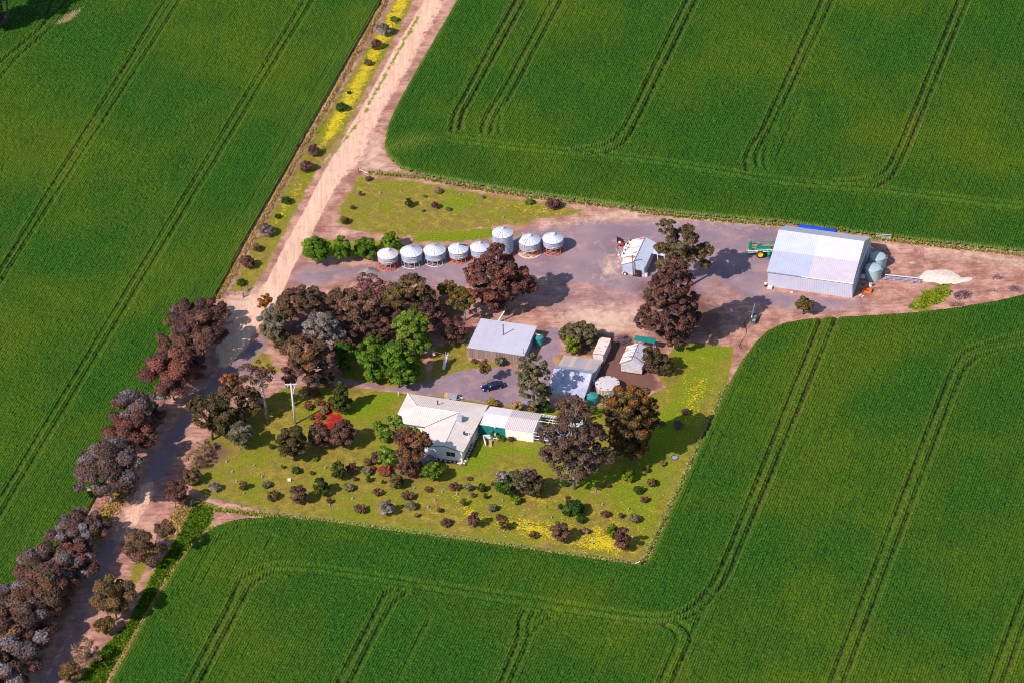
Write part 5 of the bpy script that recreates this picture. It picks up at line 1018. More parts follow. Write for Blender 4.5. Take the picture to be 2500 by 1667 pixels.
# plank sided shed
b = bld('plank_shed', 'wide shed with weathered plank wall and low grey iron roof', 'shed', -9.23, -4.98)
MB().prism([(.06, 0), (9.7, 0), (9.7, 2.85), (.06, 2.48)], .03, 12.0, 'u').build('wall', MAT['iron_side'], b)
MB().box(.0, 12.03, -.02, .05, 0, 2.45).build('plank_wall', MAT['old_boards'], b)
MB().slab([(-.1, -.15, 2.55), (12.25, -.15, 2.55), (12.2, 9.9, 3.0), (.0, 9.9, 3.0)], .07).build('roof', MAT['grey_roof'], b)
MB().tube((6.15, 5.5, 2.7), (6.15, 5.5, 5.35), .11, .11, 8).lathe([(.18, 5.35), (.02, 5.5)], 8, (6.15, 5.5, 0)).build('flue', MAT['wood_post'], b)
MB().tube((11.9, .4, 2.6), (11.9, .4, 3.9), .06).build('vent_pipe', MAT['rust'], b)
# grain auger tube behind it
g0 = P(*Zm(700, 520, 3.36, [(1735, 905)])[0]); g1_ = P(*Zm(700, 520, 3.36, [(1790, 800)])[0], 2.4)
b = thing('grain_auger', 'white slanting auger tube with red tip behind the plank shed', 'auger', (g0[0], g0[1], 0))
dv = g1_ - np.array([g0[0], g0[1], 0])
MB().tube((0, 0, .5), dv, .14, .14, 8).build('tube', MAT['white_trim'], b); MB().tube(dv * .97, dv * 1.12 , .2, .16, 8).build('head', MAT['red_paint'], b)
MB().tube(dv * .6, (dv[0] * .6 + .6, dv[1] * .6, 0), .05).tube(dv * .6, (dv[0] * .6 - .6, dv[1] * .6, 0), .05).build('strut', MAT['grey_steel'], b)
# white shed, patio roof and shade frame beside the house
AX = (3.57, -35.1)
b = bld('garden_shed', 'cream walled shed with ribbed pale gable roof beside the lawn', 'shed', *AX)
MB().prism([(0, 0), (6.4, 0), (6.4, 2.4), (3.4, 2.92), (0, 2.45)], -5.8, -.02, 'u').build('wall', MAT['cream_wall'], b)
MB().slab([(-5.86, -.12, 2.52), (.1, -.12, 2.52), (.1, 3.4, 3.05), (-5.86, 3.4, 3.05)], .06).slab([(-5.86, 3.4, 3.05), (.1, 3.4, 3.05), (.1, 6.55, 2.5), (-5.86, 6.55, 2.5)], .06).build('roof', MAT['pink_roof'], b)
b = bld('patio_shelter', 'smooth white patio roof with teal shade wall between house and shed', 'shelter', *AX)
MB().slab([(-11.3, -.1, 2.62), (-5.9, -.1, 2.62), (-5.9, 3.4, 3.0), (-11.2, 3.4, 3.0)], .08).slab([(-11.2, 3.4, 3.0), (-5.9, 3.4, 3.0), (-5.9, 6.5, 2.55), (-11.1, 6.5, 2.55)], .08).build('roof', MAT['patio_roof'], b)
MB().box(-11.4, -5.9, .05, .12, 0, 2.5).build('shade_wall', MAT['teal_cloth'], b)
for x in (-11.3, -8.6, -6.0): MB().box(x, x + .1, .14, .24, 0, 2.55).build('post', MAT['grey_steel'], b)
MB().tube((-7.7, -.05, 2.5), (-7.9, -.5, 2.75), .05).box(-8.05, -7.75, -.6, -.4, 2.65, 2.85).build('lamp', MAT['plastic'], b)
b = bld('shade_house', 'open white pipe frame shade house at the end of the cream shed', 'shade house', *AX)
fr = MB()
for x in (.15, 2.4, 4.7, 7.0, 9.3):
    fr.tube((x, .05, 0), (x, .05, 2.5), .05).tube((x, .05, 2.5), (x, 3.4, 3.0), .05).tube((x, 3.4, 3.0), (x, 6.4, 2.5), .05).tube((x, 6.4, 2.5), (x, 6.4, 0), .05)
for y, z in ((.05, 2.5), (3.4, 3.0), (6.4, 2.5), (.05, 1.7), (.05, .9), (6.4, 1.3)): fr.tube((.1, y, z), (9.35, y, z), .055)
fr.build('frame', MAT['white_trim'], b)
sl = MB()
for k in range(9): sl.slab([(5.0 + k * .48, 3.5, 3.02), (5.0 + k * .48 + .36, 3.5, 3.02), (5.0 + k * .48 + .36, 6.45, 2.53), (5.0 + k * .48, 6.45, 2.53)], .03)
for k in range(6): sl.slab([(.5 + k * .55, 5.3, 2.74), (.5 + k * .55 + .38, 5.3, 2.74), (.5 + k * .55 + .38, 6.45, 2.54), (.5 + k * .55, 6.45, 2.54)], .03)
sl.build('roof_slats', wall_noise('slat', (.50, .58, .58), .15, 1.5), b)
MB().box(.1, 9.2, .1, 6.3, .0, .03).build('floor', wall_noise('shade_floor', (.30, .28, .36), .15, 1.2, .9), b)
MB().box(1.0, 8.6, 2.2, 3.2, .03, .8).build('bench', MAT['dull_metal'], b)
# the house
b = bld('farmhouse', 'white farmhouse with an L shaped cream iron roof', 'house', -10.85, -40.86)
e, ri = 2.9, 3.85
MB().prism([(-9.0, 0.0), (.0, 0.0), (.0, 2.78), (-3.6, 3.6), (-9.0, 2.72)], 0, 6.4, 'v').build('wall', MAT['white_wall'], b)
MB().box(-13.8, .4, 6.401, 15.5, 0, 2.78).box(-15.9, -13.8, 9.0, 15.5, 0, 2.78).build('wall', MAT['white_wall'], b)
A_, B_, C_, D_, E_, F_, J_, G_, H2_, L_ = (-16.3, 16, e), (.95, 16, e), (.45, -.45, e), (-3.6, -.45, 3.78), (-9.5, -.45, 2.84), (-9.5, 5.9, 2.84), (-3.75, 10.9, ri), (-14, 5.9, e), (-16.3, 8.9, e), (-12.7, 10.9, ri)
MB().slab([A_, B_, J_, L_], .12).slab([F_, J_, L_, G_], .12).build('roof', MAT['cream_roof'], b)
MB().slab([B_, C_, D_, J_], .12).slab([D_, E_, F_, J_], .12).slab([A_, L_, H2_], .12).slab([H2_, L_, G_], .12).build('roof', MAT['cream_roof_side'], b)
up = lambda p, d=.03: (p[0], p[1], p[2] + d)
MB().tube(up(L_), up(J_), .1).tube(up(D_), up(J_), .1).tube(up(A_), up(L_), .09).tube(up(L_), up(H2_), .08).tube(up(J_), up(B_), .09).build('ridge_cap', MAT['patio_roof'], b)
MB().tube(up(F_, .02), up(J_, .02), .07).tube((.5, -.45, 2.84), (1.0, 16, 2.84), .09).tube((-9.5, -.5, 2.78), (-3.6, -.5, 3.72), .08).tube((-3.6, -.5, 3.72), (.45, -.5, 2.82), .08).tube((-16.35, 16, 2.84), (-16.35, 8.9, 2.84), .08).tube((-14, 5.85, 2.8), (-9.5, 5.85, 2.76), .09).build('gutter', MAT['brown_trim'], b)
def window(b, x0, x1, z0, z1, y, side=False):
    f = MB()
    if not side: f.box(x0 - .07, x1 + .07, y - .05, y, z0 - .07, z1 + .07)
    else: f.box(y, y + .05, x0 - .07, x1 + .07, z0 - .07, z1 + .07)
    w = f.build('window', MAT['white_trim'], b)
    xm = (x0 + x1) / 2
    for a0, a1 in ((x0, xm - .03), (xm + .03, x1)):
        g = MB()
        if not side: g.box(a0, a1, y - .07, y - .051, z0, z1)
        else: g.box(y + .051, y + .07, a0, a1, z0, z1)
        g.build('pane', MAT['glass'], w)
window(b, -3.3, -1.5, 1.05, 2.05, 0.0); window(b, 5.0, 6.4, 1.2, 2.2, 0.0, True); window(b, 10.5, 11.6, 1.0, 2.1, .4, True)
MB().box(.405, .47, 12.4, 13.4, .1, 2.2).build('door', MAT['brown_trim'], b)
c_ = MB().box(-3.5, -2.3, 8.0, 9.2, 3.85, 4.85).build('cooler', MAT['cooler'], b, bevel=.08); MB().box(-3.3, -2.5, 8.2, 9.0, 3.5, 3.85).build('cooler_base', MAT['grey_steel'], c_)
MB().tube((-8.9, 12.9, 3.3), (-8.9, 12.9, 4.35), .13, .13, 8).lathe([(.2, 4.35), (.2, 4.5), (.02, 4.6)], 8, (-8.9, 12.9, 0)).build('flue', MAT['brown_trim'], b)
dsh = MB().lathe([(.02, 0), (.25, .04), (.42, .14)], 12).build('satellite_dish', MAT['black'], b); dsh.location = (-.75, 4.7, 3.75); dsh.rotation_euler = (rad(70), 0, rad(-40))
MB().tube((-.75, 4.7, 3.1), (-.75, 4.7, 3.75), .05).build('dish_mount', MAT['grey_steel'], b)
MB().tube((.35, 4.0, 2.9), (.1, 4.6, 4.0), .05).tube((.1, 4.6, 4.0), (-.35, 4.9, 3.9), .04).tube((.3, 4.0, 2.9), (-.2, 4.2, 3.2), .04).build('mast', MAT['white_trim'], b)
bx, by = -10.85, -40.86
def loc(u, v, z=0.0, o=(bx, by)): return (o[0] + EU[0] * u + EV[0] * v, o[1] + EU[1] * u + EV[1] * v, z)
b = thing('garden_border', 'dark mulch border with brick edge along the house walls', 'garden bed', loc(0, 0), TH)
MB().box(.02, 1.0, -1.0, 11.5, -.03, .05).box(-7.0, .02, -1.0, -.02, -.03, .05).build('mulch', MAT['mulch'], b)
MB().box(1.0, 1.12, -1.12, 11.5, -.03, .10).box(-7.0, 1.0, -1.12, -1.0, -.03, .10).build('edging', MAT['brown_trim'], b)
MB().box(-.9, .02, -.95, -.05, .051, .09).build('paving_slab', MAT['pale_concrete'], b)
stp = None; spots = [(.5, -.5 + k * .93) for k in range(13)] + [(-1.5 - k * .95, -.5) for k in range(6)]
for k, (u, v) in enumerate(spots):
    if stp is None:
        mb = MB().lathe([(.0, 0), (.24, 0), (.26, .06), (.2, .12), (0, .13)], 7); stp = mb.build('border_stone', MAT['stone'])
        tag(stp, 'pale round stone set in the dark mulch along the house wall', 'stone', 'pale stones in the house border')
        o = stp
    else: o = stp.copy(); COL.objects.link(o)
    p = loc(u, v, .05); o.location = p; o.rotation_euler = (0, 0, random.random() * 6); o.scale = [random.uniform(.9, 1.2)] * 3
b = thing('paving', 'reddish paved patch at the back door beside the teal wall', 'paving', loc(.5, 11.5), TH); MB().box(0, 3.2, .05, 3.4, -.02, .06).build('slab', MAT['paving'], b)
# old round tank by the house
g = P(*Zm(900, 920, 3.92, [(558, 835)])[0])
b = thing('concrete_tank', 'old dark round concrete tank at the front corner of the house', 'water tank', (g[0], g[1], 0))
MB().lathe([(1.72, 0), (1.72, 1.15)], 32).build('wall', MAT['dark_concrete'], b); MB().lathe([(1.74, 1.16), (1.74, 1.22), (0, 1.3)], 32).build('lid', MAT['dark_concrete'], b)
MB().tube((-.9, .9, 1.3), (-.5, .6, 1.35), .06).tube((-1.5, 1.0, 2.6), (-.6, .5, 1.35), .07).tube((-.6, .5, 1.35), (1.0, 1.6, 2.7), .07).tube((-1.5, 1.0, 1.2), (-1.5, 1.0, 2.6), .05).build('inlet_pipe', MAT['white_trim'], b)
# play frame beside the lawn
g = P(*Zm(1160, 970, 7.35, [(165, 800)])[0])
b = thing('play_frame', 'white panelled play frame with a plank beside the patio', 'play frame', (g[0], g[1], 0), TH)
MB().slab([(-.6, 1.0, 1.0), (.9, 1.5, 1.0), (.9, 1.58, 1.0), (-.6, 1.08, 1.0)], 1.0).slab([(-.6, .98, 1.0), (-.5, .98, 1.0), (.7, -1.1, .9), (.6, -1.1, .9)], .9).build('panel', MAT['white_wall'], b)
MB().slab([(.9, .2, .55), (1.5, .4, .55), (2.0, -1.3, .1), (1.4, -1.5, .1)], .06).build('plank', MAT['timber'], b)
MB().tube((.9, 1.1, .6), (3.8, .9, .6), .06).tube((1.6, 1.3, 0), (2.0, 1.2, 1.9), .05).tube((2.4, 1.1, 0), (2.0, 1.2, 1.9), .05).build('frame', MAT['white_trim'], b)
MB().box(1.2, 1.5, 1.0, 1.3, .5, 1.0).build('seat', MAT['trough'], b)
# silos
def silo(label, cx, fb, cb, re, rpx, legs, roofm, cap, tall=False, apron=False, sign=None, hatch=False, ladder=False, group='steel grain silos in a row'):
    s = Zm(700, 520, 3.36, [(cx, fb - rpx * .585)])[0]
    k = ppm(*s) * 3.36; g = P(*s); r = rpx / k; vs = k * math.cos(PIT)
    h0 = (fb - cb) / vs; h1 = (fb - re) / vs
    b = thing('grain_silo', label, 'silo', (g[0], g[1], 0), 0, group)
    lm = MAT['orange_steel'] if legs == 'orange' else MAT['grey_steel']
    n = 12
    ring = MB()
    for i in range(24):
        t0, t1 = 2 * math.pi * i / 24, 2 * math.pi * (i + 1) / 24
        ring.tube((r * .98 * math.cos(t0), r * .98 * math.sin(t0), .08), (r * .98 * math.cos(t1), r * .98 * math.sin(t1), .08), .07, .07, 5)
    ring.build('base_ring', MAT['pale_concrete'] if legs != 'orange' else lm, b)
    for i in range(n):
        t = 2 * math.pi * (i + .5) / n; x, y = r * .96 * math.cos(t), r * .96 * math.sin(t)
        MB().box(-.075, .075, -.075, .075, 0, h0 + .1).build('leg', lm, b).location = (x, y, 0)
    for i in range(0, n, 3):
        br = MB()
        t0, t1 = 2 * math.pi * (i + .5) / n, 2 * math.pi * (i + 1.5) / n
        br.tube((r * .94 * math.cos(t0), r * .94 * math.sin(t0), .1), (r * .94 * math.cos(t1), r * .94 * math.sin(t1), h0), .045, .045, 5)
        br.build('brace', lm, b)
    prof = []; nb = max(4, int((h1 - h0) / .3))
    for i in range(nb):
        z0 = h0 + (h1 - h0) * i / nb; z1 = h0 + (h1 - h0) * (i + 1) / nb; zm = (z0 + z1) / 2
        prof += [(r, z0 + .01), (r * 1.012, zm), (r, z1 - .01)]
    MB().lathe(prof, 48).build('wall', MAT['silo_wall_old' if cx in (833, 1411, 1995) else 'silo_wall'], b, False)
    MB().lathe([(.15, .35), (r * .97, h0 + .02)], 24).build('hopper', MAT['silo_wall'] if legs != 'orange' else MAT['rust'], b)
    ch = r * .52; m = 14
    MB().lathe([(r * 1.05, h1 - .04), (r * 1.05, h1), (.12, h1 + ch)], m, (0, 0, 0), .2).build('roof', MAT[roofm], b)
    sm = MB()
    for i in range(m):
        t = 2 * math.pi * i / m + .2; sm.tube((r * 1.05 * math.cos(t), r * 1.05 * math.sin(t), h1 + .015), (.2 * math.cos(t), .2 * math.sin(t), h1 + ch), .028, .02, 4)
    sm.build('roof_seam', MAT['seam'] if roofm != 'silo_roof_pink' else MAT['grey_steel'], b)
    if cap: MB().lathe([(cap, h1 + ch * (1 - cap / r) - .02), (cap, h1 + ch * (1 - cap / r) + .22), (cap * .9, h1 + ch * (1 - cap / r) + .28), (0, h1 + ch * (1 - cap / r) + .33)], 16).build('cap', MAT[roofm], b)
    else: MB().tube((0, 0, h1 + ch - .05), (0, 0, h1 + ch + .15), .12, .08, 8).build('cap', MAT['grey_steel'], b)
    if apron: MB().lathe([(r * 1.14, -.05), (r * 1.14, .10), (r * 1.05, .12), (0, .13)], 32).build('apron', MAT['concrete'], b)
    if hatch:
        t0, t1 = .25, .62; z = lambda q_: h1 + ch * (1 - q_ / 1.05) + .06
        MB().slab([(r * q_ * math.cos(t), r * q_ * math.sin(t), z(q_)) for q_, t in ((.2, .3), (.95, .22), (.95, .58), (.2, .6))], .03).build('open_hatch', MAT['black'], b)
    if ladder:
        ld = MB(); t = rad(-125); c0 = np.array([math.cos(t), math.sin(t)]); tv = np.array([-c0[1], c0[0]])
        for s_ in (-.25, .25):
            p = c0 * (r + .12) + tv * s_; ld.tube((p[0], p[1], h0 * .3), (p[0], p[1], h1 + .2), .035)
            p2 = c0 * (.45) + tv * s_ ; ld.tube((p[0], p[1], h1 + .2), (p2[0], p2[1], h1 + ch * .8), .03)
        for i in range(9):
            z = h0 * .3 + (h1 - h0 * .3) * i / 9; p, q_ = c0 * (r + .12) + tv * .25, c0 * (r + .12) - tv * .25; ld.tube((p[0], p[1], z), (q_[0], q_[1], z), .025)
        ld.build('ladder', MAT['grey_steel'], b)
    if sign:
        kind, th0, wdt, hh = sign; z0 = h0 + .18; R_ = r * 1.03
        def arc(a0, a1, za, zb, Rr, t=.03, nseg=6):
            m_ = MB()
            for i in range(nseg):
                b0, b1 = a0 + (a1 - a0) * i / nseg, a0 + (a1 - a0) * (i + 1) / nseg
                v = [(Rr * math.cos(b0), Rr * math.sin(b0)), (Rr * math.cos(b1), Rr * math.sin(b1))]; w_ = [((Rr + t) * math.cos(b0), (Rr + t) * math.sin(b0)), ((Rr + t) * math.cos(b1), (Rr + t) * math.sin(b1))]
                bb = len(m_.v); m_.v += [(*v[0], za), (*v[1], za), (*v[1], zb), (*v[0], zb), (*w_[0], za), (*w_[1], za), (*w_[1], zb), (*w_[0], zb)]
                m_.f += [tuple(bb + j for j in q_) for q_ in ((0, 1, 2, 3), (4, 5, 6, 7), (0, 1, 5, 4), (3, 2, 6, 7), (0, 3, 7, 4), (1, 2, 6, 5))]
            return m_
        a0 = rad(th0); a1 = a0 + wdt / R_
        sg = arc(a0, a1, z0, z0 + hh, R_ - .02).build('sign', MAT['sign_yellow'] if kind == 'plain' else MAT['sign'], b)
        if kind == 'text':
            tx = MB(); pat = [1, 1, 1, 1, 1, 0, 1, 1, 1, 1] if wdt > 1.3 else [1, 1, 1, 1]
            da = (a1 - a0) / (len(pat) + 1)
            for i, o_ in enumerate(pat):
                if not o_: continue
                c0_ = a0 + da * (i + .6)
                for f0, f1, zz0, zz1 in ((0, .25, .2, .8), (.55, .8, .2, .8), (.25, .55, .62, .8), (.25, .55, .2, .36) if i % 2 else (.25, .55, .42, .56)):
                    m_ = arc(c0_ + da * f0, c0_ + da * f1, z0 + hh * zz0, z0 + hh * zz1, R_ + .012, .015, 1); bb = len(tx.v); tx.v += m_.v; tx.f += [tuple(x + bb for x in f) for f in m_.f]
            tx.build('lettering', MAT['black'], sg)
    return b
silo('pink roofed silo on orange legs leftmost in the row', 833, 483, 430, 384, 83, 'orange', 'silo_roof_pink', .55, sign=('text', -100, 1.9, .36))
silo('second silo with pointed roof and grey legs beside the pink roofed one', 1027, 465, 420, 367, 89, 'grey', 'silo_roof', 0, sign=('plain', -88, 1.1, .34))
silo('third silo with pointed roof and grey legs left of the open hatch silo', 1217, 447, 405, 355, 89, 'grey', 'silo_roof', 0, sign=('plain', -86, 1.1, .34))
silo('silo with an open dark roof hatch and orange legs', 1411, 425, 388, 341, 81, 'orange', 'silo_roof', .32, sign=('text', -92, 1.0, .36), hatch=True)
silo('silo half hidden behind the red leaved gum', 1587, 412, 374, 324, 78, 'orange', 'silo_roof', .32)
silo('tallest silo in the row', 1777, 384, 352, 212, 84, 'orange', 'silo_roof', .32, True, ladder=True)
silo('silo on a round concrete apron second from the right end', 1995, 372, 328, 273, 88, 'orange', 'silo_roof', .5, apron=True, ladder=True, sign=('orange', -84, .9, .22))
silo('last silo at the right end of the row with a lettered sign', 2187, 357, 305, 257, 84, 'orange', 'silo_roof', .55, sign=('text', -96, 1.75, .4))
# ------------------------------------------------------------------ machines and vehicles
def heading(a, c):
    p, q_ = P(*a), P(*c); v = q_ - p; return math.atan2(v[1], v[0]), np.linalg.norm(v), (p + q_) / 2
def wheel(parent, x, y, r, w, axis='y', rim='yellow_paint', name='wheel', rimr=.55):
    t = MB().lathe([(r * .62, -w / 2), (r * .92, -w / 2), (r, -w * .35), (r, w * .35), (r * .92, w / 2), (r * .62, w / 2)], 24, caps=False).build(name, MAT['tyre'], parent, True)
    MB().lathe([(0.0, -w * .30), (r * .3, -w * .36), (r * .62, -w * .45), (r * .62, w * .45), (r * .3, w * .36), (0, w * .30)], 20).build('rim', MAT[rim], t, False)
    t.location = (x, y, r); t.rotation_euler = (rad(90), 0, 0) if axis == 'y' else (0, rad(90), 0); return t
# sprayer: wheel contact at zoom (710,1190) k 19.6 o(1820,570)
Sp = lambda x, y: (1820 + x / 19.6, 570 + y / 19.6)
ang, L_, _ = heading(Sp(300, 1250), Sp(1250, 1175)); g = P(*Sp(715, 1195))
ang = rad(-3)
b = thing('boom_sprayer', 'green trailed boom sprayer with a yellow hubbed wheel at the shed door', 'farm sprayer', (g[0], g[1], 0), ang)
wheel(b, 0, 0.15, .92, .5); wheel(b, 0, 2.35, .92, .5)
MB().box(-2.3, 4.6, .55, .75, .95, 1.15).box(-2.3, 4.6, 1.75, 1.95, .95, 1.15).box(-.2, .2, .3, 2.2, .85, 1.0).build('chassis', MAT['green_paint'], b)
MB().box(-1.1, 2.6, .5, 2.0, 1.2, 2.0).build('tank', MAT['green_paint'], b, False, .25)
MB().box(-1.0, -.9, .45, 2.05, 1.2, 2.05).build('strap', MAT['yellow_paint'], b)
MB().box(-2.5, -1.7, .7, 1.9, .6, 2.6).box(-2.2, -1.8, 1.2, 1.8, 2.6, 3.2).build('boom_lift', MAT['green_paint'], b)
for y, z, m_ in ((2.5, 2.0, 'green_paint'), (0.0, 1.75, 'plastic')):
    t_ = MB()
    for dz in (0, .4): t_.tube((-2.6 if m_ == 'green_paint' else -3.6, y, z + dz - (.3 if m_ != 'green_paint' else 0)), (4.6, y + (.15 if m_ == 'green_paint' else .1), z + dz + .1), .07)
    for i in range(9): t_.tube((-2.4 + i * .75, y, z), (-2.0 + i * .75, y, z + .45), .035)
    t_.build('boom', MAT[m_], b)
MB().tube((-2.3, 1.95, 1.7), (4.6, 2.15, 1.85), .09).build('rail', MAT['timber'], b)
MB().lathe([(0, 0), (.42, .1), (.45, .5), (.3, .8), (0, .85)], 16, (1.85, .2, .55)).build('chemical_tank', MAT['green_paint'], b, True)
MB().box(1.5, 2.2, -.1, .5, .2, .55).build('tank_stand', MAT['green_paint'], b)
MB().lathe([(0, 0), (.2, .1), (.24, .25), (.2, .4), (0, .5)], 12, (2.9, .1, 1.1)).build('rinse_tank', MAT['yellow_paint'], b, True)
MB().box(-2.65, -2.5, .7, 1.0, 1.3, 1.8).build('marker', MAT['yellow_paint'], b)
MB().tube((2.5, .2, 0), (2.5, .2, 1.2), .06).tube((2.9, .2, 0), (2.9, .2, 1.2), .06).build('stand', MAT['black'], b)
# blue tarp covered load behind shed
p0 = P(*Zm(1800, 520, 3.36, [(505, 110)])[0], 2.6); p1 = P(*Zm(1800, 520, 3.36, [(808, 155)])[0], 2.6)
v = p1 - p0; ang = math.atan2(v[1], v[0]); L_ = np.linalg.norm(v)
b = thing('covered_trailer', 'long trailer under a bright blue tarpaulin behind the big shed', 'trailer', (p0[0], p0[1], 0), ang)
MB().prism([(-1.25, 1.0), (1.25, 1.0), (1.25, 2.35), (.7, 2.75), (0, 2.9), (-.7, 2.75), (-1.25, 2.35)], 0, L_, 'u').build('tarpaulin', MAT['blue_tarp'], b)
MB().box(.1, L_ - .1, -1.1, 1.1, .7, .999).build('bed', MAT['grey_steel'], b)
for x in (1.2, L_ - 1.2):
    for y in (-.95, .95): wheel(b, x, y, .45, .28, rim='grey_steel')
# car
Cz = lambda x, y: (1160 + x / 14.7, 900 + y / 14.7)
ang, wb, mid = heading(Cz(905, 718), Cz(452, 818))
nrm = np.array([math.cos(ang), math.sin(ang)]); lat = np.array([-nrm[1], nrm[0]])
cen = mid[:2] - lat * .78
if True:
    b = thing('car', 'dark navy coupe parked on the gravel driveway', 'car', (cen[0], cen[1], 0), ang)
    X_ = [-2.35, -2.2, -1.7, -1.0, 0, .9, 1.5, 2.1, 2.4]
    top = [.72, .88, .95, .92, .88, .88, .84, .74, .58]; hw = [.66, .8, .88, .9, .9, .9, .88, .8, .62]
    mb = MB(); rows_ = []
    for x, t, w in zip(X_, top, hw):
        bb = len(mb.v); sec = [(-w * .9, .28), (-w, .5), (-w * .97, t * .85), (-w * .8, t), (0, t + .04), (w * .8, t), (w * .97, t * .85), (w, .5), (w * .9, .28)]
        mb.v += [(x, y, z) for y, z in sec]; rows_.append((bb, len(sec)))
    for (a, n_), (c_, _) in zip(rows_[:-1], rows_[1:]):
        for i in range(n_): mb.f.append((a + i, a + (i + 1) % n_, c_ + (i + 1) % n_, c_ + i))
    mb.f.append(tuple(range(rows_[0][0], rows_[0][0] + 9))); mb.f.append(tuple(range(rows_[-1][0], rows_[-1][0] + 9)))
    body = mb.build('body', MAT['navy_paint'], b, True)
    mb = MB(); rows_ = []
    for x, z, w in ((-1.9, .93, .62), (-1.15, 1.26, .6), (-.5, 1.36, .62), (.1, 1.35, .62), (1.05, .9, .72)):
        bb = len(mb.v); sec = [(-.8 if z > 1 else -w, .88), (-w, z), (0, z + .03), (w, z), (.8 if z > 1 else w, .88)]; mb.v += [(x, y, q_) for y, q_ in sec]; rows_.append(bb)
    for a, c_ in zip(rows_[:-1], rows_[1:]):
        for i in range(5): mb.f.append((a + i, a + (i + 1) % 5, c_ + (i + 1) % 5, c_ + i))
    mb.f.append(tuple(range(rows_[0], rows_[0] + 5))); mb.f.append(tuple(range(rows_[-1], rows_[-1] + 5)))
    mb.build('window', MAT['glass'], b, True)
    MB().slab([(-1.1, -.56, 1.31), (.1, -.58, 1.40), (.1, .58, 1.40), (-1.1, .56, 1.31)], .04).build('roof', MAT['navy_paint'], b)
    for x in (-wb / 2, wb / 2):
        for y in (-.78, .78): wheel(b, x, y, .33, .22, rim='chrome')
    for y in (-.6, .6): MB().box(2.15, 2.38, y - .17, y + .17, .58, .72).build('headlight', MAT['lamp_glass'], b, False, .03); MB().box(-2.36, -2.2, y - .15, y + .15, .68, .82).build('tail_light', MAT['red_paint'], b)
    for y in (-.98, .98): MB().box(.65, .85, y - .1, y + .1, .88, 1.0).build('mirror', MAT['navy_paint'], b)
# box trailer behind the house
Tz = lambda x, y: (960 + x / 7.468, 940 + y / 7.468)
g = P(*Tz(1065, 250)); b = thing('box_trailer', 'small box trailer with grey cover and yellow end behind the house', 'trailer', (g[0], g[1], 0), TH + rad(6))
MB().box(-1.35, 1.15, -.75, .75, .45, .95).build('tray', MAT['grey_steel'], b); MB().slab([(-.7, -.78, 1.02), (1.2, -.78, 1.02), (1.2, .78, 1.0), (-.7, .78, 1.0)], .06).build('cover', MAT['trailer_cover'], b)
MB().slab([(-1.45, -.78, 1.0), (-.72, -.78, 1.0), (-.72, .78, 1.0), (-1.45, .78, 1.0)], .06).build('board', MAT['yellow_ply'], b)
MB().tube((1.15, -.6, .5), (2.4, 0, .5), .05).tube((1.15, .6, .5), (2.4, 0, .5), .05).tube((2.1, 0, .0), (2.1, 0, .6), .04).build('drawbar', MAT['plastic'], b)
for y in (-.85, .85): wheel(b, -.1, y, .32, .2, rim='grey_steel')
# power pole
g = P(*Zm(420, 900, 3.92, [(1178, 526)])[0])
b = thing('power_pole', 'tall grey power pole with crossarm on the lawn beside the red bed', 'power pole', (g[0], g[1], 0))
HP = 10.3; tx_ = -.33
MB().tube((0, 0, -.1), (tx_, 0, HP), .23, .15, 12).build('pole', MAT['pole_concrete'], b, True)
MB().box(tx_ - 1.25, tx_ + 1.3, -.09, .09, HP - .35, HP - .12).build('crossarm', MAT['pole_concrete'], b)
for x in (-1.1, -.6, .65, 1.15): MB().lathe([(.05, 0), (.11, .08), (.05, .16), (.11, .24), (.05, .32), (.1, .4), (.03, .5)], 8, (tx_ + x, 0, HP - .85)).build('insulator', MAT['plastic'] if abs(x) < .9 else MAT['green_tank'], b)
MB().tube((tx_ + .75, 0, HP - 1.0), (tx_ + .45, 0, HP - 1.7), .07).tube((tx_ + .42, 0, HP - 1.75), (tx_ + .42, 0, HP - 2.6), .1).build('fuse', MAT['plastic'], b)
MB().tube((-.02, -.1, 4.6), (.25, -.1, 4.6), .09).build('bracket', MAT['grey_steel'], b)
g2_ = P(*Zm(1500, 560, 12.06, [(555, 1350)])[0])
b = thing('power_pole', 'short dark wooden pole at the front wall of the wool shed', 'power pole', (g2_[0], g2_[1] - .1, 0))
MB().tube((0, -.35, -.1), (-.1, -.35, 5.4), .13, .1, 8).build('pole', MAT['wood_post'], b, True); MB().box(-.55, .35, -.4, -.3, 5.1, 5.22).build('crossarm', MAT['wood_post'], b)
# playground slide
g = P(*Zm(1030, 850, 22.4, [(1190, 1195)])[0]); g1s = P(*Zm(1030, 850, 22.4, [(1320, 470)])[0], 2.0)
ang = math.atan2(g1s[1] - g[1], g1s[0] - g[0]); LL = np.hypot(g1s[0] - g[0], g1s[1] - g[1])
b = thing('slide', 'white playground slide with ladder on the lawn below the plank shed', 'slide', (g[0], g[1], 0), ang)
MB().slab([(0, -.28, .25), (LL, -.25, 2.0), (LL, .25, 2.0), (0, .28, .25)], .06).slab([(0, -.31, .45), (LL, -.28, 2.2), (LL, -.24, 2.2), (0, -.27, .45)], .2).slab([(0, .27, .45), (LL, .24, 2.2), (LL, .28, 2.2), (0, .31, .45)], .2).build('chute', MAT['plastic'], b)
MB().box(LL, LL + .7, -.3, .3, 1.94, 2.0).build('platform', MAT['timber'], b)
ld = MB().tube((LL + .7, -.28, 2.0), (LL + 1.3, -.6, 0), .05).tube((LL + .7, -.28, 2.0), (LL + .7, -.28, 2.8), .04).tube((LL + .7, .28, 2.0), (LL + .7, .28, 2.8), .04).tube((LL + .7, -.28, 2.8), (LL, -.28, 2.6), .04).tube((LL + .7, .28, 2.0), (LL + 1.3, -.1, 0), .05)
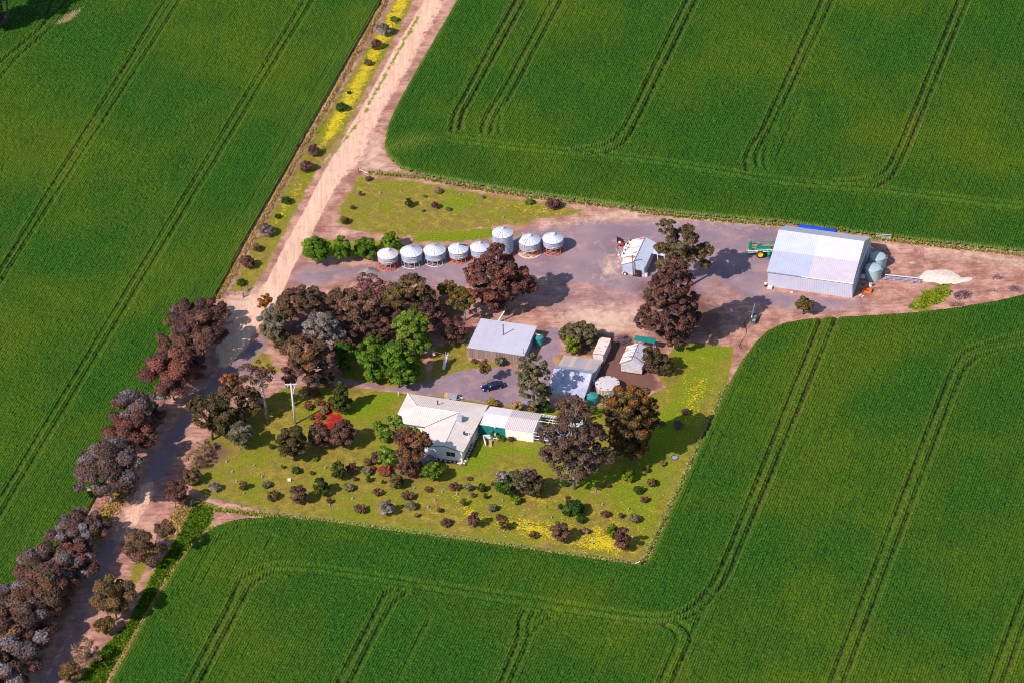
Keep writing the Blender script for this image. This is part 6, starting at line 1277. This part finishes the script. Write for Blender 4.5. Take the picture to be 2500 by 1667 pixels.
for i in range(5): t_ = i / 5; ld.tube((LL + .7 + .6 * t_, -.28 - .32 * t_, 2 - 2 * t_), (LL + .7 + .6 * t_, .28 - .38 * t_, 2 - 2 * t_), .035)
ld.build('ladder', MAT['plastic'], b)
gs0 = P(*Zm(1030, 850, 22.4, [(1215, 720)])[0]); gs1 = P(*Zm(1030, 850, 22.4, [(580, 560)])[0])
b = thing('swing', 'rusty bar swing with a hanging white tyre beside the slide', 'swing', (gs0[0], gs0[1], 0)); v = gs1 - gs0; h = 1.9
MB().tube((0, 0, 0), (0, 0, h), .06).tube((0, 0, h), (v[0], v[1], h), .05).tube((v[0], v[1], h), (v[0], v[1], 0), .06).build('frame', MAT['rust'], b)
t_ = MB()
for i in range(12):
    a0, a1 = i * math.pi / 6, (i + 1) * math.pi / 6; t_.tube((v[0] * .85 + .2 * math.cos(a0), v[1] * .85, 1.2 + .25 * math.sin(a0)), (v[0] * .85 + .2 * math.cos(a1), v[1] * .85, 1.2 + .25 * math.sin(a1)), .09, .09, 6)
t_.build('tyre', MAT['plastic'], b); MB().tube((v[0] * .85, v[1] * .85, 1.45), (v[0] * .85, v[1] * .85, h), .03).build('rope', MAT['hose'], b)
# feeder trough, hose
Fz = lambda x, y: (1780 + x / 13.07, 740 + y / 13.07)
ang, L_, mid = heading(Fz(760, 680), Fz(860, 440))
b = thing('feed_trough', 'dark teal grain trough with a white slanting tube on bare soil', 'trough', (mid[0], mid[1], 0), ang)
L_ = max(L_, 2.5)
MB().box(-L_ / 2, L_ / 2, -.45, .45, .2, .3).box(-L_ / 2, L_ / 2, -.5, -.42, .2, .8).box(-L_ / 2, L_ / 2, .42, .5, .2, .8).box(-L_ / 2, -L_ / 2 + .1, -.42, .42, .3, .8).box(L_ / 2 - .1, L_ / 2, -.42, .42, .3, .8).box(-.25, .25, -.42, .42, .3, .85).box(-L_ / 2 + .2, L_ / 2 - .2, -.3, .3, 0, .2).build('body', MAT['trough'], b)
MB().box(-L_ / 2 + .12, -.26, -.4, .4, .31, .6).box(.26, L_ / 2 - .12, -.4, .4, .31, .6).build('grain', MAT['grain'], b)
MB().tube((.1, .65, .6), (L_ / 2 + 2.0, .75, 1.9), .12, .12, 8).build('tube', MAT['white_trim'], b); MB().tube((L_ / 2 + 1.9, .75, 1.85), (L_ / 2 + 1.9, .5, 0), .05).build('leg', MAT['grey_steel'], b)
hp = [P(*Fz(x, y), .05) for x, y in ((640, 500), (560, 520), (495, 590), (480, 660), (510, 760), (555, 860), (545, 960), (500, 1070), (430, 1180), (340, 1310), (325, 1380), (370, 1450), (400, 1410), (375, 1360), (365, 1290))]
tag(MB().path(hp, .05, 5).build('hose', MAT['hose']), 'black hose snaking over the bare soil below the trough', 'hose')
# things around the big shed
Bz = lambda x, y: (2060 + x / 10.69, 600 + y / 10.69)
def drum(label, x, y, mat, group=None):
    g = P(*Bz(x, y)); b = thing('drum', label, 'drum', (g[0], g[1], 0), 0, group)
    MB().lathe([(.33, 0), (.35, .03), (.33, .06), (.33, .4), (.35, .43), (.33, .46), (.33, .84), (.35, .87)], 18).build('body', MAT[mat], b); MB().lathe([(.32, .871), (0, .875)], 18).build('lid', MAT['dull_metal'], b)
drum('rusty brown drum in the shade beside the near domed tank', 515, 1030, 'rust'); drum('pale drum in front of the near domed tank', 700, 1065, 'plastic')
g = P(*Bz(505, 850)); b = thing('crate', 'white and rust coloured crate between shed wall and domed tank', 'crate', (g[0], g[1], 0), TH); MB().box(-.5, .5, -.4, .4, .1, .75).build('body', MAT['plastic'], b, False, .04); MB().box(-.55, .55, -.45, .45, 0, .1).build('pallet', MAT['rust'], b)
g = P(*Bz(600, 1215)); b = thing('scoop_bucket', 'orange steel scoop lying beside the big shed corner', 'scoop', (g[0], g[1], 0), rad(5))
MB().slab([(-1.0, -.6, .25), (.8, -.6, .1), (1.2, .6, .25), (-.7, .6, .4)], .08).slab([(-.7, .6, .6), (1.2, .6, .5), (1.2, .68, .5), (-.7, .68, .6)], .45).slab([(.75, -.6, .45), (.85, -.6, .45), (1.25, .6, .5), (1.15, .6, .5)], .35).slab([(-1.0, -.6, .45), (-.9, -.6, .45), (-.6, .6, .6), (-.7, .6, .6)], .35).build('shell', MAT['orange_bin'], b); MB().box(-.25, .35, -.1, .3, .2, .5).build('mount', MAT['rust'], b)
for x, y, l in ((440, 1305, 'left concrete block lying beside the orange scoop'), (505, 1330, 'right concrete block lying beside the orange scoop')):
    g = P(*Bz(x, y)); o = MB().box(-.3, .3, -.15, .15, 0, .25).build('concrete_block', MAT['pale_concrete'], None, False, .03); o.location = (g[0], g[1], 0); o.rotation_euler = (0, 0, .7); tag(o, l, 'block', 'concrete blocks by the shed')
p0 = P(*Bz(1075, 860)); p1 = P(*Bz(2000, 960)); v = p1 - p0; ang = math.atan2(v[1], v[0]); L_ = np.linalg.norm(v)
b = thing('conveyor_frame', 'long lattice conveyor frame lying on the soil beside the tanks', 'conveyor', (p0[0], p0[1], 0), ang)
MB().tube((0, .45, .7), (L_, .45, .7), .08, .08, 8).build('tube', MAT['white_trim'], b)
t_ = MB()
for y, z in ((-.5, .25), (-.1, .6), (-.5, .6)): t_.tube((0, y, z), (L_, y, z), .07)
for i in range(8): x = L_ * i / 8; t_.tube((x, -.5, .25), (x + L_ / 8, -.1, .6), .05).tube((x, -.5, .25), (x, .45, .6), .05)
t_.build('lattice', MAT['dull_metal'], b)
for x in (.2, L_ * .45, L_ - 1.4): MB().box(x, x + .12, -.6, .55, 0, .25).build('foot', MAT['black'], b)
# heaps
def heap(name, label, cat, px, rx, ry, h, mat, rot=0, n=28):
    g = P(*px); rr = np.random.default_rng(int(px[0])); V = [(0, 0, h)]; F = []
    R_ = 9; ph = rr.uniform(.82, 1.2, n); ph = (ph + np.roll(ph, 1) + np.roll(ph, -1)) / 3
    for j in range(1, R_ + 1):
        q_ = j / R_
        for i in range(n):
            t = 2 * math.pi * i / n; V.append((rx * q_ * ph[i] * math.cos(t), ry * q_ * ph[i] * math.sin(t), max(h * (1 - q_) ** 1.15 * rr.uniform(.82, 1.15), -.03) if j < R_ else -.03))
    for i in range(n): F.append((0, 1 + i, 1 + (i + 1) % n))
    for j in range(R_ - 1):
        for i in range(n): a = 1 + j * n; k = (i + 1) % n; F.append((a + i, a + n + i, a + n + k, a + k))
    mb = MB(); mb.v = V; mb.f = F; o = mb.build(name, MAT[mat], None, True); o.location = (g[0], g[1], 0); o.rotation_euler = (0, 0, rot); return tag(o, label, cat)
heap('sand_heap', 'white sand heap on bare soil right of the conveyor frame', 'heap', (2296, 676), 4.3, 2.7, .55, 'sand', -.12)
heap('sand_heap', 'thin white sand spill at the right foot of the sand heap', 'heap', (2345, 685), 2.6, .9, .25, 'sand', .3)
heap('gravel_heap', 'dark grey gravel heap at the left of the silo row', 'heap', Zm(700, 520, 3.36, [(668, 492)])[0], 2.6, 2.0, 1.3, 'grey_gravel')
heap('mulch_heap', 'brown soil and bark heap in front of the container', 'heap', Zm(1330, 820, 8.11, [(840, 420)])[0], 2.4, 1.1, .5, 'haybrown')
heap('mulch_heap', 'reddish bark heap beside the driveway fork', 'heap', Zm(1330, 820, 8.11, [(290, 480)])[0], 1.4, 2.2, .35, 'haybrown')
heap('spoil_heap', 'tiny yellowish heap on the soil beside the far domed tank', 'heap', Bz(1800, 440), .9, .6, .3, 'grain')
def stick_pile(name, label, px, rx, ry, n, h, mat='brush', cat='brush heap'):
    g = P(*px); rr = np.random.default_rng(int(px[0] + 3)); mb = MB()
    for _ in range(n):
        a, q_ = rr.uniform(0, 6.28), rr.random() ** .6; x, y = rx * q_ * math.cos(a), ry * q_ * math.sin(a); z = h * (1 - q_) * rr.random() + .06
        t = rr.uniform(0, 6.28); l = rr.uniform(.4, 1.2); dz = rr.uniform(-.2, .3)
        mb.tube((x, y, z), (x + l * math.cos(t), y + l * math.sin(t), max(.04, z + dz)), rr.uniform(.03, .08), .02, 5)
    o = mb.build(name, MAT[mat]); o.location = (g[0], g[1], 0); return tag(o, label, cat)
Rz = lambda x, y: (2200 + x / 4.48, 660 + y / 4.48)
stick_pile('wood_pile', 'dark burnt wood pile on the bare soil right of the weed patch', Rz(668, 275), 1.9, 1.5, 150, .9)
stick_pile('wood_pile', 'small dark stick pile near the right edge of the bare soil', Rz(1230, 205), .9, .9, 50, .6)
stick_pile('branch', 'thin broken branch lying right of the burnt wood pile', Rz(985, 228), 1.4, .3, 14, .1, cat='branch')
stick_pile('wood_pile', 'scattered dark sticks at the top right of the bare soil', Rz(1050, 80), 1.2, .6, 36, .25)
stick_pile('wood_pile', 'grey stick scraps below the burnt wood pile', Rz(610, 385), 1.6, .7, 30, .12)
stick_pile('brush_heap', 'brown brush heap behind the container', Zm(1330, 820, 8.11, [(1555, 95)])[0], 1.7, 1.6, 220, 1.2)
# wool shed yard clutter
Wz = lambda x, y: (1500 + x / 12.06, 560 + y / 12.06)
for k, (x, y, l) in enumerate(((465, 400, 'white container topmost along the wool shed wall'), (385, 500, 'white container second along the wool shed wall'), (345, 600, 'white tank in the middle along the wool shed wall'), (320, 680, 'white container low along the wool shed wall'), (275, 790, 'white container lowest along the wool shed wall'))):
    g = P(*Wz(x, y + 30)); b = thing('plastic_tank', l, 'container', (g[0], g[1], 0), TH, 'white containers beside the wool shed')
    MB().box(-.45, .45, -.45, .45, .0, .75 if k != 2 else 1.0).build('body', MAT['plastic'], b, False, .1); MB().tube((0, 0, .7), (0, 0, 1.08), .15, .13, 8).build('lid', MAT['black'], b)
g = P(*Wz(415, 440)); b = thing('gas_bottle', 'orange bottle between white containers by the wool shed', 'bottle', (g[0], g[1], 0)); MB().lathe([(.0, 0), (.28, .05), (.28, .6), (.15, .8), (.06, .9)], 12).build('body', MAT['orange_bin'], b, True); MB().tube((0, 0, .9), (0, 0, 1.05), .05).build('valve', MAT['grey_steel'], b)
g = P(*Wz(185, 470)); b = thing('pump', 'red pump on the ground left of the wool shed', 'pump', (g[0], g[1], 0)); MB().box(-.6, .6, -.3, .3, .1, .5).build('base', MAT['red_paint'], b, False, .05); MB().lathe([(0, 0), (.3, .1), (.3, .4), (0, .5)], 12, (-.15, 0, .5)).build('motor', MAT['plastic'], b, True); MB().box(-.5, .5, -.4, -.3, 0, .1).box(-.5, .5, .3, .4, 0, .1).build('skid', MAT['black'], b)
g = P(*Wz(140, 365)); b = thing('hopper', 'black wedge shaped hopper left of the wool shed', 'hopper', (g[0], g[1], 0)); MB().prism([(-.5, 0), (.9, 0), (.9, .25), (-.5, 1.1)], -.45, .45, 'v').build('body', MAT['black'], b); MB().tube((.8, 0, .15), (1.5, -.1, .1), .06).build('tongue', MAT['grey_steel'], b)
hs = [[(80, 460), (45, 540), (70, 620), (125, 670), (130, 740), (135, 770)], [(150, 500), (180, 560), (200, 630), (240, 690), (330, 700)], [(135, 790), (160, 850), (200, 900)]]
for pts, l in zip(hs, ('pale hose looping left of the wool shed', 'pale hose running from the red pump to the wool shed', 'short pale hose at the wool shed corner')): tag(MB().path([P(*Wz(*p), .06) for p in pts], .06, 5).build('hose', MAT['stone']), l, 'hose', 'pale hoses by the wool shed')
g = P(*Wz(135, 785)); b = thing('float_drum', 'small white drum at the end of the pale hoses', 'drum', (g[0], g[1], 0)); MB().lathe([(0, 0), (.24, .05), (.26, .25), (.2, .45), (0, .5)], 12).build('body', MAT['plastic'], b, True); MB().tube((.1, 0, .4), (.4, -.1, .1), .05).build('spout', MAT['black'], b)
g = P(*Wz(312, 1355)); b = thing('wheel', 'spare wheel with white rim leaning at the wool shed wall', 'wheel', (g[0], g[1], 0), TH); wheel(b, 0, 0, .42, .22, rim='plastic', name='tyre')
g = P(*Wz(915, 1390)); b = thing('barrel', 'pale barrel at the right front corner of the wool shed', 'barrel', (g[0] + .2, g[1], 0)); MB().lathe([(.3, 0), (.34, .3), (.34, .6), (.3, .9)], 14).build('body', MAT['plastic'], b); MB().lathe([(.3, .901), (0, .905)], 14).build('lid', MAT['dull_metal'], b)
g = P(*V3(900, 5) if False else Zm(1350, 520, 3.618, [(915, 8)])[0]); b = thing('plough', 'small red implement at the edge of the upper crop', 'implement', (g[0], g[1], 0)); MB().box(-.9, .9, -.1, .1, .4, .55).box(-.1, .1, -.1, 1.2, .45, .55).build('frame', MAT['rust'], b)
for x in (-.7, 0, .7): MB().slab([(x, -.1, .5), (x + .12, -.1, .5), (x + .3, -.5, .05), (x + .1, -.5, .05)], .08).build('tine', MAT['rust'], b)
g = P(*Zm(1350, 520, 3.618, [(1880, 655)])[0])
b = thing('drum', 'white and black drum at the left corner of the big shed', 'drum', (g[0], g[1] + .3, 0)); MB().lathe([(.3, 0), (.3, .5)], 14).build('body', MAT['black'], b); MB().lathe([(.3, .5), (.3, .85), (0, .87)], 14).build('lid', MAT['plastic'], b)
g = P(*Zm(1800, 520, 3.36, [(445, 655)])[0]); o = MB().box(-.3, .3, -.2, .2, 0, .15).build('slab_offcut', MAT['pale_concrete'], None, False, .03); o.location = (g[0], g[1], 0); tag(o, 'small white slab lying in front of the big shed', 'slab')
# lean panel by the concrete tank
g = P(*Zm(1330, 820, 8.11, [(1130, 1400)])[0]); b = thing('leaning_panel', 'white edged panel leaning near the green tank and orange tipped gum', 'panel', (g[0], g[1], 0), TH); MB().slab([(0, 0, .5), (.06, 0, .5), (.5, 3.0, 1.4), (.42, 3.0, 1.4)], .5).build('panel', MAT['dull_metal'], b); MB().tube((0, 0, .52), (.45, 3.0, 1.42), .06).build('rail', MAT['white_trim'], b)
g = P(*Zm(1160, 970, 7.35, [(920, 140)])[0]); b = thing('garden_arch', 'grey purple garden table between the pink bush and the ball bush', 'table', (g[0], g[1], 0), TH); MB().slab([(-.5, -.6, .8), (.5, -.6, .8), (.5, .6, .8), (-.5, .6, .8)], .06).build('top', MAT['dull_metal'], b)
for x in (-.4, .4):
    for y in (-.5, .5): MB().box(x - .04, x + .04, y - .04, y + .04, 0, .74).build('leg', MAT['dull_metal'], b)
b.name = 'garden_table'
# lawn objects
g = P(*Z8(1295, 642)); b = thing('tank_base', 'round dark old ring lying on the right lawn', 'ring', (g[0], g[1], 0)); MB().lathe([(.65, 0), (.85, 0), (.85, .2), (.65, .2)], 20, caps=False).build('rim', MAT['dark_concrete'], b); MB().lathe([(.64, .05), (0, .08)], 20).build('fill', MAT['dull_metal'], b)
stick_pile('log_scraps', 'pale broken timber scraps on the lush lawn below the forked gum', Z8(675, 920), 1.1, .4, 26, .15, 'timber', 'timber')
gd = None
GD = [(L4(345, 430), 'pale green tree guard at the upper left of the lawn'), (L4(573, 460), 'bluish tree guard left of the dome shrub on the lawn'), (L4(393, 512), 'pale tree guard with a twig left of the bluish guard'), (L4(636, 552), 'pale tree guard left of the white block'), (L4(427, 592), 'pale tree guard above the thin potted sapling'), (L4(1155, 478), 'pale tree guard left of the pointed conifer'), (L4(1378, 732), 'pale green tree guard above the low brown shrub by the fence'), (L4(1190, 785), 'pale blue tree guard below the bright green conifer'), (L4(1885, 646), 'pale tree guard below the citrus tree'), (L4(2115, 676), 'pale tree guard beside the first yellow flowers'), (L4(2055, 745), 'bluish tree guard left of the first yellow flowers'), (L4(1998, 798), 'white tree guard below the bluish guard near the flowers'), (L4(2235, 692), 'grey tree guard inside the first yellow flowers'), (L4(488, 688), 'white pot at the foot of the thin olive sapling'), (L5(775, 826), 'white pot at the foot of the sapling in the flowers'), (L5(965, 772), 'grey tree guard in the upper yellow flower field'), (L5(1165, 718), 'pale blue tree guard above the large brown upright shrub'), (L5(1580, 612), 'white tree guard right of the large spreading green shrub'), (L5(1500, 930), 'grey tree guard in the right yellow flower field'), (L5(1115, 632), 'grey tree guard left of the large spreading green shrub'), (L5(763, 580), 'pale tree guard below the broad bush clump'), (L5(1795, 648), 'white tree guard near the right fence'), (L4(710, 316), 'white pot below the small dark shrub left of the dome shrub'), (V3(946, 285), 'white guard on the upper paddock'), (V3(376, 274), 'pale guard on the left of the paddock'), (V3(1260, 448), 'white upright guard on the lower paddock above the tallest silo'), (V2(456, 938), 'grey boulder like guard on the verge')]
for p, l in GD:
    if gd is None:
        gd = thing('tree_guard', l, 'tree guard', (0, 0, 0), 0, 'pale guards and pots around seedlings'); MB().lathe([(.13, 0), (.15, .42), (.12, .42), (.10, .05), (0, .04)], 8).build('sleeve', MAT['guard'], gd); MB().tube((.2, 0, 0), (.2, 0, .65), .03).build('stake', MAT['wood_post'], gd); r_ = gd
    else: r_ = copy_tree(gd); r_['label'] = l
    w = P(*p); r_.location = (w[0], w[1], 0); r_.rotation_euler = (0, 0, random.random() * 6)
g = P(*L4(862, 580)); o = MB().box(-.35, .35, -.28, .28, 0, .42).build('white_block', MAT['plastic'], None, False, .05); o.location = (g[0], g[1], 0); tag(o, 'white block lying in the middle of the left lawn', 'block')
g = P(*Zm(960, 940, 7.468, [(93, 192)])[0]); b = thing('post', 'white marker post at the lane edge behind the house', 'post', (g[0], g[1], 0)); MB().box(-.07, .07, -.07, .07, 0, 1.0).build('shaft', MAT['white_trim'], b); MB().box(-.09, .09, -.09, .09, 1.0, 1.06).build('cap', MAT['white_trim'], b)
# fences and gates
def fence(label, px, gap=4.0, h=1.15, posts='wood_post'):
    pts = [np.array([*p, 0.]) for p in wpoly(px)]
    b = thing('fence', label, 'fence', (pts[0][0], pts[0][1], 0)); o0 = pts[0]
    pm = None; wr = MB(); cnt = 0
    for a, c in zip(pts[:-1], pts[1:]):
        L = np.linalg.norm(c - a); n = max(1, int(L / gap))
        for i in range(n):
            p = a + (c - a) * i / n - o0
            if cnt < 98:
                if pm is None: pm = MB().box(-.06, .06, -.06, .06, 0, h).build('post', MAT[posts], b); q_ = pm
                else: q_ = pm.copy(); COL.objects.link(q_); q_.parent = b
                q_.location = p; cnt += 1
        for z in (.35, .7, 1.05): wr.tube(a - o0 + np.array([0, 0, z]), c - o0 + np.array([0, 0, z]), .012, .012, 4)
    wr.build('wire', MAT['wire'], b)
fence('post and wire fence between the left crop and the flowering verge', K([(905, 0), (880, 30), (740, 283), (642, 455), (560, 600), (508, 690)]))
fence('post and wire fence along the bottom of the lawn', K([(470, 1145), (640, 1184), (900, 1217), (1100, 1243), (1300, 1272), (1470, 1296)]))
fence('post and wire fence along the right side of the lawn', K([(1474, 1294), (1538, 1166), (1598, 1036), (1640, 946), (1670, 884)]))
fence('post and wire fence along the top of the silo paddock', K([(828, 394), (960, 407), (1100, 433), (1300, 461), (1500, 490), (1800, 517)]))
fence('post and wire fence along the crop right of the big shed', K([(2150, 562), (2352, 586), (2560, 613)]))
fence('short wire fence across the lower end of the flowering verge', Zm(500, 690, 6.72, [(370, 215), (620, 215)]), 1.4)
def gate(label, a, c, mat='wire', h=1.2):
    p, q_ = P(*a), P(*c); v = q_ - p; L = np.linalg.norm(v); b = thing('gate', label, 'gate', (p[0], p[1], 0), math.atan2(v[1], v[0]))
    fr = MB()
    for z in (.15, .45, .75, h): fr.tube((.1, 0, z), (L - .1, 0, z), .035)
    for x in (.1, L / 2, L - .1): fr.tube((x, 0, .15), (x, 0, h), .035)
    fr.build('frame', MAT[mat], b)
    for x in (0, L): MB().box(x - .1, x + .1, -.1, .1, 0, 1.4).build('post', MAT['wood_post'], b)
gate('farm gate beside the road at the foot of the flowering verge', *Zm(500, 690, 6.72, [(632, 250), (705, 125)]), 'wire')
gate('silver farm gate behind the right end of the big shed', *Zm(1800, 520, 3.36, [(1132, 212), (1262, 218)]), 'white_trim')
gate('grey rail gate at the left corner of the lawn fence', *L4(*[0, 0]) and (L4(45, 795), L4(75, 770)), 'white_trim')
def strainer(label, a, c, hh=1.1):
    p, q_ = P(*a), P(*c); v = q_ - p; b = thing('strainer_post', label, 'fence post', (p[0], p[1], 0)); MB().tube((0, 0, 0), (0, 0, hh + .3), .12, .11, 8).build('post', MAT['wood_post'], b); MB().tube((0, 0, hh), (v[0], v[1], .05), .07, .07, 6).build('stay', MAT['white_trim'], b)
strainer('strainer post with a white stay at the top left paddock corner', *Zm(800, 380, 2.94, [(224, 128), (300, 135)]))
strainer('corner post with a white stay at the lower right lawn corner', *Zm(1250, 920, 3.267, [(1025, 1500), (975, 1492)]))
strainer('corner post with a pale rail at the lower left lawn corner', *[L4(72, 790), L4(138, 752)])
